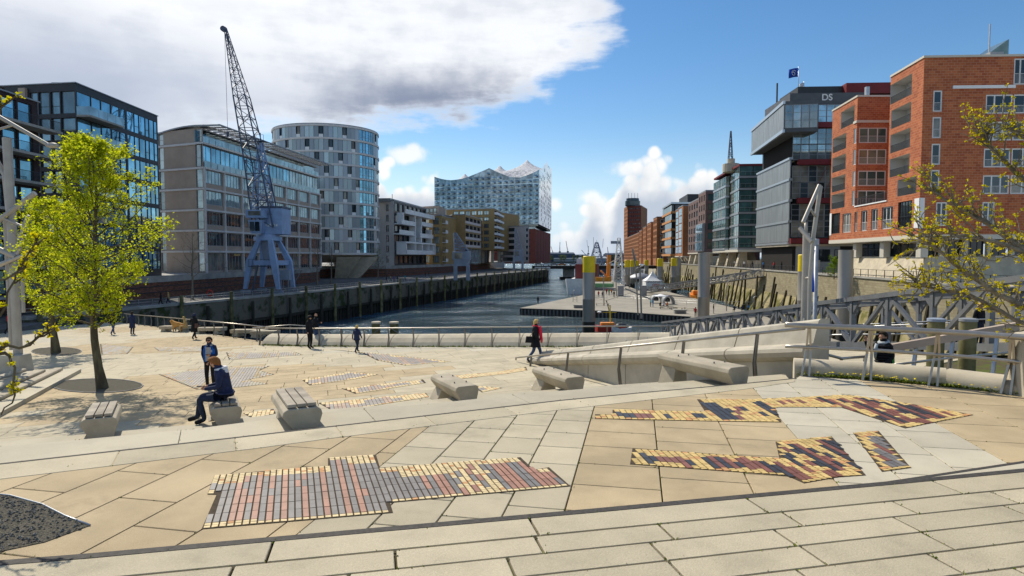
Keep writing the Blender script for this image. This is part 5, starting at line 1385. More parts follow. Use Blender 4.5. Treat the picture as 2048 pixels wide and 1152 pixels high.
def plum_house():
    t = thing('apartment_building', 'plum brown brick apartment house with glass bays', 'building', (72, 222, ZS))
    A = Fac(t, rp_(219), rp_(206)); B = Fac(t, rp_(206), (RL(206) + 9, 205)); C = Fac(t, rp_(246, 1), rp_(224, 1)); D = Fac(t, rp_(224, 1), (RL(224) + 6, 223))
    core(t, [rp_(246, 2), rp_(207, 1), (80, 207), (80, 246)], 13.2, 31.5)
    hs = grid(A, 3, 6, 1.9, 2.0, .5, A.L - .5, 14, 33, .3); A.wall(13.4, 33.4, hs, 'plum_brick')
    for h in hs: A.win(*h[:4], .2, gm='glass_teal', fw=.1, sub=False)
    for i in range(3): A.win(.3, A.L - .2, 14 + i * 3, 16.8 + i * 3, -.9, cols=4, gm='glass_blue', fm='silver', fw=.12)
    A.block('glass_bay', .3, A.L - .2, 13.7, 23, .05, .8, 'frame_grey')
    hs = grid(B, 2, 6, 3.4, 2.1, .5, B.L - .5, 14, 33, .3); B.wall(13.4, 33.4, hs, 'plum_brick')
    for h in hs: B.win(*h[:4], .2, cols=3, gm='glass_teal', fw=.1, sub=False)
    hs = grid(C, 4, 6, 2.6, 2.0, .5, C.L - .5, 14, 32, .3); C.wall(13.4, 32.5, hs, 'plum_brick')
    for h in hs: C.win(*h[:4], .2, cols=2, gm='glass_blue', fw=.12, sub=False)
    D.wall(13.4, 32.5, [], 'plum_brick')
    MB().prism([rp_(246.2, .9), rp_(224, .9), rp_(219, -.1), rp_(205.8, -.1), (80, 205), (80, 246)], 13.0, 13.4).build('underside', M['soffit'], t)
    MB().prism([rp_(219, 0), rp_(206, 0), (80, 205), (80, 219)], 33.4, 33.8).build('roof', M['metal_roof'], t); MB().prism([rp_(246, 1), rp_(220, 1), (80, 220), (80, 246)], 32.5, 32.9).build('roof', M['metal_roof'], t)
    for Y in (209, 218, 230, 242): MB().hexa([(RL(Y) + .5, Y - .8, ZS), (RL(Y) + 3.0, Y - .8, ZS), (RL(Y) + 3.0, Y + .8, ZS), (RL(Y) + .5, Y + .8, ZS)], [(RL(Y) + 1.4, Y - .5, 13), (RL(Y) + 3.0, Y - .5, 13), (RL(Y) + 3.0, Y + .5, 13), (RL(Y) + 1.4, Y + .5, 13)]).build('column', M['concrete_light'], t)
plum_house()
def strip_house():
    t = thing('apartment_building', 'narrow red brick apartment house with two pale blue window strips', 'building', (76, 266, ZS))
    core(t, [rp_(281, 1), rp_(253, 1), (88, 253), (88, 281)], 12.4, 31)
    for Y0, Y1, o in ((281, 270, 1.0), (266, 253, 0)):
        A = Fac(t, rp_(Y0, o), rp_(Y1, o)); hs = [(A.L * .2, A.L * .8, 13.4 + 3.1 * i, 16.2 + 3.1 * i, .3) for i in range(6)]; A.wall(12.2, 32.4, hs, 'row_brick')
        for h in hs: A.win(*h[:4], -.1, cols=3, rows=2, fw=.16, fm='silver', gm='glass_blue', sub=False)
        B = Fac(t, rp_(Y1, o), (RL(Y1) + 12, Y1 - 1)); B.wall(12.2, 32.4, [], 'row_brick')
        MB().prism([rp_(Y0, o - .1), rp_(Y1, o - .1), (88, Y1 - 1), (88, Y0)], 32.4, 32.8).build('roof', M['metal_roof'], t)
    MB().prism([rp_(281, .9), rp_(253, -.1), (88, 252), (88, 281)], 11.8, 12.2).build('underside', M['soffit'], t)
    for Y in (257, 272): MB().beam((RL(Y) + 4, Y, ZS), (RL(Y) + 1, Y - 3, 12), .6).build('raking_strut', M['silver'], t)
    MB().prism([rp_(281, 5), rp_(253, 5), (88, 252), (88, 281)], ZS, 11.8).build('base_storey', M['concrete_light'], t)
strip_house()
def banded_house():
    t = thing('office_building', 'office house with orange bands and black glass beside the brick row', 'building', (82, 300, ZS))
    core(t, [rp_(322, 1), rp_(287, 1), (96, 287), (96, 322)], 12.4, 36)
    A = Fac(t, rp_(320), rp_(287)); B = Fac(t, rp_(287), (RL(287) + 16, 286))
    for F, n in ((A, 5), (B, 4)):
        for i in range(6):
            for j in range(n): F.win(j * F.L / n, (j + 1) * F.L / n - .05, 13.2 + 3.9 * i, 16.1 + 3.9 * i, .1, cols=2, fw=.1, gm='glass_dark', sub=False)
            F.block('orange_band', -.1, F.L + .1, 12.2 + 3.9 * i, 13.2 + 3.9 * i, -.2, .3, 'orange_band' if F is A or i < 6 else 'frame_white')
    MB().prism([rp_(320, -.3), rp_(286.6, -.3), (96, 286), (96, 322)], 36.0, 36.8).build('roof', M['silver'], t)
    MB().prism([rp_(318, 8), rp_(292, 8), (98, 292), (98, 318)], 36.8, 41).build('roof_house', M['frame_dark'], t)
    MB().prism([rp_(320, 3), rp_(287, 3), (96, 286), (96, 322)], ZS, 12.2).build('base_storey', M['concrete_light'], t)
banded_house()
def brick_row():
    for k, (Y0, Y1, z1, o) in enumerate(((345, 328, 32.6, 0), (384, 362, 31.8, .5), (418, 396, 31.0, 1), (452, 432, 30.2, 1.5))):
        p = [rp_(Y0, o - 2), rp_(Y1, o - 2), (RL(Y1) + 16, Y1 - 1)]
        lab = ('first', 'second', 'third', 'fourth')[k]
        t, Fs = simple('warehouse_block', lab + ' block of the stepped brick row after the banded office', 'building', p, [(120, Y1 + 4), (120, Y0)], 7, z1,
            [(lambda F: [(h[0], h[1], h[2], h[3], .5) for h in grid(F, 4, 7, 2.4, 2.0, .6, F.L - .6, 10.5, z1 - .5)], 'row_brick', dict(fw=.2, cols=2, sub=False)),
             (lambda F: grid(F, 4, 7, 1.6, 2.0, 1, F.L * .8, 10.5, z1 - .5), 'row_brick', dict(fw=.25, fm='frame_white', sub=False))])
    p = [rp_(640, 0), rp_(462, 0), (RL(462) + 14, 461)]
    simple('warehouse_block', 'long brick warehouse front with many small windows below the round tower', 'building', p, [(160, 470), (170, 640)], 7, 29.5,
        [(lambda F: grid(F, 22, 7, 4.2, 2.0, .6, F.L - .6, 9.0, 29.3, .8), 'row_brick', dict(fw=.3, sub=False)), (None, 'row_brick', {})])
    t, Fs = simple('office_tower', 'tall brick tower with a round dark glass crown', 'tower', [cw(1247, 640), cw(1254, 612), cw(1281, 604)], [(140, 650)], 7, 61.0,
        [(lambda F: grid(F, 4, 14, 2.6, 1.6, .6, F.L - .6, 9.0, 60.3, .6), 'row_brick', dict(fw=.25, sub=False)), (lambda F: grid(F, 6, 14, 1.5, 1.6, .6, F.L - .6, 9.0, 60.3, .4), 'wine_brick', dict(fw=.2, sub=False))])
    c = at_y(1265, 420, 614); MB().lathe((c.x, c.y, 61), [(6.6, 0), (7.4, 1), (7.4, 5.0), (6.4, 5.4), (6.2, 7.6)], 24).build('round_crown', M['glass_dark'], t, sharp=30)
    mb = MB()
    for e in (-4, -1, 2, 5): mb.beam((c.x + e, c.y, 68.5), (c.x + e, c.y, 72 + e % 3), .25)
    mb.build('aerial', M['crane_dark'], t)
brick_row()

# ================================================================ old quay wall under those houses
pm('mud_wall', (.34, .29, .16), .95, .15, col2=(.13, .125, .035), vscale=.35, thresh=(.42, .62), bump=.5, bscale=3)
pm('old_timber', (.045, .038, .022), .9, .2, var=.3, vscale=2, objvar=.3)
def old_quay():
    t = thing('quay_wall', 'old stone quay wall with leaning black timbers and green tide line', 'quay wall', (RL(120), 120, 0))
    F = Fac(t, rp_(330), rp_(40)); F.wall(4.3, ZS - .05, [], 'old_quay', 'stone_wall', o=.12); 
    b = [F.pt(0, -1, 2.8), F.pt(F.L, -1, 2.8), F.pt(F.L, -1, .1), F.pt(0, -1, .1)]; u = [F.pt(0, 4.4, .3), F.pt(F.L, 4.4, .3), F.pt(F.L, 4.4, .1), F.pt(0, 4.4, .1)]
    MB().hexa(b, u).build('mud_slope', M['mud_wall'], t)
    F.block('coping', 0, F.L, ZS - .05, ZS + .2, -.6, .3, 'concrete_grey')
    me = MB().hexa([(-.17, -.17, 0), (.17, -.17, 0), (.17, .17, 0), (-.17, .17, 0)], [(-.14, -.14, 1), (.14, -.14, 1), (.14, .14, 1), (-.14, .14, 1)]).mesh('fender_timber', M['old_timber'])
    rg = random.Random(12); a = 2.0
    while a < F.L:
        h = rg.uniform(4.5, 9.8); inst('fender_timber', me, t, F.pt(a, -.5, 2.9), 0, (1.0, 1.0, h), (R(rg.uniform(-4, 4)), R(rg.uniform(3, 13)), 0))
        if rg.random() < .6: inst('fender_timber', me, t, F.pt(a + 1.1, -.5, 3.2), 0, (1.1, 1.1, h * rg.uniform(.3, .9)), (R(rg.uniform(-5, 5)), R(rg.uniform(4, 14)), 0))
        a += rg.uniform(2.2, 5.8)
    r = thing('quay_railing', 'black bar railing on the old stone quay wall', 'railing', F.pt(F.L / 2, ZS + .2, 0)); Rf = Fac(r, rp_(330), rp_(40))
    pe = MB().box((0, 0, .5), (.07, .07, 1.05)).mesh('post', M['frame_dark']); a = 0
    while a < Rf.L: inst('post', pe, r, Rf.pt(a, ZS + .2, .0)); a += 2.4
    for z in (.98, .2): Rf.bx(MB(), 0, Rf.L, ZS + .2 + z, ZS + .25 + z, -.03, .03).build('rail', M['frame_dark'], r)
old_quay()
# ================================================================ floating pontoon and what stands on it
ZPO = 1.4
pm('pontoon_deck', (.31, .285, .235), .85, .25, var=.14, vscale=.35, bump=.15, bscale=12)
pm('pile_steel', (.33, .31, .275), .5, .4, metal=.35, var=.12, vscale=.35, stretch=(1, 1, .25))
pm('paint_yellow', (.80, .58, .01), .5, .4, var=.08, vscale=1.5)
pm('truss_steel', (.20, .205, .21), .5, .4, metal=.35, var=.12, vscale=1.5)
pm('orange_paint', (.72, .25, .03), .5, .4, var=.15, vscale=1)
pm('white_paint', (.78, .78, .76), .5, .4, var=.08, vscale=1.2)
pm('green_paint', (.16, .36, .16), .6, .3, var=.1, vscale=1); pm('maroon_paint', (.13, .025, .025), .6, .3); pm('boat_red', (.50, .05, .03), .5, .4); pm('canvas', (.84, .84, .84), .8, .2)
def pontoon():
    def z(px, py): return xy(at_z(px, py, ZPO))
    for k, (poly, lb) in enumerate((([z(1040, 616), z(1217, 621.5), (22.5, 150), z(1166, 590)], 'pale floating pontoon with a ribbed dark side at its open end'),
                       ([z(1221, 621.5), z(1383, 633), (20.5, 84), (20.5, 68), (40, 68), (45.5, 118), (47, 190), (40, 196), (23, 150.5)], 'floating pontoon where the long gangway lands'),
                       ([(20.2, 172.5), (22.8, 151), (39.8, 196.5), (46, 310), (40, 310)], 'long floating pontoon with ships, tents and visitors'))):
        c = Vector((sum(p[0] for p in poly) / len(poly), sum(p[1] for p in poly) / len(poly), 0))
        t = thing('pontoon', lb, 'pontoon', c, 'floating pontoons'); MB().prism(poly, -.6, ZPO - .12).build('hull', M['pile_dark'], t); MB().prism(shrink(poly, -.15), ZPO - .12, ZPO).build('deck', M['pontoon_deck'], t)
        mb = MB(); n = len(poly)
        for i in range(n):
            p, q = Vector((*poly[i], 0)), Vector((*poly[(i + 1) % n], 0)); L = (q - p).length; m = int(L / .75)
            for j in range(m): r = p.lerp(q, (j + .5) / m); mb.box((r.x, r.y, .35), (.3, .3, 1.6), math.atan2(q.y - p.y, q.x - p.x))
        stuff(mb.build('side_ribs', M['steel_dark'], t, fix=False))
pontoon()
def pile(px, Y, ptop, r, lb, yellow=True, grp='mooring piles'):
    x = cw(px, Y)[0]; zt = zy(ptop, Y)
    t = thing('mooring_pile', lb, 'pile', (x, Y, -1), grp)
    MB().lathe((x, Y, 0), [(r, -2), (r, 5.2), (r * 1.012, 5.22), (r * 1.012, 5.3), (r, 5.32), (r, zt - (2.6 if yellow else .05)), (r, zt - (2.6 if yellow else 0))], 28).build('shaft', M['pile_steel'], t, smooth=True, sharp=40)
    MB().lathe((x, Y, 0), [(r + .006, -1.9), (r + .006, 1.7)], 28).build('tide_mark', M['pile_dark'], t, smooth=True, sharp=40)
    if yellow: MB().lathe((x, Y, 0), [(r + .01, zt - 2.6), (r + .01, zt - .1), (r - .08, zt)], 28).build('yellow_cap', M['paint_yellow'], t, smooth=True, sharp=40)
for a in ((1178, 99, 512, .98, 'thick steel mooring pile with a broad yellow cap in open water', True), (1408, 104, 506, .98, 'thick plain steel pile in front of the grey glass house', False),
          (1691, 82, 500, .90, 'thick plain steel pile before the red brick house', False), (1609, 96, 509, .95, 'yellow capped pile partly behind the bent lamp posts', True),
          (1254.5, 225, 520, .98, 'yellow capped pile beside the round brick tower', True), (1265, 240, 520, .95, 'yellow capped pile just behind the leaning lamp', True), (1274, 300, 521, .95, 'small yellow capped pile beyond the lamp', True),
          (1293, 295, 520, .95, 'yellow capped pile above the grey tent roof', True), (1320, 206, 517, .98, 'yellow capped pile next to the white pagoda tent', True),
          (1348, 205, 516, .98, 'yellow capped pile with dark markings on the gangway', True), (1357, 222, 517, .9, 'plain grey pile tucked behind the marked yellow one', False), (1232, 330, 524, .9, 'tiny yellow capped pile near the ships', True)): pile(*a)

def truss_bridge(A, B, h, w, nb, lb, rail=True, name='gangway', grp=None, sz=.22):
    """box truss: two side frames, deck panels, cross beams; A, B are the deck ends on the near side, w the offset of the other side"""
    A, B, w = Vector(A), Vector(B), Vector(w); t = thing(name, lb, 'gangway', A.lerp(B, .5), grp); up = Vector((0, 0, h))
    for s, off_ in enumerate((Vector((0, 0, 0)), w)):
        MB().beam(A + off_ + up, B + off_ + up, sz * 1.5, sz).build('top_chord', M['truss_steel'], t); MB().beam(A + off_, B + off_, sz, sz * 1.3).build('bottom_chord', M['truss_steel'], t)
        for i in range(nb + 1):
            p = A.lerp(B, i / nb) + off_; MB().beam(p, p + up, sz * .9, sz * .9).build('vertical', M['truss_steel'], t)
            if i < nb:
                q = A.lerp(B, (i + 1) / nb) + off_
                (MB().beam(p, q + up, sz * .7, sz * .7) if (i + s * 0) % 2 == 0 else MB().beam(p + up, q, sz * .7, sz * .7)).build('diagonal', M['truss_steel'], t)
            d = (B - A).normalized() * .75
            for e in (-1, 1):
                if 0 < i < nb: MB().hexa([p + up + Vector((-.05, 0, -.1)), p + up + Vector((.05, 0, -.1)), p + up + Vector((.05, 0, -.8)), p + up + Vector((-.05, 0, -.8))],
                                         [p + up + d * e + Vector((-.05, 0, -.1)), p + up + d * e + Vector((.05, 0, -.1)), p + up + d * e * .1 + Vector((.05, 0, -.8)), p + up + d * e * .1 + Vector((-.05, 0, -.8))]).build('gusset', M['truss_steel'], t)
    for i in range(nb):
        p, q = A.lerp(B, (i + .02) / nb), A.lerp(B, (i + .98) / nb); MB().hexa([p + Vector((0, 0, -.12)), p + w + Vector((0, 0, -.12)), q + w + Vector((0, 0, -.12)), q + Vector((0, 0, -.12))], [p, p + w, q + w, q]).build('deck_panel', M['wood_grey'], t)
        MB().beam(A.lerp(B, i / nb) + up, A.lerp(B, i / nb) + w + up, sz * .7).build('cross_beam', M['truss_steel'], t)
    if rail:
        for off_ in (w * .08, w * .92):
            for z in (1.05, .55): MB().tube([A + off_ + Vector((0, 0, z)), B + off_ + Vector((0, 0, z))], .03, 6).build('handrail', M['steel'], t, smooth=True)
    return t
truss_bridge((18.4, 76, 1.6), (17.1, 19.2, 9.15), 2.35, (3.5, .15, 0), 18, 'long grey steel truss gangway from the square down to the pontoon')
truss_bridge((38, 178, 1.7), (54.6, 135.5, 7.8), 1.5, (2.0, 1.0, 0), 16, 'distant steel gangway between pontoon and old quay', sz=.14)

def pagoda():
    c = at_z(1305, 577, ZPO); x, y = c.x, c.y; r = 2.75
    t = thing('pagoda_tent', 'white pagoda tent with red and black lettering on the pontoon', 'tent', (x, y, ZPO))
    mb = MB(); rows = []
    for i in range(9):
        k = i / 8; w = r * 1.04 * (1 - k) ** 1.9 + .05; z = ZPO + 2.6 + 3.9 * k; rows.append([(x - w, y - w, z), (x + w, y - w, z), (x + w, y + w, z), (x - w, y + w, z)])
    for a, b in zip(rows[:-1], rows[1:]):
        for k in range(4): mb.add([a[k], a[(k + 1) % 4], b[(k + 1) % 4], b[k]], [(0, 1, 2, 3)])
    mb.build('canopy', M['canvas'], t)
    for a, b in (((-r, -r), (r, -r)), ((-r, -r), (-r, r)), ((r, -r), (r, r)), ((-r, r), (r, r))): MB().beam((x + a[0], y + a[1], ZPO + 1.35), (x + b[0], y + b[1], ZPO + 1.35), .04, 2.5).build('side_wall', M['canvas'], t)
    text_mesh('TOPGUNMARITI', .82, 'lettering', 'frame_dark', t, (x - .2, y - r - .03, ZPO + 2.25), (R(90), 0, 0), .005); text_mesh('OPEN', .95, 'lettering', 'boat_red', t, (x + .5, y - r - .03, ZPO + 1.3), (R(90), 0, 0), .005, .02)
    c = at_z(1281, 571, ZPO); t = thing('round_tent', 'low grey domed tent behind the pagoda', 'tent', c)
    MB().lathe((c.x, c.y, ZPO), [(4.4, 2.4), (4.5, 2.6), (3.9, 3.4), (2.4, 4.2), (.2, 4.6)], 20).build('dome', M['metal_roof'], t, smooth=True)
    for i in range(6): a = i * math.pi / 3; MB().tube([(c.x + 4.3 * math.cos(a), c.y + 4.3 * math.sin(a), ZPO), (c.x + 4.3 * math.cos(a), c.y + 4.3 * math.sin(a), ZPO + 2.5)], .06, 6).build('post', M['steel'], t)
pagoda()
def box_thing(name, lb, cat, px, py, w, d, h, mat, top=None, grp=None, trim='steel_dark'):
    c = at_z(px, py, ZPO); t = thing(name, lb, cat, c, grp)
    MB().box((c.x, c.y, ZPO + h / 2), (w, d, h)).build('cabinet', M[mat], t, bevel=.12); MB().box((c.x, c.y, ZPO + h + .06), (w + .2, d + .2, .12)).build('lid', M[top or mat], t, bevel=.04)
    MB().box((c.x, c.y - d / 2 - .02, ZPO + h * .45), (w * .7, .04, h * .7)).build('door_panel', M[trim], t)
box_thing('kiosk', 'grey metal kiosk beside the two yellow capped piles', 'kiosk', 1241, 592, 1.5, 1.5, 2.6, 'frame_grey', trim='metal_roof'); box_thing('kiosk', 'grey metal kiosk in front of the pagoda tent', 'kiosk', 1287, 591, 1.5, 1.5, 2.6, 'frame_grey', trim='metal_roof')
box_thing('deck_chest', 'low grey chest at the pontoon edge behind the yellow pile', 'chest', 1157, 616, 2.0, .9, .55, 'concrete_grey'); box_thing('deck_chest', 'low grey chest at the pontoon edge beside the gangway', 'chest', 1360, 627, 2.2, .9, .6, 'concrete_grey')
def arch_shell(px, py, lb):
    c = at_z(px, py, ZPO); t = thing('arch_shelter', lb, 'shelter', c, 'arched shells on the pontoon'); prof = []
    for r in (1.35, 1.05):
        pass
    mb = MB(); n = 14; D = 1.0
    def ring(r, y): return [Vector((c.x + r * math.cos(math.pi * i / n), c.y + y, ZPO + .6 + r * math.sin(math.pi * i / n))) for i in range(n + 1)]
    o0, o1, i0, i1 = ring(1.3, -D), ring(1.3, D), ring(.95, -D), ring(.95, D)
    for r in (o0, o1, i0, i1): r.insert(0, Vector((r[0].x, r[0].y, ZPO))); r.append(Vector((r[-1].x, r[-1].y, ZPO)))
    for k in range(len(o0) - 1):
        for a, b in ((o0, o1), (i1, i0), (i0, o0), (o1, i1)): mb.add([a[k], a[k + 1], b[k + 1], b[k]], [(0, 1, 2, 3)])
    mb.build('shell', M['frame_grey'], t); MB().lathe((c.x, c.y + .4, ZPO + .5), [(.55, 0), (.6, .5), (.35, .9)], 12).build('drum', M['steel_dark'], t)
arch_shell(1313, 606, 'first grey arched shell under the distant gangway'); arch_shell(1336, 608, 'second grey arched shell beside the marked pile')
def deck_table():
    c = at_z(1321, 611, ZPO); t = thing('parasol', 'flat pale parasol above the resting visitors', 'parasol', c)
    MB().tube([(c.x, c.y, ZPO), (c.x, c.y, ZPO + 2.3)], .04, 6).build('pole', M['steel'], t); MB().lathe((c.x, c.y, ZPO + 2.0), [(1.35, 0), (1.3, .12), (.1, .5)], 12).build('canopy', M['canvas'], t)
    for i, (px, py, L) in enumerate(((1356, 619, 3.4), (1376, 621, 3.0), (1205, 611, 3.2), (1330, 618, 2.4))):
        c = at_z(px, py, ZPO); t = thing('deck_bench', ('slim bench behind the lying visitor', 'slim bench closest to the plain thick pile', 'slim bench between the lamp and the yellow pile', 'slim bench under the parasol')[i], 'bench', c, 'slim benches on the pontoon')
        MB().box((c.x, c.y, ZPO + .45), (L, .5, .07)).build('seat', M['concrete_light'], t)
        for e in (-.4, .4): MB().box((c.x + e * L, c.y, ZPO + .2), (.1, .4, .42)).build('leg', M['steel_dark'], t)
deck_table()
def tube_lamp(px, py, tops, lb, z=ZPO, plane=None, r=.16):
    b = at_z(px, py, z) if plane is None else at_y(px, py, plane); t = thing('lamp_post', lb, 'lamp', b)
    for k, path in enumerate(tops):
        MB().tube([at_y(x, y, b.y + dy) for x, y, dy in path], r if k == 0 else r * .75, 10).build('post' if k == 0 else 'strut', M['pile_steel'], t, smooth=True, sharp=50)
    return t
tube_lamp(1283, 637, (((1283, 637, 0), (1280, 537, 0)), ((1276, 630, 1), (1272, 540, 1), (1265, 497, .5)), ((1265, 497, .5), (1272, 522, .3)), ((1250, 577, 0), (1300, 598, 0)), ((1272, 538, 0), (1290, 530, 0))), 'slender twin lamp post with crossing tubes at the pontoon edge')
tube_lamp(1208, 611, (((1208, 611, 0), (1207, 545, 0)),), 'plain thin lamp post on the pontoon near the ship', r=.12)
tube_lamp(1453, 622, (((1453, 622, 0), (1452, 580, 0), (1455, 565, 0), (1470, 550, 0)), ((1470, 550, 0), (1425, 565, 0))), 'curved lamp post beside the distant gangway', r=.1)
tube_lamp(1233, 592, (((1233, 592, 0), (1231, 540, 0), (1241, 518, 0)), ((1218, 527, 0), (1243, 513, 0))), 'thin bent lamp post among the visitors', r=.14)
def hoop_gate(px, py, lb, w=.9, h=2.8):
    c = at_z(px, py, ZPO); t = thing('ladder_hoop', lb, 'ladder', c, 'steel ladder hoops at the pontoon edge'); n = 10
    pts = [Vector((c.x - w / 2, c.y, ZPO))] + [Vector((c.x - w / 2 * math.cos(math.pi * i / n), c.y, ZPO + h - w / 2 + w / 2 * math.sin(math.pi * i / n))) for i in range(n + 1)] + [Vector((c.x + w / 2, c.y, ZPO))]
    MB().tube(pts, .06, 8).build('hoop', M['steel'], t, smooth=True)
    mb = MB()
    for z in (.6, 1.1, 1.6): mb.tube([(c.x - w / 2, c.y, ZPO + z), (c.x + w / 2, c.y, ZPO + z)], .03, 6)
    mb.build('rungs', M['steel'], t)
hoop_gate(1150, 604, 'tall ladder hoop at the left pontoon edge'); hoop_gate(1512, 618, 'ladder hoop beside the seated visitors', 1.2, 2.6)
def rail_line(name, lb, pts, step=1.6, h=1.05, mat='steel', rails=(1.0, .5)):
    t = thing(name, lb, 'railing', pts[0]); pts = [Vector(p) for p in pts]; pe = MB().box((0, 0, h / 2), (.05, .05, h)).mesh('post', M[mat])
    for a, b in zip(pts[:-1], pts[1:]):
        n = max(1, int((b - a).length / step))
        for i in range(n + 1): inst('post', pe, t, a.lerp(b, i / n))
    for z in rails: MB().tube([p + Vector((0, 0, h * z)) for p in pts], .035, 6).build('rail', M[mat], t, smooth=True)
rail_line('deck_railing', 'thin railing across the pontoon before the visitors', [at_z(1170, 601, ZPO), at_z(1235, 597, ZPO), at_z(1300, 603, ZPO), at_z(1345, 607, ZPO)], 3); rail_line('deck_railing', 'thin railing along the far pontoon edge by the old quay', [at_z(1345, 609, ZPO), at_z(1430, 612, ZPO), at_z(1560, 616, ZPO)], 3)

# ---------------------------------------------------------------- boats
def hull(mb, c, L, W, H, ang, mi=0, sheer=.25):
    ca, sa = math.cos(ang), math.sin(ang); n = 10; rows = []
    for i in range(n + 1):
        k = i / n; w = W / 2 * (1 - max(0, (k - .55) / .45) ** 2.2) * (1 - .25 * max(0, (.15 - k) / .15)); s = L * (k - .5); zt = H * (1 + sheer * (2 * k - .9) ** 2)
        rows.append([(s, -w * .75, 0), (s, -w, zt), (s, w, zt), (s, w * .75, 0)])
    for a, b in zip(rows[:-1], rows[1:]):
        for k in range(4):
            q = [a[k], b[k], b[(k + 1) % 4], a[(k + 1) % 4]]; mb.add([(c[0] + ca * x - sa * y, c[1] + sa * x + ca * y, c[2] + z) for x, y, z in q], [(0, 1, 2, 3)], mi)
    for r in (rows[0], rows[-1]): mb.add([(c[0] + ca * x - sa * y, c[1] + sa * x + ca * y, c[2] + z) for x, y, z in r], [(0, 1, 2, 3)], mi)
    return mb
def boats():
    c = at_z(1222, 662, 0); t = thing('work_boat', 'small red work boat with a yellow mast behind the parapet', 'boat', c)
    hull(MB(), (c.x, c.y, -.2), 5.0, 1.9, 1.0, R(12)).build('hull', M['boat_red'], t); MB().box((c.x - .6, c.y, 1.15), (2.2, 1.3, .5)).build('cabin', M['orange_paint'], t, bevel=.1)
    MB().tube([(c.x - .1, c.y, .6), (c.x - .2, c.y, 4.2)], .1, 8).build('mast', M['paint_yellow'], t); MB().tube([(c.x - 1.3, c.y, 3.0), (c.x + .9, c.y, 3.0)], .04, 6).build('yard', M['paint_yellow'], t)
    MB().lathe((c.x - 1.9, c.y, 3.0), [(.1, -.1), (.36, 0), (.36, .12), (.1, .25)], 12).build('radar', M['white_paint'], t)
    c = at_z(1243, 664, 0); t = thing('motor_boat', 'white motor boat with a dark canopy behind the parapet', 'boat', c)
    hull(MB(), (c.x, c.y, -.2), 3.2, 1.6, .9, R(170)).build('hull', M['white_paint'], t); MB().lathe((c.x, c.y, .6), [(1.2, 0), (1.15, .4), (.7, .75), (.1, .85)], 12, sx=1, sy=.6).build('canopy', M['frame_dark'], t, smooth=True); MB().box((c.x, c.y - .75, .75), (1.0, .05, .25)).build('stripe', M['boat_red'], t)
    c = at_z(1393, 602, 0); t = thing('launch', 'orange open launch beside the thick plain pile', 'boat', c)
    hull(MB(), (c.x, c.y, -.3), 7.5, 2.8, 1.9, R(100)).build('hull', M['orange_paint'], t); MB().box((c.x, c.y + 1, 2.2), (1.8, 2.2, 1.2)).build('cabin', M['orange_paint'], t, bevel=.2)
    c = at_z(1197, 586, 0); c.x -= 2; t = thing('museum_ship', 'white and green ship with lattice mast and orange lifeboat', 'ship', c); a = R(78)
    hull(MB(), (c.x - 3, c.y + 8, -.5), 34, 8, 4.6, a).build('hull', M['white_paint'], t)
    q = MB(); q.box((c.x + 1, c.y - 7.5, 2.9), (9, 4.5, 1.1), a - R(90)); q.build('deck_band', M['green_paint'], t)
    MB().box((c.x - 1, c.y + 6, 7), (7, 12, 5), a - R(90)).build('deck_house', M['maroon_paint'], t); MB().box((c.x - 1, c.y + 8, 10.4), (6, 8, 1.8), a - R(90)).build('bridge_deck', M['white_paint'], t)
    hull(MB(), (c.x + 2, c.y - 6, 4.0), 6.5, 2.0, 1.4, R(0)).build('lifeboat', M['orange_paint'], t)
    MB().beam((c.x + 4.5, c.y - 4, 4), (c.x + 4.8, c.y - 4, 12.5), 1.2, .9).build('crane_post', M['orange_paint'], t); MB().beam((c.x + 4.5, c.y - 5, 5), (c.x + 2, c.y - 5, 7.5), .5).build('crane_arm', M['orange_paint'], t)
    b = Vector((c.x + 8.2, c.y - 2, 2)); mb = MB(); lattice(mb, [b + Vector(v) for v in ((-1.8, -1.2, 0), (1.8, -1.2, 0), (1.8, 1.2, 0), (-1.8, 1.2, 0))], [b + Vector(v) for v in ((-.4, -.4, 16), (.4, -.4, 16), (.4, .4, 16), (-.4, .4, 16))], 8, .16); mb.build('lattice_mast', M['white_paint'], t)
    MB().beam(b + Vector((-2.6, 0, 14.6)), b + Vector((.3, 0, 14.6)), .6, .9).build('cross_tree', M['crane_grey'], t)
    c = at_y(1193, 535, 420); t = thing('lattice_mast', 'grey stacked lattice tower rising above the ships', 'tower', (c.x, c.y, 0)); mb = MB()
    def sq(w, z): return [Vector((c.x + e * w, c.y + f * w, z)) for e, f in ((-1, -1), (1, -1), (1, 1), (-1, 1))]
    for w0, z0, w1, z1, n in ((5, 3, 3.6, 10, 2), (3.6, 10, 2.2, 16, 2), (2.2, 16, .7, 21.5, 3)): lattice(mb, sq(w0, z0), sq(w1, z1), n, .3)
    for w, z in ((4.4, 8), (3.6, 12), (2.6, 15), (1.8, 18)): mb.box((c.x, c.y, z), (w * 2.2, w * 2.2, .5))
    mb.build('frame', M['crane_grey'], t); mb = MB()
    for e in (-6, -2, 0, 4): mb.beam((c.x + e, c.y, 18), (c.x + e * 1.1, c.y, 23 + abs(e) % 3), .2)
    mb.build('aerial', M['crane_grey'], t); MB().prism([(c.x - 9, c.y - 6), (c.x + 9, c.y - 6), (c.x + 9, c.y + 30), (c.x - 9, c.y + 30)], -1, 6).build('hull', M['crane_dark'], t)
boats()

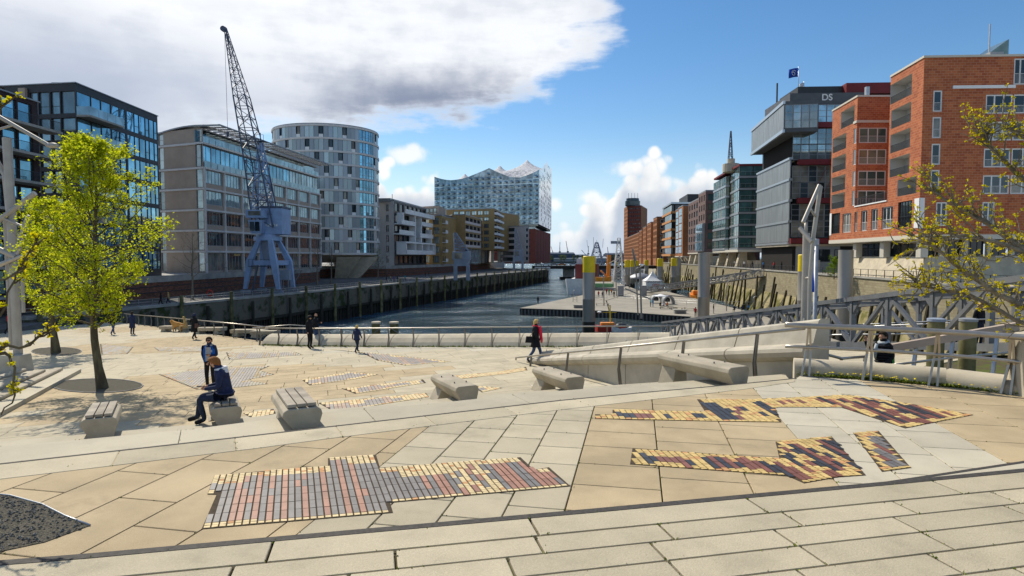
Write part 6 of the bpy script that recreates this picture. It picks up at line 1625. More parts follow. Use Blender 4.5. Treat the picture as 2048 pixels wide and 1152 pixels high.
# ================================================================ far bridge, far bank and its cranes
pm('far_blue', (.055, .075, .115), .9, .1, var=.2, vscale=.02); pm('far_shed', (.30, .34, .38), .9, .1, var=.15, vscale=.02); pm('far_land', (.07, .085, .08), .9, .1); pm('far_green', (.13, .15, .05), .9, .1, var=.5, vscale=.1)
def far_side():
    t = thing('road_bridge', 'low dark road bridge across the end of the canal', 'bridge', (24, 335, 0)); Y = 335
    MB().prism([(QL(Q_END) - 6, 322), (RL(345) + 12, 332), (RL(345) + 12, 344), (QL(Q_END) - 6, 334)], 5.6, 7.2).build('deck', M['pile_dark'], t)
    F = Fac(t, (QL(Q_END) - 6, 322), (RL(345) + 12, 332)); F.rail(0, F.L, 7.2, -.2, 1.0, 1.2)
    for px, w in ((1137, 5.5), (1154, 1.6), (1235, 3.0)): p = cw(px, 330); MB().box((p[0], p[1], 2.6), (w, 5, 6.2)).build('pier', M['concrete_grey'], t)
    MB().box((cw(1137, 330)[0], 330, .5), (9, 7, 1.6)).build('pier_foot', M['pile_dark'], t)
    for i, (px, col) in enumerate(((1077, 'white_paint'), (1092, 'silver'), (1108, 'frame_grey'), (1124, 'orange_paint'), (1146, 'silver'))):
        p = cw(px, 331); c = thing('parked_car', ('white', 'silver', 'dark grey', 'orange', 'second silver')[i] + ' car on the far road bridge', 'car', (p[0], p[1], 7.2), 'cars on the far bridge')
        MB().hexa([(p[0] - 2.1, p[1] - .85, 7.5), (p[0] + 2.1, p[1] - .85, 7.5), (p[0] + 2.1, p[1] + .85, 7.5), (p[0] - 2.1, p[1] + .85, 7.5)], [(p[0] - 2.0, p[1] - .8, 8.1), (p[0] + 2.0, p[1] - .8, 8.1), (p[0] + 2.0, p[1] + .8, 8.1), (p[0] - 2.0, p[1] + .8, 8.1)]).build('body', M[col], c)
        MB().hexa([(p[0] - 1.4, p[1] - .75, 8.1), (p[0] + 1.2, p[1] - .75, 8.1), (p[0] + 1.2, p[1] + .75, 8.1), (p[0] - 1.4, p[1] + .75, 8.1)], [(p[0] - .9, p[1] - .65, 8.7), (p[0] + .7, p[1] - .65, 8.7), (p[0] + .7, p[1] + .65, 8.7), (p[0] - .9, p[1] + .65, 8.7)]).build('cabin', M['glass_dark'], c)
        for e in (-1.3, 1.3): MB().tube([(p[0] + e, p[1] - .9, 7.5), (p[0] + e, p[1] - .7, 7.5)], .32, 10).build('wheel', M['frame_dark'], c)
    MB().box((cw(1085, 322)[0], 321.8, 6.3), (8, .1, .9)).build('sign_board', M['white_paint'], t)
    bank = MB().prism([(-1500, 1150), (2500, 1150), (2500, 2600), (-1500, 2600)], -1, 3.0).build('far_bank', M['far_land']); structure(bank)
    for i, (px0, px1, h, Y, m) in enumerate(((1096, 1150, 17, 1170, 'far_blue'), (1150, 1178, 13, 1180, 'far_blue'), (1108, 1160, 8.5, 1160, 'far_shed'), (1215, 1262, 16, 1200, 'far_blue'), (1160, 1215, 9, 1165, 'far_shed'))):
        a, b = cw(px0, Y), cw(px1, Y); t = thing('harbour_shed', ('long dark shed on the far bank behind the bridge', 'lower dark shed near the slanted far crane', 'pale shed in front of the dark far shed', 'dark shed at the foot of the blue gantry cranes', 'pale low shed behind the ship masts')[i], 'shed', (a[0], Y, 3), 'sheds on the far bank')
        MB().prism([a, b, (b[0], Y + 60), (a[0], Y + 60)], 3, h).build('wall', M[m], t)
        w = b[0] - a[0]; MB().add([(a[0], Y - 1, h), (b[0], Y - 1, h), (b[0], Y + 60, h), (a[0], Y + 60, h), (a[0], Y + 30, h + 3), (b[0], Y + 30, h + 3)], [(0, 1, 5, 4), (3, 4, 5, 2), (0, 4, 3), (1, 2, 5)]).build('roof', M[m], t)
    for i, (px, pt, lean, Y) in enumerate(((1106, 493, -4, 1500), (1119, 484, 1, 1500), (1135, 482, -3, 1400), (1172, 500, -9, 1300), (1176, 492, 1, 1400), (1216, 494, -1, 1500), (1238, 502, 3, 1700), (1243, 501, 3, 1700), (1248, 500, 3, 1700))):
        b = at_y(px, 528, Y); b.z = 3; T = at_y(px + lean, pt, Y); k = (Y / FPX)
        t = thing('harbour_crane', ('pale thin crane next to the brick warehouse on the far bank', 'red topped crane on the far bank', 'stout dark blue crane above the far shed', 'low slanted crane arm on the far bank', 'dark crane just over the yellow pile', 'thin dark crane beyond the lattice tower', 'first raised blue gantry by the round tower', 'second raised blue gantry by the round tower', 'third raised blue gantry by the round tower')[i], 'crane', b, 'cranes on the far bank')
        mid = Vector((b.x, b.y, b.z + (T.z - b.z) * .42))
        for e in (-1, 1): MB().beam(b + Vector((e * 2.4 * k, 0, 0)), mid + Vector((e * .8 * k, 0, 0)), .5 * k).build('leg', M['far_blue'], t)
        MB().box(mid + Vector((.5 * k, 0, 1.2 * k)), (4.0 * k, 3 * k, 2.6 * k)).build('machine_house', M['far_blue'], t)
        MB().beam(mid + Vector((0, 0, 2 * k)), T, .9 * k, .9 * k).build('jib', M['far_blue'], t); MB().beam(mid + Vector((1.6 * k, 0, 2 * k)), mid.lerp(T, .7), .35 * k).build('stay', M['far_blue'], t)
    rg = random.Random(5)
    for i, px in enumerate((1103, 1122, 1129, 1147, 1155, 1165, 1219, 1228)):
        b = at_y(px, 528, 1150); b.z = 2.8; t = thing('poplar_tree', ('round light tree beside the brick warehouse', 'broad pale tree by the orange car', 'second pale tree by the orange car', 'slim poplar on the far bank', 'next slim poplar on the far bank', 'third slim poplar before the ship', 'bushy tree under the gantry cranes', 'small tree under the gantry cranes')[i], 'tree', b, 'trees on the far bank')
        MB().tube([b, b + Vector((0, 0, 5))], [.5, .3], 6).build('trunk', M['far_land'], t); mb = MB(); w = 3.5 if i < 3 else 2.0
        for k in range(260):
            p = b + Vector((rg.gauss(0, w * .5), rg.gauss(0, w * .5), 5 + rg.uniform(-2, 7))); d = Vector((rg.uniform(-1, 1), rg.uniform(-1, 1), rg.uniform(-1, 1))).normalized() * .9; e = d.orthogonal().normalized() * .7; mb.add([p - d, p + e, p + d], [(0, 1, 2)])
        mb.build('crown', M['far_green'], t, fix=False)
far_side()
# ================================================================ parapet and railing along the water side of the square
pm('rail_steel', (.40, .37, .32), .35, .5, metal=.75, var=.08, vscale=6)
pm('post_steel', (.20, .19, .175), .45, .5, metal=.5, var=.12, vscale=6)
pm('lamp_paint', (.38, .355, .315), .45, .4, metal=.25, var=.08, vscale=2)
pm('bench_concrete', (.44, .385, .29), .85, .25, var=.16, vscale=2.0, bump=.3, bscale=45, speck=.2)
def post_mesh(h, lean, name='post', mat='post_steel'):
    mb = MB()
    for e in (-.035, .035):
        mb.beam((e, 0, 0), (e * .7, lean, h * .5), .012, .07, up=(0, 1, 0)); mb.beam((e * .7, lean, h * .48), (e * .5, 0, h), .012, .06, up=(0, 1, 0))
    return mb.mesh(name, M[mat])
def along(pts, step):
    """points and directions every `step` metres along a polyline"""
    out = []; rest = 0.0
    for a, b in zip(pts[:-1], pts[1:]):
        a, b = Vector(a), Vector(b); L = (b - a).length; d = (b - a).normalized(); s = rest
        while s < L: out.append((a + d * s, d)); s += step
        rest = s - L
    return out
PARA = [xy(on_e(x, y)) for x, y in ((536, 688), (620, 690), (760, 691), (1000, 691), (1180, 691), (1345, 691))]
def parapet():
    pts = [Vector((p[0], p[1], ez(*p))) for p in PARA]; c = pts[2]
    t = thing('parapet', 'low sloping concrete parapet at the water side of the square', 'parapet', c)
    prof = [(.55, -.1), (.55, .02), (.40, .22), (.16, .43), (-.10, .55), (-.30, .58), (-.45, .55), (-.45, -.1)]
    seg = along(pts, 1.43)
    for (p, d), (q, e) in zip(seg[:-1], seg[1:]): MB().sweep(prof, [p + d * .012, q - e * .012]).build('parapet_block', M['concrete_light'], t, bevel=.02)
    r = thing('square_railing', 'steel railing with paired posts in front of the sloping parapet', 'railing', c); pm_ = post_mesh(1.0, .10)
    for p, d in seg: s = Vector((d.y, -d.x, 0)) * .62; inst('post', pm_, r, p + s, math.atan2(d.y, d.x))
    MB().tube([p + Vector((.1, -.62, 1.0)) for p in pts], .032, 8).build('handrail', M['rail_steel'], r, smooth=True)
    # mossy weeds where the parapet meets the paving
    rg = random.Random(8); mb = MB()
    for i in range(1500):
        k = rg.random() ** 1.6; s = seg[int(k * (len(seg) - 1))]; p = s[0] + s[1] * rg.uniform(0, 1.43) + Vector((rg.uniform(-.1, .1), -.60 - abs(rg.gauss(0, .06)), 0)); h = rg.uniform(.03, .12)
        p.z = ez(p.x, p.y); a = rg.uniform(0, 6.28); w = .03; mb.add([p + Vector((w * math.cos(a), w * math.sin(a), 0)), p - Vector((w * math.cos(a), w * math.sin(a), 0)), p + Vector((rg.uniform(-.05, .05), rg.uniform(-.05, .05), h))], [(0, 1, 2)])
    stuff(mb.build('weeds', M['weed'], fix=False), 'green weeds along the foot of the sloping parapet', 'weeds')
parapet()
def side_railings():
    r = thing('water_railing', 'steel railing at the edge of the square behind the distant benches', 'railing', (-25, 50, 6)); pm_ = post_mesh(.95, .06)
    pts = [on_e(x, y) for x, y in ((232, 645), (300, 653), (420, 669), (530, 685))]
    for p, d in along(pts, 2.0): inst('post', pm_, r, p, math.atan2(d.y, d.x))
    MB().tube([p + Vector((0, 0, .95)) for p in pts], .035, 8).build('handrail', M['rail_steel'], r, smooth=True)
    # stair handrail that dips behind the parapet
    r = thing('stair_handrail', 'handrail sloping down behind the two standing men', 'railing', on_e(560, 685))
    a, b, c = at_y(505, 656, 37), at_y(580, 650, 38.5), at_y(736, 660, 39)
    MB().tube([a, b, c], .035, 8).build('handrail', M['rail_steel'], r, smooth=True)
    for k in range(7): p = b.lerp(c, k / 6); inst('post', post_mesh(1.4, .0), r, p - Vector((0, 0, 1.4)))
    for k, px in enumerate((752, 788)):
        p = at_y(px, 643, 37); t = thing('timber_bollard', ('pale capped timber bollard behind the walking child', 'pale capped timber bollard beside the other one over the water')[k], 'bollard', (p.x, p.y, 0), 'timber bollards behind the parapet')
        MB().lathe((p.x, p.y, 0), [(.27, -1), (.26, p.z - .12)], 14).build('post', M['timber_pile'], t, smooth=True, sharp=40); MB().lathe((p.x, p.y, p.z - .12), [(.285, 0), (.285, .1), (.2, .12)], 14).build('cap', M['concrete_light'], t, sharp=40)
    p, q = at_y(748, 666, 36.5), at_y(796, 666, 36.5); t = thing('mooring_hoop', 'dark bent hoop between the two timber bollards', 'hoop', p); n = 8
    MB().tube([p.lerp(q, i / n) + Vector((0, 0, .38 * min(1, 2.4 * min(i, n - i) / n))) for i in range(n + 1)], .035, 6).build('bar', M['steel_dark'], t)
side_railings()

# ================================================================ ramp wall beside the stairs
RW0, RW1 = Vector((6.15, 12.75)), Vector((.8, 25.2))
RWD = (RW1 - RW0).normalized(); RWS = Vector((-RWD.y, RWD.x))              # RWS points to the stairs
def ramp_wall():
    t = thing('ramp_wall', 'sloping concrete wall with a rounded lip beside the stairs', 'wall', (RW0.x, RW0.y, 8))
    L = (RW1 - RW0).length; n = 6
    def sec(k):
        p = RW0.lerp(RW1, k); zl, zt = 10.16 + (7.86 - 10.16) * k, 10.72 + (8.12 - 10.72) * k; zb_ = 6.5
        prof = [(0, zb_), (0, zl - .30), (.10, zl - .27), (.20, zl - .2), (.25, zl - .1), (.23, zl - .02), (.16, zl + .03), (-.06, zl + .07), (-.20, zt - .04), (-.26, zt), (-.52, zt), (-.52, zb_)]
        return [Vector((p.x + RWS.x * s, p.y + RWS.y * s, z)) for s, z in prof]
    for i in range(n):
        a, b = sec(i / n + .0012), sec((i + 1) / n - .0012); m = len(a); mb = MB()
        mb.add(a + b, [(k, (k + 1) % m, (k + 1) % m + m, k + m) for k in range(m)] + [tuple(range(m))[::-1], tuple(range(m, 2 * m))]); mb.build('wall_segment', M['concrete'], t)
        c = sec((i + .5) / n)
        for e in (.25, .75):
            q = sec((i + e) / n); pt = q[9].lerp(q[10], .5); MB().tube([pt, pt + Vector((0, 0, .06))], .018, 6).build('stud', M['steel'], t)
    r = thing('ramp_handrail', 'steel handrail on posts along the rounded lip of the ramp wall', 'railing', (RW0.x, RW0.y, 9.5))
    def rp(k): p = RW0.lerp(RW1, k); return Vector((p.x + RWS.x * .52, p.y + RWS.y * .52, 10.53 + (7.95 - 10.53) * k))
    MB().tube([rp(-.02), rp(1.03), rp(1.03) + Vector((0, 0, -.10))], .032, 8).build('handrail', M['rail_steel'], r, smooth=True)
    me = post_mesh(1.25, .08)
    for k in (.07, .25, .46, .70, .92): inst('post', me, r, rp(k) - Vector((0, 0, 1.25)), math.atan2(RWD.y, RWD.x))
ramp_wall()

# ================================================================ railing and kerb beside the mosaic terrace
def right_side():
    base = [Vector((p[0], p[1], ZB)) for p in LINE_RAIL]
    r = thing('terrace_railing', 'bright steel railing with bent paired posts beside the mosaic terrace', 'railing', base[1])
    L = sum((b - a).length for a, b in zip(base[:-1], base[1:]))
    me = MB()
    for e in (-.13, .0):
        me.beam((e, 0, 0), (e * .6 + .02, .10, .48), .035, .10, up=(0, 1, 0)); me.beam((e * .6 + .02, .10, .47), (e * .2, 0, .97), .035, .085, up=(0, 1, 0))
    me = me.mesh('post', M['rail_steel'])
    for p, d in along([base[0] + Vector((.1, 0, 0))] + base[1:], 1.03): inst('post', me, r, p + Vector((.05, -.05, 0)), math.atan2(d.y, d.x))
    off_ = Vector((-.2, -.05, .98)); MB().tube([base[0] + off_ + Vector((-.12, 0, .02))] + [p + Vector((0, -.05, .98)) for p in base], .052, 10).build('handrail', M['rail_steel'], r, smooth=True)
    MB().tube([base[0] + Vector((-.25, .1, .56))] + [p + Vector((0, .05, .56)) for p in base], .032, 8).build('lower_rail', M['rail_steel'], r, smooth=True)
    k = thing('round_kerb', 'rounded concrete kerb beam behind the terrace railing', 'kerb', base[1])
    prof = [(.24, -.25), (.26, .02), (.25, .12), (.19, .22), (.08, .27), (-.10, .27), (-.2, .22), (-.26, .12), (-.26, -.25)]
    path = [p + Vector((.05, .42, 0)) for p in base]; seg = along(path, 1.28)
    for (p, d), (q, e) in zip(seg[:-1], seg[1:]): MB().sweep(prof, [p + d * .014, q - e * .014]).build('kerb_block', M['concrete_light'], k, sharp=40)
    b = MB(); c = at_z(2044, 800, ZB); b.hexa([(c.x + .16, c.y + .1, 8.2), (c.x + .8, c.y + .0, 8.2), (c.x + .8, c.y + .6, 8.2), (c.x + .16, c.y + .6, 8.2)], [(c.x + .2, c.y + .1, 10.72), (c.x + .8, c.y, 10.8), (c.x + .8, c.y + .6, 10.8), (c.x + .2, c.y + .6, 10.72)]); tag(b.build('end_block', M['concrete_light'], bevel=.08), 'upright concrete block closing the rounded kerb', 'concrete block')
    # dandelions and weeds between kerb and paving
    rg = random.Random(21); mb = MB(); fl = MB()
    sg = along(base, .05)
    for i in range(2600):
        cl = int(rg.choice((.12, .22, .3, .42, .5, .62, .66, .75, .83, .9, .95)) * len(sg) + rg.gauss(0, 3.5)); cl = max(0, min(len(sg) - 1, cl)); p = sg[cl][0] + Vector((rg.gauss(0, .03), .02 + abs(rg.gauss(0, .07)), 0))
        if rg.random() < .25: p = at_z(rg.gauss(1890, 40), 768 + rg.gauss(0, 2), ZB); p = sg[rg.randrange(len(sg))][0] + Vector((0, rg.uniform(.05, .14), 0))
        a = rg.uniform(0, 6.28); L_ = rg.uniform(.03, .09); d = Vector((math.cos(a) * L_, math.sin(a) * L_, rg.uniform(.015, .07))); s = Vector((-math.sin(a), math.cos(a), 0)) * .014
        mb.add([p, p + d * .6 + s, p + d, p + d * .6 - s], [(0, 1, 2, 3)])
        if i % 26 == 0:
            q = p + Vector((0, -.02, rg.uniform(.05, .10))); fl.lathe(q, [(.006, -.004), (.020, .0), (.012, .010)], 7)
    stuff(mb.build('weeds', M['weed'], fix=False), 'green weeds sprouting between the terrace paving and kerb', 'weeds'); stuff(fl.build('dandelions', M['flower_yellow'], fix=False), 'yellow dandelions between the terrace paving and kerb', 'flowers')
    # lower walkway: grey boards, timber fender beam, capped piles
    w = thing('timber_walkway', 'weathered timber walkway below the terrace railing', 'walkway', (11, 17, 8.3))
    d = Vector((.93, -.37)).normalized(); n_ = Vector((.37, .93))
    for i in range(16):
        p = Vector((6.4, 18.6)) + n_ * (i * .30 - 2.4); a, b = p, p + d * 7.5
        pts = [a, b, b + n_ * .285, a + n_ * .285]; MB().prism([(q.x, q.y) for q in pts], 8.0, [ez(q.x, q.y) + .06 for q in pts]).build('board', M['wood_grey'], w)
    a, b = at_y(1785, 695, 17.5), at_y(2035, 652, 16.5); f = thing('fender_beam', 'long brown timber fender beam on short struts', 'beam', a)
    MB().beam(a, b, .2, .2).build('beam', M['stone_brown'], f)
    for k in (.2, .5, .85): p = a.lerp(b, k); MB().beam(p + Vector((0, 0, -.1)), p + Vector((-.25, -.2, -1.25)), .08, .1).build('strut', M['steel'], f)
    for i, px in enumerate((1873, 1937)):
        p = at_y(px, 636, 19); t = thing('capped_pile', ('timber pile with a pale blue cap behind the fender beam', 'timber pile with a pale cap further along the fender beam')[i], 'pile', (p.x, p.y, 7), 'capped timber piles by the gangway')
        MB().lathe((p.x, p.y, 0), [(.23, 7), (.23, p.z - .1)], 14).build('post', M['timber_pile'], t, smooth=True, sharp=40); MB().lathe((p.x, p.y, p.z - .1), [(.25, 0), (.25, .08), (.15, .1)], 14).build('cap', M['frame_grey' if i else 'crane_grey'], t, sharp=40)
    r2 = thing('walkway_railing', 'low dark railing on the timber walkway behind the kerb', 'railing', at_y(1800, 730, 15)); q = [at_y(1600, 695, 15.0), at_y(1683, 717, 14.6), at_y(1730, 713, 15.4)]
    MB().tube(q, .035, 8).build('handrail', M['rail_steel'], r2, smooth=True)
    q2 = [at_y(1790, 729, 14.3), at_y(1900, 716, 14.8), at_y(2040, 703, 15.2)]; MB().tube(q2, .03, 8).build('handrail', M['rail_steel'], r2, smooth=True)
    me = post_mesh(1.0, .05)
    for p in q + q2: inst('post', me, r2, p - Vector((0, 0, 1.0)))
right_side()

# ================================================================ benches
def bench(px, py, z, L, lb, slats, ht=.30, W=.55, d=None, foot=.5):
    """thick concrete bar resting on its near end, with a flared foot under the other end"""
    p = at_z(px, py, z); d = Vector(d or (nC.x, nC.y)).normalized(); s = Vector((d.y, -d.x)); t = thing('concrete_bench', lb, 'bench', (p.x, p.y, z), 'concrete benches on the stairs')
    def P(u, w, h): q = Vector((p.x, p.y)) + d * u + s * w; return Vector((q.x, q.y, z + h))
    prof = [(-W / 2 + .15, 0), (-W / 2, ht - .10), (-W / 2 + .02, ht - .03), (-W / 2 + .07, ht), (W / 2 - .07, ht), (W / 2 - .02, ht - .03), (W / 2, ht - .10), (W / 2 - .06, 0)]
    a, b = [P(0, w, h) for w, h in prof], [P(L, w, h + (.06 if h == 0 else 0)) for w, h in prof]; m = len(prof); mb = MB()
    mb.add(a + b, [(k, (k + 1) % m, (k + 1) % m + m, k + m) for k in range(m)] + [tuple(range(m))[::-1], tuple(range(m, 2 * m))]); body = mb.build('seat_body', M['bench_concrete'], t, bevel=.012)
    mb = MB(); u0, u1 = L - .42, L - .02
    mb.hexa([P(u0 - .02, -W / 2 - .02, -foot), P(u0 - .02, W / 2 - .1, -foot), P(u1 + .05, W / 2 - .1, -foot), P(u1 + .05, -W / 2 - .02, -foot)], [P(u0, -W / 2 + .12, .08), P(u0, W / 2 - .12, .08), P(u1, W / 2 - .12, .08), P(u1, -W / 2 + .12, .08)]); mb.build('foot', M['bench_concrete'], t, bevel=.015)
    if slats:
        for k in range(3):
            w0 = -W / 2 + .07 + k * (W - .14) / 3 + .008; w1 = w0 + (W - .14) / 3 - .016
            MB().hexa([P(.05, w0, ht + .012), P(.05, w1, ht + .012), P(L - .04, w1, ht + .012), P(L - .04, w0, ht + .012)], [P(.05, w0, ht + .06), P(.05, w1, ht + .06), P(L - .04, w1, ht + .06), P(L - .04, w0, ht + .06)]).build('slat', M['wood_grey'], t, bevel=.006)
    else:
        for u in (.25, .75):
            for w in (-.14, .14): MB().tube([P(L * u, w, ht), P(L * u, w, ht + .035)], .014, 6).build('stud', M['steel_dark'], t)
    return t, P
bench(606, 859, ZC + .0, 1.32, 'slatted concrete bench standing on the border step', True)
bench(1478, 770, ZC + .06, 1.95, 'longest bare concrete bench beside the ramp wall', False, .34)
_, SEAT = bench(453, 853, ZL, .95, 'slatted bench under the sitting man', True, .36, foot=.0)
bench(198, 878, ZL, 1.15, 'slatted bench in the shade of the green tree', True, .36, foot=.0)
bench(935, 805, ZL, 1.55, 'bare concrete bench in the middle of the stairs', False, .36, foot=.2)
bench(1150, 785, ZL, 1.55, 'bare concrete bench at the foot of the ramp wall', False, .36, foot=.2)
for i, (px, py, L) in enumerate(((318, 664, 2.8), (384, 668, 2.8), (460, 673, 2.8), (500, 676, 2.0))):
    p = on_e(px, py); t = thing('long_bench', ('first distant concrete bench beside the dog', 'second distant concrete bench behind the figure in the long coat', 'third distant concrete bench before the parapet', 'short distant concrete bench touching the parapet')[i], 'bench', p, 'long concrete benches at the water edge')
    d = Vector((.93, -.36, 0)).normalized() ; s = Vector((.36, .93, 0)) * .55; up = Vector((0, 0, .46))
    a, b = p, p + d * L
    b.z = ez(b.x, b.y); MB().hexa([a + up * .45, b + up * .45, b + s + up * .45, a + s + up * .45], [a + up - s * .1, b + up - s * .1, b + s * 1.1 + up, a + s * 1.1 + up]).build('seat_body', M['bench_concrete'], t, bevel=.03)
    for k in (.16, .82): q = a.lerp(b, k); MB().hexa([q - d * .28, q + d * .28, q + d * .28 + s, q - d * .28 + s], [q - d * .18 + up * .5, q + d * .18 + up * .5, q + d * .18 + s + up * .5, q - d * .18 + s + up * .5]).build('foot', M['bench_concrete'], t)

# ================================================================ tube sculptures that carry the lamps
def left_mast():
    Y = 27.0; b = on_e(27, 742); Y = b.y
    t = thing('lamp_mast', 'tall steel lamp mast with crossing tubes beside the trees', 'lamp', b)
    def q(x, y, dy=0): return at_y(x, y, Y + dy)
    MB().tube([q(38, 742), q(14, 276)], .185, 14).build('main_post', M['lamp_paint'], t, smooth=True, sharp=40)
    MB().tube([q(22, 700, .3), q(9, 430, .3)], .07, 10).build('side_post', M['lamp_paint'], t, smooth=True, sharp=40); MB().tube([q(47, 625, -.2), q(45, 560, -.2)], .075, 10).build('hanging_tube', M['lamp_paint'], t, smooth=True, sharp=40)
    MB().tube([q(17, 420), q(10, 350), (q(-14, 310))], .12, 10).build('curved_arm', M['lamp_paint'], t, smooth=True, sharp=40)
    for k, (a, c, r, m) in enumerate((((-14, 450), (70, 386), .11, 'lamp_paint'), ((-14, 428), (44, 452), .05, 'lamp_paint'), ((-16, 492), (32, 514), .12, 'lamp_paint'), ((-16, 536), (52, 509), .10, 'rail_steel'), ((36, 508), (49, 470), .08, 'rail_steel'), ((30, 540), (50, 565), .06, 'lamp_paint'), ((38, 480), (56, 430), .08, 'lamp_paint'), ((-16, 262), (28, 250), .05, 'lamp_paint'))):
        MB().tube([q(*a, -.25 - .02 * k), q(*c, -.25 - .02 * k)], r, 10).build('cross_tube', M[m], t, smooth=True, sharp=40)
    arm = MB().tube([q(-18, 224, -.4), q(97, 290, -.4)], .085, 10).build('lamp_arm', M['lamp_paint'], t, smooth=True, sharp=40)
    c = q(105, 292, -.4); MB().lathe(c, [(.02, -.10), (.22, -.05), (.26, .02), (.16, .12), (.02, .14)], 14, sx=1.15, sy=.7).build('lamp_head', M['lamp_paint'], arm, smooth=True)
    f = MB(); p = on_e(25, 744); f.hexa([p + Vector((-.75, -.3, -.1)), p + Vector((.55, -.3, -.1)), p + Vector((.55, .6, -.1)), p + Vector((-.75, .6, -.1))], [p + Vector((-.7, -.2, .78)), p + Vector((.5, -.2, .78)), p + Vector((.5, .5, .78)), p + Vector((-.7, .5, .78))]); f.build('footing', M['concrete'], t, bevel=.04)
    for i, (x0, y0, x1, y1) in enumerate(((118, 748, -90, 852), (83, 752, -90, 826), (45, 750, -90, 798))):
        a, b = on_e(x0, y0), on_e(x1, y1); o = thing('seat_beam', ('nearest', 'middle', 'farthest')[i] + ' long concrete beam of the stepped seats by the lamp mast', 'seat', a, 'long seat beams by the lamp mast')
        MB().beam(a + Vector((0, 0, .22)), b + Vector((0, 0, .22)), .34, .13).build('beam', M['bench_concrete'], o, bevel=.05)
        n = Vector((-(b - a).normalized().y, (b - a).normalized().x, 0)) * .8; MB().hexa([a + n * .2, b + n * .2, b + n, a + n], [q_ + Vector((0, 0, .16)) for q_ in (a + n * .2, b + n * .2, b + n, a + n)]).build('tread', M['step_stone'], o)
left_mast()
def right_mast():
    Y = 15.0; b = at_y(1609, 660, Y); b.z = ez(b.x, Y)
    t = thing('lamp_mast', 'bent twin lamp posts behind the end of the ramp wall', 'lamp', b)
    def q(x, y, dy=0): return at_y(x, y, Y + dy)
    f = q(1608, 660); f.z = b.z
    MB().tube([f, q(1613, 466)], .082, 14).build('main_post', M['lamp_paint'], t, smooth=True, sharp=40)
    g = q(1619, 660, -.3); g.z = b.z; MB().tube([g, q(1620, 560, -.3), q(1627, 470, -.3), q(1641, 372, -.3)], .048, 12).build('bent_post', M['lamp_paint'], t, smooth=True, sharp=40)
    MB().tube([q(1639, 370, -.4), q(1606, 445, -.6)], .045, 12).build('lamp_tube', M['lamp_paint'], t, smooth=True, sharp=40); MB().tube([q(1600, 456, -.2), q(1624, 484, -.5)], .052, 12).build('lamp_tube', M['lamp_paint'], t, smooth=True, sharp=40)
    MB().tube([q(1622, 419, -.45), q(1633, 436, -.3)], .028, 8).build('brace', M['lamp_paint'], t, smooth=True); MB().tube([q(1609, 556), q(1622, 556, -.3)], .028, 8).build('brace', M['lamp_paint'], t, smooth=True)
    MB().tube([q(1612, 470), q(1612, 445)], .04, 8).build('neck', M['lamp_paint'], t, smooth=True)
right_mast()
def banner():
    Y = 34.0; p = at_y(1633, 490, Y); b = at_y(1630, 640, Y); t = thing('banner', 'blue banner with white lettering hanging from a grey pole', 'banner', (b.x, b.y, 0))
    MB().tube([(b.x, b.y, 0), p], .11, 10).build('pole', M['galv'], t, smooth=True); MB().lathe(p, [(.13, 0), (.13, .3), (.1, .34)], 10).build('cap', M['galv'], t)
    n, m = 14, 6; vs, fs = [], []
    for i in range(n + 1):
        for j in range(m + 1):
            k, u = i / n, j / m; w = .62 * (.25 + .75 * min(1, k * 1.9)) * (1 if k < .75 else 1 - (k - .75) * 1.6)
            a = at_y(1632.5 - k * 3, 500 + k * 84, Y); vs.append((a.x - .12 - u * w, a.y - .1 + .09 * math.sin(u * 7 + k * 5), a.z - .25 * u * (1 - k)))
    for i in range(n):
        for j in range(m): a = i * (m + 1) + j; fs.append((a, a + 1, a + m + 2, a + m + 1))
    o = MB().add(vs, fs).build('cloth', M['banner_blue'], t, smooth=True, fix=False); o.modifiers.new('thickness', 'SOLIDIFY').thickness = .01
    c = at_y(1618, 528, Y - .25)
    for tx, dz, s in (('A', .22, .34), ('I', -.06, .3), ('8', -.36, .36), ('L', -.72, .3)): text_mesh(tx, s, 'lettering', 'frame_white', t, c + Vector((.02, 0, dz)), (R(90), R(-14), 0), .004)
pm('banner_blue', (.01, .10, .62), .7, .2); banner()
# ================================================================ trees
pm('bark', (.085, .068, .045), .95, .15, col2=(.16, .14, .08), vscale=5, thresh=(.4, .7), bump=.9, bscale=25, stretch=(1, 1, .35))
pm('bark_grey', (.19, .165, .125), .95, .15, var=.3, vscale=8, bump=.6, bscale=40)
def leaf_mat(name, c, tr, k=.52):
    m = bpy.data.materials.new(name); m.use_nodes = True; t = m.node_tree; t.nodes.clear()
    o = t.nodes.new('ShaderNodeOutputMaterial'); d = t.nodes.new('ShaderNodeBsdfDiffuse'); r = t.nodes.new('ShaderNodeBsdfTranslucent'); x = t.nodes.new('ShaderNodeMixShader')
    g = t.nodes.new('ShaderNodeNewGeometry'); n = noise(t, g.outputs['Position'], 3.0, 3, .6)
    rp = NV(t, g.outputs['Random Per Island'])
    for s, col in ((d, c), (r, tr)):
        cc = mixc(t, (n * .6 + rp * .5).step(.25, .85), col, (col[0] * .62, col[1] * .80, col[2] * .8)); t.links.new(cc.k, s.inputs[0])
    x.inputs[0].default_value = k; t.links.new(d.outputs[0], x.inputs[1]); t.links.new(r.outputs[0], x.inputs[2]); t.links.new(x.outputs[0], o.inputs[0]); M[name] = m
leaf_mat('leaf_spring', (.36, .39, .015), (.80, .78, .025)); leaf_mat('leaf_bud', (.58, .45, .01), (.85, .66, .01)); leaf_mat('leaf_shrub', (.12, .19, .02), (.30, .40, .03))
def rv(rg): return Vector((rg.gauss(0, 1), rg.gauss(0, 1), rg.gauss(0, 1))).normalized()
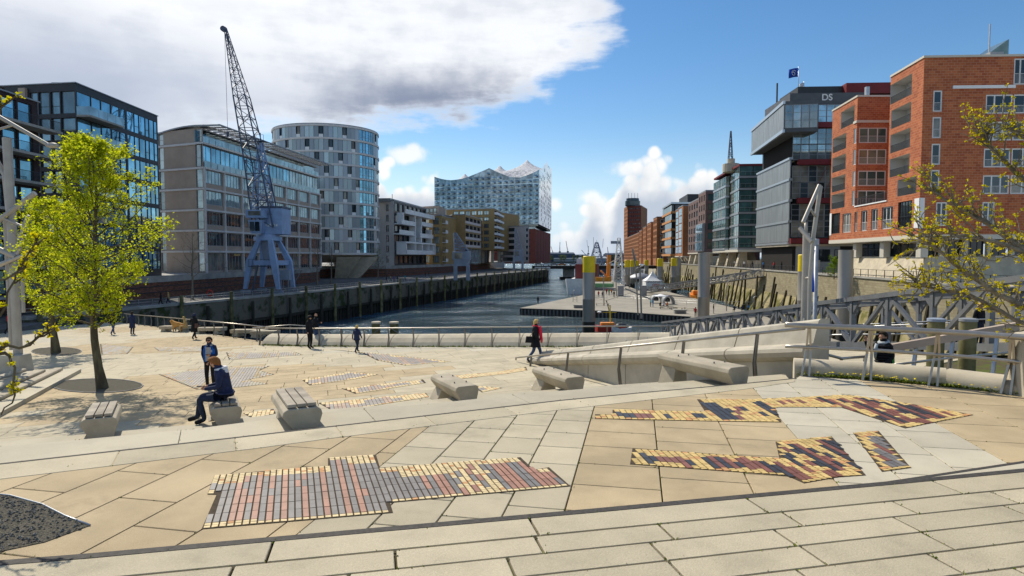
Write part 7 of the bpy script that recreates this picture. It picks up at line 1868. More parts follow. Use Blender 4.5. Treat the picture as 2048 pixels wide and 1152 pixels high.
def leaf(mb, p, rg, s):
    d = rv(rg); d.z *= .6; d.normalize(); e = d.cross(rv(rg)).normalized(); L = s * rg.uniform(.7, 1.3); w = L * .36
    mb.add([p, p + d * L * .45 + e * w, p + d * L, p + d * L * .45 - e * w], [(0, 1, 2, 3)])
def bough(mb, p, d, L, r, rg, n=6, wob=.16, up=.05):
    pts, rr = [p.copy()], [r]
    for i in range(n):
        d = (d + rv(rg) * wob + Vector((0, 0, up))).normalized(); p = p + d * (L / n); pts.append(p.copy()); rr.append(r * (1 - .85 * (i + 1) / n) + .002)
    mb.tube(pts, rr, 6 if r > .03 else 4, cap=False); return pts
def leafy_tree(name, lb, leader, rad, profile, rg, nb, leaf_s, nleaf, lm='leaf_spring', bm_='bark', grp=None, start=.36, cat='tree', depth=1.0):
    """leader: points of the trunk; profile(h) is the crown radius at relative height h of the crown"""
    b = leader[0]; t = thing(name, lb, cat, b, grp); tr = MB(); cr = MB()
    m = len(leader); tr.tube(leader, [rad * (1.25 if i == 0 else 1) * (1 - .93 * (i / (m - 1)) ** .8) + .008 for i in range(m)], 12, cap=False)
    def lead(k): s = k * (m - 1); i = min(m - 2, int(s)); return leader[i].lerp(leader[i + 1], s - i)
    for i in range(nb):
        h = (i + rg.random()) / nb; k = start + (1 - start) * h * .985; p = lead(k); az = i * 2.4 + rg.uniform(-.5, .5); R_ = profile(h) * rg.uniform(.72, 1.12)
        if R_ < .05: continue
        el = rg.uniform(.25, .75) + h * .3; d = Vector((math.cos(az), math.sin(az) * depth, math.tan(el) * .8)).normalized()
        pts = bough(tr, p, d, R_ * 1.12, rad * .26 * (1.15 - h), rg, 7, .15, .04); ends = pts[3:]
        for q in range(9):
            s = rg.uniform(.18, 1.0) * 7; j = min(6, int(s)); a = pts[j].lerp(pts[j + 1], s - j); dd = (pts[j + 1] - pts[j]).normalized()
            d2 = (dd * .7 + rv(rg) * .8 + Vector((0, 0, .15))).normalized(); tw = bough(tr, a, d2, R_ * rg.uniform(.22, .42), .011, rg, 4, .22, .05); ends += tw[1:]
            for z in range(2): d3 = (d2 * .5 + rv(rg)).normalized(); ends += bough(tr, tw[2], d3, R_ * .16, .006, rg, 2, .2)[1:]
        for e in ends:
            if rg.random() < .2: continue
            for z in range(nleaf): leaf(cr, e + rv(rg) * abs(rg.gauss(0, leaf_s * 1.5)), rg, leaf_s)
    tr.build('trunk', M[bm_], t, smooth=True, fix=False)
    if cr.v: cr.build('crown', M[lm], t, fix=False)
    return t
def main_trees():
    b = on_e(205, 777); Y = b.y; ld = [b] + [at_y(x, y, Y) for x, y in ((197, 735), (189, 680), (186, 630), (188, 570), (191, 510), (190, 450), (194, 390), (186, 330), (178, 285))]
    def prof(h): return 2.35 * (math.sin(math.pi * min(1, .20 + h * .80)) ** .75) * (1 - .25 * h) + .15
    leafy_tree('young_tree', 'fresh green tree with a straight trunk in a gravel oval', ld, .155, prof, random.Random(31), 60, .085, 6, start=.27)
    b = on_e(112, 706); Y = b.y; ld = [b] + [at_y(x, y, Y) for x, y in ((108, 670), (103, 630), (100, 590), (104, 540), (98, 490), (95, 440), (96, 405))]
    def prof2(h): return 2.9 * (math.sin(math.pi * min(1, .22 + h * .78)) ** .8) * (1 - .2 * h) + .1
    leafy_tree('young_tree', 'smaller fresh green tree behind the lamp mast', ld, .2, prof2, random.Random(33), 36, .10, 6, start=.24)
    rg = random.Random(35)
    for i, (px, py, pt, Yd, w, zb_) in enumerate(((384, 598, 468, 92, 2.6, ZP), (634, 565, 478, 138, 3.0, ZP), (662, 562, 486, 142, 2.6, ZP), (757, 560, 500, 172, 2.6, ZP), (233, 590, 505, 96, 2.4, ZP))):
        b = at_y(px, py, Yd); b.z = zb_; top = at_y(px + rg.uniform(-3, 3), pt, Yd); ld = [b.lerp(top, k / 6) + Vector((rg.uniform(-.1, .1), 0, 0)) for k in range(7)]
        leafy_tree('bare_tree', ('bare tree before the stone end wall on the promenade', 'bare tree right of the blue crane legs', 'slighter bare tree by the oval tower legs', 'sparse budding tree beside the oval tower leg', 'bare tree behind the green tree on the promenade')[i], ld, .2, lambda h: w * math.sin(math.pi * (.25 + .7 * h)) ** .7, random.Random(60 + i), 20, .10, 1 if i == 3 else 0, bm_='bark_grey', lm='leaf_shrub', grp='bare trees on the promenade', start=.32)
    b = at_y(1668, 560, 93); b.z = ZS - .4; ld = [b + Vector((0, 0, k * .55)) for k in range(6)]
    leafy_tree('shrub', 'yellow green shrub growing from the old quay wall', ld, .06, lambda h: 1.7 * (1 - .5 * h), random.Random(71), 16, .12, 3, lm='leaf_shrub', start=.05, cat='shrub')
main_trees()
def limb_tree(name, lb, base, trunk_top, Y, limbs, rg, r0, buds, tuft, twigs, spread, bark, lm, bs):
    """a tree that stands beside the frame and reaches into it with budding limbs"""
    t = thing(name, lb, 'tree', base); tr = MB(); cr = MB()
    tr.tube([base, base.lerp(trunk_top, .5) + Vector((.1, 0, 0)), trunk_top], [r0 * 1.6, r0 * 1.3, r0], 12, cap=False)
    for path, r in limbs:
        pts = [at_y(x, y, Y + dy) for x, y, dy in path]; m = len(pts); fine = [pts[0]]
        for a, c in zip(pts[:-1], pts[1:]):
            for k in (1, 2, 3): fine.append(a.lerp(c, k / 3) + (rv(rg) * .02 if k < 3 else Vector()))
        n = len(fine); tr.tube(fine, [r * (1 - .8 * i / (n - 1)) + .002 for i in range(n)], 8, cap=False)
        for q in range(twigs):
            s = (rg.random() ** .8) * .9 + .1; s *= n - 1; j = min(n - 2, int(s)); a = fine[j].lerp(fine[j + 1], s - j); dd = (fine[j + 1] - fine[j]).normalized()
            d = (dd * .8 + rv(rg) * .75 + Vector((0, 0, .25))).normalized(); tw = bough(tr, a, d, rg.uniform(.25, 1.0) * spread, .0075, rg, 5, .28, .06)
            tips = [tw[-1], tw[-2]]
            for z in range(3): tips.append(bough(tr, tw[rg.randint(1, 4)], (d * .6 + rv(rg)).normalized(), spread * rg.uniform(.12, .3), .0045, rg, 3, .25, .08)[-1])
            for e in tips:
                if rg.random() > buds: continue
                for z in range(tuft): leaf(cr, e + rv(rg) * rg.uniform(0, bs * .8), rg, bs)
    tr.build('trunk', M[bark], t, smooth=True, fix=False); cr.build('crown', M[lm], t, fix=False)
rg = random.Random(91)
base = Vector((9.3, 7.4, ZA)); limb_tree('budding_tree', 'tree with yellow spring buds reaching in before the red brick house', base, Vector((9.0, 7.3, 12.6)), 7.2,
    [(((2560, 640, 0), (2300, 600, 0), (2130, 540, .1), (2048, 500, .2), (1965, 440, .3), (1905, 405, .5), (1862, 380, .6)), .055), (((2560, 690, 0), (2300, 665, 0), (2120, 640, 0), (2020, 600, -.2), (1950, 555, -.3), (1890, 510, -.4), (1838, 470, -.5)), .05),
     (((2560, 560, 0), (2300, 450, 0), (2120, 400, .3), (2030, 345, .4), (1985, 300, .5), (1950, 262, .6)), .045), (((2560, 480, 0), (2300, 330, 0), (2120, 290, 0), (2040, 262, .2), (1990, 245, .4)), .035), (((2560, 720, 0), (2300, 700, 0), (2120, 668, .2), (2030, 640, .4), (1940, 590, .5), (1860, 575, .6), (1815, 570, .6)), .04),
     (((2560, 600, 0), (2300, 560, 0), (2120, 520, -.3), (2010, 490, -.5), (1930, 470, -.6), (1850, 482, -.6)), .035)],
    rg, .13, .9, 8, 50, .52, 'bark_grey', 'leaf_bud', .026)
base = Vector((-6.9, 4.9, ZB)); limb_tree('budding_tree', 'dark bare twigs with yellow leaf tufts reaching in beside the lamp mast', base, Vector((-6.6, 4.9, 12.2)), 5.2,
    [(((-320, 640, 0), (-120, 700, 0), (0, 696, 0), (60, 690, 0), (88, 672, 0), (99, 660, 0)), .018), (((-320, 660, 0), (-120, 640, 0), (0, 632, .1), (30, 560, .2), (48, 520, .2)), .014), (((-320, 700, 0), (-100, 730, 0), (10, 705, 0), (30, 735, 0), (30, 790, 0), (2, 830, 0)), .014),
     (((-320, 560, 0), (-100, 560, 0), (0, 560, 0), (40, 540, 0), (75, 480, 0)), .012), (((-320, 400, 0), (-120, 260, 0), (0, 228, 0), (14, 205, 0)), .008)],
    random.Random(93), .07, .7, 6, 7, .16, 'bark', 'leaf_bud', .026)
# ================================================================ people
def cloth(name, c, r=.85): pm(name, c, r, .2, var=.18, vscale=14)
for n_, c_ in (('skin', (.52, .29, .19)), ('navy', (.022, .030, .075)), ('black_cloth', (.014, .014, .017)), ('jeans', (.05, .085, .17)), ('dark_jeans', (.022, .032, .06)), ('vest_blue', (.01, .11, .42)), ('grey_cloth', (.34, .34, .34)), ('white_cloth', (.70, .70, .72)),
               ('hair_dark', (.03, .018, .010)), ('hair_ginger', (.23, .095, .03)), ('hair_blond', (.52, .36, .12)), ('scarf_red', (.70, .02, .06)), ('beige_cloth', (.45, .30, .12)), ('red_cloth', (.45, .02, .025)), ('purple_cloth', (.22, .05, .30)), ('turquoise_cloth', (.05, .40, .45)),
               ('orange_cloth', (.60, .16, .03)), ('green_cloth', (.05, .30, .06)), ('blue_cloth', (.03, .17, .42)), ('shoe_dark', (.012, .012, .014)), ('dog_fur', (.50, .26, .07)), ('bag_brown', (.12, .07, .06)), ('scarf_grey', (.45, .49, .50)), ('hair_bald', (.45, .25, .16))): cloth(n_, c_)
STAND = dict(pelvis=(0, 0, .96), spine=(0, .01, 1.18), chest=(0, .01, 1.36), neck=(0, .0, 1.52), head=(0, -.03, 1.635), crown=(0, -.02, 1.74),
    shl=(.17, .01, 1.42), ell=(.235, .04, 1.15), wrl=(.24, -.05, .92), hal=(.235, -.08, .82), shr=(-.17, .01, 1.42), elr=(-.235, .04, 1.15), wrr=(-.24, -.05, .92), har=(-.235, -.08, .82),
    hil=(.095, 0, .90), knl=(.10, -.03, .50), anl=(.10, .03, .09), tol=(.12, -.15, .035), hir=(-.095, 0, .90), knr=(-.10, -.03, .50), anr=(-.10, .03, .09), tor=(-.12, -.15, .035))
RAD = dict(pelvis=.145, spine=.13, chest=.15, neck=.056, head=.098, crown=.062, shl=.075, ell=.052, wrl=.040, hal=.030, shr=.075, elr=.052, wrr=.040, har=.030, hil=.10, knl=.068, anl=.050, tol=.042, hir=.10, knr=.068, anr=.050, tor=.042)
BONES = [('pelvis', 'spine', 0), ('spine', 'chest', 0), ('chest', 'neck', 0), ('neck', 'head', 2), ('head', 'crown', 2), ('chest', 'shl', 0), ('shl', 'ell', 0), ('ell', 'wrl', 0), ('wrl', 'hal', 2), ('chest', 'shr', 0), ('shr', 'elr', 0), ('elr', 'wrr', 0), ('wrr', 'har', 2),
         ('pelvis', 'hil', 1), ('hil', 'knl', 1), ('knl', 'anl', 1), ('anl', 'tol', 3), ('pelvis', 'hir', 1), ('hir', 'knr', 1), ('knr', 'anr', 1), ('anr', 'tor', 3)]
def skin_mesh(J, RD, bones, levels=2, root='pelvis'):
    names = list(J); ix = {n: i for i, n in enumerate(names)}
    me = bpy.data.meshes.new('body'); me.from_pydata([J[n] for n in names], [(ix[a], ix[b]) for a, b, _ in bones], [])
    ob = bpy.data.objects.new('body', me); COL.objects.link(ob); ob.modifiers.new('skin', 'SKIN')
    for n, v in zip(names, me.skin_vertices[0].data): r = RD[n]; v.radius = r if isinstance(r, tuple) else (r, r); v.use_root = (n == root)
    s = ob.modifiers.new('smooth', 'SUBSURF'); s.levels = s.render_levels = levels
    dg = bpy.context.evaluated_depsgraph_get(); out = bpy.data.meshes.new_from_object(ob.evaluated_get(dg)); bpy.data.objects.remove(ob); bpy.data.meshes.remove(me)
    seg = [(Vector(J[a]), Vector(J[b]), m, (max(RD[a]) if isinstance(RD[a], tuple) else RD[a])) for a, b, m in bones]
    mi = []
    for p in out.polygons:
        c = Vector(p.center); best = (9e9, 0)
        for a, b, m, r in seg:
            d = b - a; k = max(0, min(1, (c - a).dot(d) / d.length_squared)); dist = (c - a - d * k).length - r * .6
            if dist < best[0]: best = (dist, m)
        mi.append(best[1])
    out.polygons.foreach_set('use_smooth', [True] * len(out.polygons))
    return out, mi
_pose_cache = {}
def pose(over): J = dict(STAND); J.update(over); return J
WALK = dict(knl=(.10, -.17, .52), anl=(.10, -.24, .10), tol=(.11, -.42, .06), knr=(-.09, .06, .50), anr=(-.09, .32, .16), tor=(-.09, .20, .03), ell=(.235, .10, 1.16), wrl=(.23, .12, .93), hal=(.23, .10, .83), elr=(-.235, -.05, 1.15), wrr=(-.22, -.20, .97), har=(-.21, -.26, .90), pelvis=(0, 0, .94))
SIT = dict(pelvis=(0, 0, .52), spine=(0, -.02, .74), chest=(0, -.06, .92), neck=(0, -.10, 1.07), head=(0, -.15, 1.17), crown=(0, -.15, 1.275), shl=(.17, -.06, .97), ell=(.22, -.10, .72), wrl=(.12, -.32, .68), hal=(.07, -.38, .68), shr=(-.17, -.06, .97), elr=(-.22, -.10, .72), wrr=(-.12, -.32, .68), har=(-.07, -.38, .68),
    hil=(.10, -.03, .50), knl=(.13, -.45, .50), anl=(.13, -.42, .09), tol=(.14, -.60, .035), hir=(-.10, -.03, .50), knr=(-.13, -.45, .50), anr=(-.13, -.42, .09), tor=(-.14, -.60, .035))
LIE = dict(pelvis=(0, .0, .16), spine=(0, .22, .17), chest=(0, .40, .20), neck=(0, .55, .24), head=(0, .68, .28), crown=(0, .78, .30), shl=(.17, .44, .2), ell=(.30, .25, .12), wrl=(.26, .0, .1), hal=(.25, -.1, .1), shr=(-.17, .44, .2), elr=(-.30, .3, .12), wrr=(-.26, .1, .1), har=(-.25, 0, .1),
    hil=(.1, -.03, .15), knl=(.12, -.42, .26), anl=(.12, -.80, .09), tol=(.13, -.84, .22), hir=(-.1, -.03, .15), knr=(-.12, -.44, .14), anr=(-.12, -.84, .08), tor=(-.13, -.88, .2))
PHONE = dict(ell=(.22, .02, 1.14), wrl=(.10, -.24, 1.16), hal=(.04, -.30, 1.20), elr=(-.27, .10, 1.18), wrr=(-.20, .06, .98), har=(-.16, -.02, .93))
def person(lb, base, face, H, cols, over=None, key=None, hair='hair_dark', hood=False, fingers=False, coat=None, hair_len=0, levels=2, grp=None, extra=None, nose=False):
    """cols: (top, trousers, shoes); face: heading in degrees, 0 looks to the viewer, 90 to the right of the picture"""
    J = pose(over or {}); t = thing('person', lb, 'person', base, grp); k = H / 1.75
    ky = key or lb
    if ky not in _pose_cache: _pose_cache[ky] = skin_mesh(J, RAD, BONES, levels)
    me0, mi = _pose_cache[ky]; me = me0.copy(); me.name = 'body'; me.materials.clear()
    for m in (cols[0], cols[1], 'skin', cols[2]): me.materials.append(M[m])
    me.polygons.foreach_set('material_index', mi)
    t.rotation_euler = (0, 0, R(face)); t.scale = (k, k, k)
    def add(mesh, name, parent=t): o = bpy.data.objects.new(name, mesh); COL.objects.link(o); o.parent = parent; return o
    if fingers or nose:                       # five fingers on each hand, nose and ears belong to the body mesh
        bm = bmesh.new(); bm.from_mesh(me); mb = MB()
        if fingers:
            for s in 'lr':
                w, h, e = Vector(J['wr' + s]), Vector(J['ha' + s]), Vector(J['el' + s]); d = (h - w).normalized(); a = d.cross((w - e).normalized() + Vector((.01, .3, .1))).normalized(); n = a.cross(d).normalized()
                for i in range(4): p = h - d * .02 + a * (-.027 + .018 * i); L = (.060, .072, .068, .052)[i]; mb.tube([p, p + d * L * .5 + n * .006, p + d * L * .85 + n * .022], [.0095, .009, .007], 6)
                p = w + d * .035 + a * .032; mb.tube([p, p + d * .03 + a * .022, p + d * .06 + a * .024 + n * .01], [.012, .011, .008], 6)
        hd = Vector(J['head']); f = Vector((0, -1, 0)); mb.tube([hd + Vector((0, -.085, .02)), hd + Vector((0, -.122, -.012)), hd + Vector((0, -.092, -.026))], [.010, .016, .012], 6)
        for e in (-1, 1): mb.lathe(hd + Vector((e * .092, .0, -.01)), [(.008, -.03), (.018, 0), (.012, .03)], 6)
        q = mb.mesh('bits', [M['skin']]); n0 = len(bm.faces); bm.from_mesh(q); bm.faces.ensure_lookup_table()
        for fc in bm.faces[n0:]: fc.material_index = 2; fc.smooth = True
        bm.to_mesh(me); bm.free()
    body = add(me, 'body'); hd, cr = Vector(J['head']), Vector(J['crown']); up = (cr - hd).normalized()
    if hair:                                  # cap of hair, open at the face
        mb = MB(); n = 14; rows = []
        q = Vector((0, 0, 1)).rotation_difference(up); r0 = .106 if not hood else .13
        for i in range(8):
            al = i / 7; ph = math.pi / 2 - al * (math.pi / 2 + .3); row = []
            for j in range(n):
                th = 2 * math.pi * j / n; bk, fr = max(0, math.sin(th)), max(0, -math.sin(th)); c_ = math.cos(ph) * r0
                v = Vector((c_ * math.cos(th) * .90, c_ * math.sin(th) * 1.0 + fr * al * .012, math.sin(ph) * r0 * 1.04 - (.03 + hair_len) * bk * al ** 3 + (.10 if not hood else .05) * fr * al ** 2 + .012 * math.sin(th * 5 + i) * al)); row.append(hd + Vector((0, .012, .016)) + (q @ v if abs(up.z) > .8 else v))
            rows.append(row)
        vs = [v for r in rows for v in r]; mb.add(vs, [(i * n + j, i * n + (j + 1) % n, (i + 1) * n + (j + 1) % n, (i + 1) * n + j) for i in range(7) for j in range(n)]); o = add(mb.mesh('hair', M[hair], smooth=True), 'hood' if hood else 'hair'); o.modifiers.new('thickness', 'SOLIDIFY').thickness = .012
    if coat:                                  # skirted coat or jacket hem
        cm, hem, fl = coat; mb = MB(); sh, pv = Vector(J['chest']), Vector(J['pelvis']); n = 16
        pr = [(.10, .165, .105), (.02, .195, .135), (-.20, .185, .140), (-.40, .19, .150), (-(sh.z - hem) * .75 - .05, .20 + fl * .5, .16 + fl * .5), (-(sh.z - hem), .205 + fl, .165 + fl)]
        rows = [[Vector((sh.x + a * math.cos(2 * math.pi * j / n), (sh.y + (pv.y - sh.y) * min(1, -dz / max(.1, sh.z - pv.z))) + b * math.sin(2 * math.pi * j / n), sh.z + dz)) for j in range(n)] for dz, a, b in pr]
        mb.add([v for r in rows for v in r], [(i * n + j, (i + 1) * n + j, (i + 1) * n + (j + 1) % n, i * n + (j + 1) % n) for i in range(len(pr) - 1) for j in range(n)]); o = add(mb.mesh('coat', M[cm], smooth=True), 'coat'); o.modifiers.new('thickness', 'SOLIDIFY').thickness = .015
    if extra: extra(t, J, add)
    return t
def part(add, name, mb, mat, smooth=True): return add(mb.mesh(name, M[mat], smooth=smooth), name)

# --- the man on the bench, looking down at his telephone
def sit_extra(t, J, add):
    mb = MB(); h = Vector(J['hal']); mb.box((0, h.y - .06, h.z + .03), (.075, .13, .012)); part(add, 'telephone', mb, 'shoe_dark', False)
    n = Vector(J['neck']); mb = MB(); pts = [n + Vector((.105 * math.cos(a), .03 + .085 * math.sin(a), -.035 + .02 * math.sin(a))) for a in (R(-150 + 30 * i) for i in range(12))]; mb.tube(pts, [.035] * 12, 8); mb.lathe(n + Vector((0, .10, -.13)), [(.02, -.09), (.10, -.03), (.12, .05), (.07, .11)], 10, sx=1.1, sy=.55); part(add, 'hood', mb, 'white_cloth')
p = SEAT(.42, .02, .42); b = Vector((p.x, p.y, ZL))
SITM = dict(SIT); SITM.update(head=(0, -.20, 1.145), crown=(0, -.215, 1.25), knl=(.13, -.46, .50), anl=(.12, -.36, .09), tol=(.13, -.54, .035), anr=(-.12, -.52, .09), tor=(-.13, -.70, .045))
person('man with ginger hair and navy hoodie sitting on the bench with a phone', b, -72, 1.72, ('navy', 'dark_jeans', 'shoe_dark'), SITM, hair='hair_ginger', fingers=True, nose=True, coat=('navy', .56, .015), extra=sit_extra, levels=2)
def vest_extra(t, J, add):
    mb = MB(); n = 16; sh = Vector(J['chest'])
    rows = [[Vector((a * math.cos(2 * math.pi * j / n + R(-70) * 0), .01 + b_ * math.sin(2 * math.pi * j / n), sh.z + dz)) for j in range(n)] for dz, a, b_ in ((.10, .155, .10), (.0, .205, .145), (-.2, .195, .148), (-.42, .20, .155))]
    keep = [j for j in range(n) if not (R(240) < 2 * math.pi * (j + .5) / n < R(300))]
    mb.add([v for r in rows for v in r], [(i * n + j, (i + 1) * n + j, (i + 1) * n + (j + 1) % n, i * n + (j + 1) % n) for i in range(3) for j in keep]); o = part(add, 'vest', mb, 'vest_blue'); o.modifiers.new('thickness', 'SOLIDIFY').thickness = .02
    mb = MB(); mb.box((0, -.135, sh.z - .16), (.17, .02, .46)); part(add, 'shirt_front', mb, 'grey_cloth', False)
    mb = MB(); mb.tube([Vector((.10 * math.cos(a), .0 + .09 * math.sin(a), sh.z + .13 + .01 * math.sin(a))) for a in (R(-60 + 30 * i) for i in range(11))], [.03] * 11, 8); part(add, 'hood', mb, 'grey_cloth')
    hd = Vector(J['head']); mb = MB()
    for e in (-1, 1): mb.box(hd + Vector((e * .037, -.098, .022)), (.058, .02, .036))
    mb.box(hd + Vector((0, -.10, .03)), (.03, .012, .01)); part(add, 'sunglasses', mb, 'shoe_dark', False)
    h = Vector(J['hal']); mb = MB(); mb.box(h + Vector((0, -.05, .02)), (.07, .12, .012)); part(add, 'telephone', mb, 'shoe_dark', False)
    mb = MB(); 
    for dz in (.03, 0, -.03): mb.box((.115, -.142, sh.z - .06 + dz), (.045, .012, .010))
    mb.box((.098, -.142, sh.z - .06), (.010, .012, .07)); part(add, 'chest_logo', mb, 'white_cloth', False)
person('man in a bright blue vest and sunglasses holding a phone', on_e(421, 778), 6, 1.80, ('navy', 'black_cloth', 'shoe_dark'), PHONE, fingers=True, nose=True, extra=vest_extra)
def lady_extra(t, J, add):
    ch = Vector(J['chest']); mb = MB(); n = 6
    pts = [Vector((.05 + .02 * math.sin(i), -.17 - .012 * i, ch.z + .12 - i * .11)) for i in range(7)]; mb.tube(pts, [.05, .055, .06, .06, .062, .065, .03], 8); pts = [Vector((-.03, -.16 - .01 * i, ch.z + .12 - i * .09)) for i in range(6)]; mb.tube(pts, [.05, .05, .05, .05, .05, .02], 8)
    mb.tube([Vector((.09 * math.cos(a), .0 + .09 * math.sin(a), ch.z + .14)) for a in (R(30 * i) for i in range(13))], [.035] * 13, 8); part(add, 'scarf', mb, 'scarf_red')
    mb = MB(); c = Vector((-.24, .20, .98)); mb.hexa([c + Vector(v) for v in ((-.06, -.17, -.13), (.06, -.17, -.13), (.06, .17, -.13), (-.06, .17, -.13))], [c + Vector(v) for v in ((-.04, -.13, .12), (.04, -.13, .12), (.04, .13, .12), (-.04, .13, .12))]); part(add, 'handbag', mb, 'shoe_dark', False)
    mb = MB(); mb.tube([c + Vector((0, 0, .1)), Vector((-.21, .05, 1.30)), Vector((.10, -.15, 1.36))], .012, 6); part(add, 'bag_strap', mb, 'bag_brown')
person('blonde woman in a black coat with a bright red scarf striding along', on_e(1071, 726), 78, 1.74, ('black_cloth', 'jeans', 'shoe_dark'), WALK, key='walk', hair='hair_blond', hair_len=.10, nose=True, fingers=True, coat=('black_cloth', .66, .05), extra=lady_extra)
WAVE = dict(shr=(-.17, -.02, 1.43), elr=(-.20, -.24, 1.30), wrr=(-.19, -.36, 1.50), har=(-.19, -.38, 1.60), ell=(.22, .06, 1.16), wrl=(.18, -.12, 1.02), hal=(.13, -.17, .98))
def wave_extra(t, J, add):
    mb = MB()
    for i in range(7): mb.tube([Vector((.19 * math.cos(a), .01 + .145 * math.sin(a), 1.02 + i * .065)) for a in (R(30 * j) for j in range(13))], .03, 6)
    part(add, 'padded_jacket', mb, 'black_cloth'); mb = MB(); mb.tube([Vector((.10 * math.cos(a), .0 + .09 * math.sin(a), 1.50 + .02 * math.sin(a))) for a in (R(30 * i) for i in range(13))], [.04] * 13, 8); mb.tube([(-.05, -.16, 1.46), (-.06, -.19, 1.3), (-.06, -.19, 1.12)], [.04, .05, .03], 8); part(add, 'scarf', mb, 'scarf_grey')
    mb = MB(); mb.hexa([Vector((x, y, .98)) for x, y in ((-.12, .15), (.12, .15), (.12, .24), (-.12, .24))], [Vector((x, y, 1.30)) for x, y in ((-.11, .15), (.11, .15), (.11, .22), (-.11, .22))]); part(add, 'backpack', mb, 'green_cloth', False)
p = at_y(1768, 664, 15.2); person('dark haired person in a padded jacket waving behind the kerb', Vector((p.x, p.y, p.z - 1.74)), -72, 1.74, ('black_cloth', 'dark_jeans', 'shoe_dark'), WAVE, fingers=True, nose=True, extra=wave_extra)
person('man in a dark hooded jacket with the hood up', on_e(620, 697), 70, 1.74, ('black_cloth', 'black_cloth', 'shoe_dark'), dict(ell=(.24, -.02, 1.16), wrl=(.16, -.18, 1.08), hal=(.1, -.22, 1.08)), hair='black_cloth', hood=True, coat=('black_cloth', .82, .02))
person('balding man in jeans pointing at something beside the hooded man', on_e(632, 689), 80, 1.76, ('black_cloth', 'jeans', 'shoe_dark'), dict(elr=(-.22, -.12, 1.20), wrr=(-.14, -.36, 1.24), har=(-.1, -.44, 1.25)), hair=None, coat=('black_cloth', .86, .02))
person('blond child in a navy jacket walking off along the parapet', on_e(714, 706), 160, 1.36, ('navy', 'dark_jeans', 'shoe_dark'), WALK, key='walk', hair='hair_blond', coat=('navy', .82, .02))
def bag_x(t, J, add): mb = MB(); mb.box((-.22, .05, .95), (.1, .26, .30)); part(add, 'shoulder_bag', mb, 'bag_brown', False)
person('figure in a long dark coat and blue cap beside the dog owner', on_e(389, 679), 170, 1.70, ('black_cloth', 'black_cloth', 'shoe_dark'), dict(WALK, ell=(.30, .0, 1.2), wrl=(.36, -.1, 1.12), hal=(.38, -.14, 1.1)), hair='navy', coat=('black_cloth', .52, .03), extra=bag_x)
person('woman in a beige coat bending beside her golden dog', on_e(372, 664), -60, 1.62, ('beige_cloth', 'beige_cloth', 'shoe_dark'), SIT, key='sit', hair='hair_blond', hair_len=.12, coat=('beige_cloth', .40, .06))
person('person in jeans and black jacket walking under the tree crown', on_e(226, 670), 175, 1.76, ('black_cloth', 'jeans', 'shoe_dark'), WALK, key='walk', coat=('black_cloth', .88, .02))
person('person in a knee length dark coat under the tree crown', on_e(265, 670), 170, 1.74, ('navy', 'dark_jeans', 'shoe_dark'), None, key='stand', coat=('navy', .55, .03))
person('person in a red jacket half hidden by the lamp mast', Vector(cw(14, 50) + (5.75,)), 90, 1.75, ('red_cloth', 'black_cloth', 'shoe_dark'), WALK, key='walk')
def small(lb, p, face, cols, over=None, key='stand', H=1.72, hair='hair_dark', grp=None): person(lb, p, face, H, cols, over, key=key + '_s', hair=hair, levels=1, grp=grp)
def prom(px, py): return at_z(px, py, ZP)
B_, J_, S_ = 'black_cloth', 'dark_jeans', 'shoe_dark'
small('dark stroller on the promenade below the brick wall', prom(322, 613), -80, (B_, B_, S_), WALK, 'walk'); small('beige stroller with a green bag on the promenade', prom(337, 611), -80, ('beige_cloth', J_, S_), WALK, 'walk', hair='hair_blond')
for (px, py, c, lb, k) in ((773, 566, B_, 'black dressed walker leading the promenade group', 'walk'), (781, 565, 'beige_cloth', 'beige walker in the promenade group', 'walk'), (788, 566, 'purple_cloth', 'walker in purple in the promenade group', 'stand'), (795, 565, B_, 'dark walker ending the promenade group', 'stand'), (810, 563, 'turquoise_cloth', 'walker in turquoise on the promenade', 'walk'), (851, 556, B_, 'first dark figure near the small crane', 'stand'), (858, 555, J_, 'second dark figure near the small crane', 'stand')): small(lb, prom(px, py), 90, (c, J_, S_), WALK if k == 'walk' else None, k, grp='strollers on the promenade')
def deck(px, py): return at_z(px, py, ZPO)
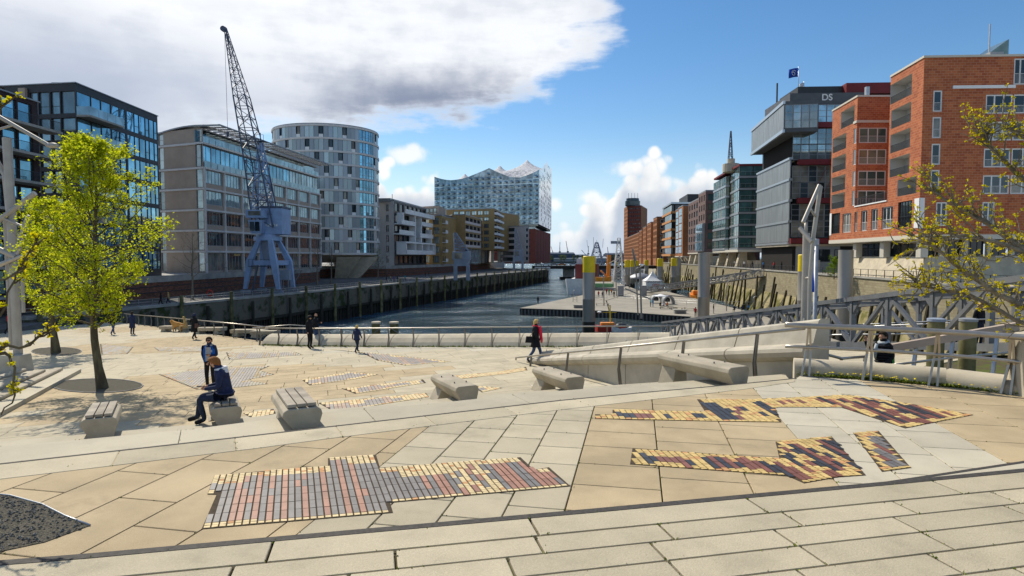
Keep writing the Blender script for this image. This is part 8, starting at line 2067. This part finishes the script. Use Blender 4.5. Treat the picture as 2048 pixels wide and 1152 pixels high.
for i, (px, py, c, tr, k, f, lb) in enumerate(((1076, 608, B_, B_, 'stand', 150, 'lone dark figure at the open end of the pontoon'), (1197, 595, 'red_cloth', J_, 'walk', 0, 'visitor in red beside the thick yellow pile'), (1205, 596, B_, J_, 'stand', 180, 'dark visitor next to the one in red'), (1213, 589, 'red_cloth', B_, 'stand', 20, 'second visitor in red behind the thin lamp'), (1218, 591, 'green_cloth', J_, 'stand', 40, 'visitor in green by the ship'),
        (1223, 590, 'orange_cloth', J_, 'walk', 10, 'visitor in orange by the ship'), (1228, 595, B_, B_, 'stand', 160, 'tall dark visitor left of the kiosk'), (1236, 583, 'blue_cloth', J_, 'stand', 90, 'visitor in blue behind the kiosk'), (1246, 577, B_, J_, 'walk', 20, 'dark visitor beyond the first kiosk'), (1259, 579, 'grey_cloth', J_, 'walk', 200, 'grey visitor between the yellow piles'), (1251, 574, 'white_cloth', J_, 'stand', 0, 'pale visitor beyond the first kiosk'),
        (1301, 614, 'turquoise_cloth', J_, 'stand', 90, 'visitor in turquoise beside the arched shell'), (1306, 614, 'blue_cloth', 'blue_cloth', 'stand', -90, 'visitor in dark blue facing the one in turquoise'), (1320, 616, B_, B_, 'sit', 20, 'dark visitor seated under the parasol'), (1327, 616, 'white_cloth', J_, 'sit', -20, 'pale visitor seated under the parasol'), (1334, 616, 'orange_cloth', J_, 'sit', 10, 'seated visitor in orange beside the parasol'), (1346, 617, 'white_cloth', B_, 'lie', 80, 'visitor lying on the slim bench'),
        (1391, 634, 'red_cloth', B_, 'stand', 150, 'visitor in a red jacket left of the plain pile'), (1427, 627, B_, 'grey_cloth', 'stand', 60, 'dark visitor right of the plain pile'), (1469, 624, 'navy', B_, 'sit', 180, 'first of the three visitors seated with their backs turned'), (1485, 623, 'navy', B_, 'sit', 170, 'second of the three visitors seated with their backs turned'), (1497, 622, 'blue_cloth', B_, 'sit', 175, 'third of the three visitors seated with their backs turned'))):
    small(lb, deck(px, py), f, (c, tr, S_), dict(stand=None, walk=WALK, sit=SIT, lie=LIE)[k], k, grp='visitors on the pontoon', hair=('hair_dark', 'hair_blond', 'hair_dark')[i % 3])
for i, (Y, c, f) in enumerate(((128, B_, 90), (133, 'red_cloth', -90), (141, 'blue_cloth', 90), (150, B_, 90), (158, 'white_cloth', -90), (168, 'grey_cloth', 90), (176, B_, -90), (112, B_, 0))):
    small(('dark', 'red', 'blue', 'second dark', 'white', 'grey', 'third dark', 'fourth dark')[i] + ' dressed passer on the old quay above the leaning timbers', Vector((RL(Y) + .8, Y, ZS + .2)), f, (c, J_, S_), WALK if i % 2 else None, 'walk' if i % 2 else 'stand', grp='passers on the old quay')
small('person in dark blue coming up the long gangway', Vector((18.9, 22.5, 8.72)), 10, ('navy', 'blue_cloth', S_), WALK, 'walk'); small('fair haired person on the long gangway', Vector((18.4, 24.5, 8.45)), 10, (B_, J_, S_), None, 'stand', hair='hair_blond')
# --- golden dog
def dog():
    b = on_e(357, 664); J = dict(pelvis=(.30, 0, .50), mid=(0, 0, .50), chest=(-.28, 0, .52), neck=(-.42, 0, .64), head=(-.50, 0, .76), muz=(-.63, 0, .72), tail=(.42, 0, .50), tail2=(.60, 0, .34), tail3=(.72, 0, .38),
        fl1=(-.27, .09, .34), fl2=(-.26, .09, .18), fl3=(-.29, .09, .03), fr1=(-.27, -.09, .34), fr2=(-.30, -.09, .18), fr3=(-.33, -.09, .03), hl1=(.26, .09, .34), hl2=(.36, .09, .20), hl3=(.31, .09, .03), hr1=(.24, -.09, .34), hr2=(.32, -.09, .2), hr3=(.27, -.09, .03), ear1=(-.47, .06, .80), ear2=(-.46, .10, .70), ear3=(-.47, -.06, .80), ear4=(-.46, -.10, .70))
    rd = dict(pelvis=.135, mid=.145, chest=.165, neck=.11, head=.095, muz=.045, tail=.05, tail2=.075, tail3=.04, fl1=.07, fl2=.042, fl3=.045, fr1=.07, fr2=.042, fr3=.045, hl1=.09, hl2=.045, hl3=.045, hr1=.09, hr2=.045, hr3=.045, ear1=.03, ear2=.03, ear3=.03, ear4=.03)
    bn = [('mid', 'pelvis', 0), ('mid', 'chest', 0), ('chest', 'neck', 0), ('neck', 'head', 0), ('head', 'muz', 0), ('pelvis', 'tail', 0), ('tail', 'tail2', 0), ('tail2', 'tail3', 0), ('chest', 'fl1', 0), ('fl1', 'fl2', 0), ('fl2', 'fl3', 0), ('chest', 'fr1', 0), ('fr1', 'fr2', 0), ('fr2', 'fr3', 0), ('pelvis', 'hl1', 0), ('hl1', 'hl2', 0), ('hl2', 'hl3', 0), ('pelvis', 'hr1', 0), ('hr1', 'hr2', 0), ('hr2', 'hr3', 0), ('head', 'ear1', 0), ('ear1', 'ear2', 0), ('head', 'ear3', 0), ('ear3', 'ear4', 0)]
    me, _ = skin_mesh(J, rd, bn, 2, 'mid'); me.materials.clear(); me.materials.append(M['dog_fur']); t = thing('dog', 'golden long haired dog standing beside its owner', 'dog', b); t.scale = (1.15,) * 3; t.rotation_euler = (0, 0, R(-8))
    o = bpy.data.objects.new('body', me); COL.objects.link(o); o.parent = t; mb = MB(); mb.lathe((-.66 * 1, 0, .735), [(.005, -.012), (.02, 0), (.005, .012)], 8); n = bpy.data.objects.new('nose', mb.mesh('nose', M['shoe_dark'])); COL.objects.link(n); n.parent = t
dog()
# --- life ring on the promenade railing
c = at_y(420, 592, 96); t = thing('life_ring', 'red life ring on the promenade railing', 'life ring', c)
MB().tube([c + Vector((.42 * math.cos(a), 0, .45 + .42 * math.sin(a))) for a in (R(30 * i) for i in range(13))], .11, 8, cap=False).build('ring', M['boat_red'], t, smooth=True); MB().box(c + Vector((0, .1, -.4)), (.08, .08, 1.7)).build('post', M['steel'], t)

# ================================================================ tidy up
for o in bpy.data.objects:
    if '_o' in o: del o['_o']
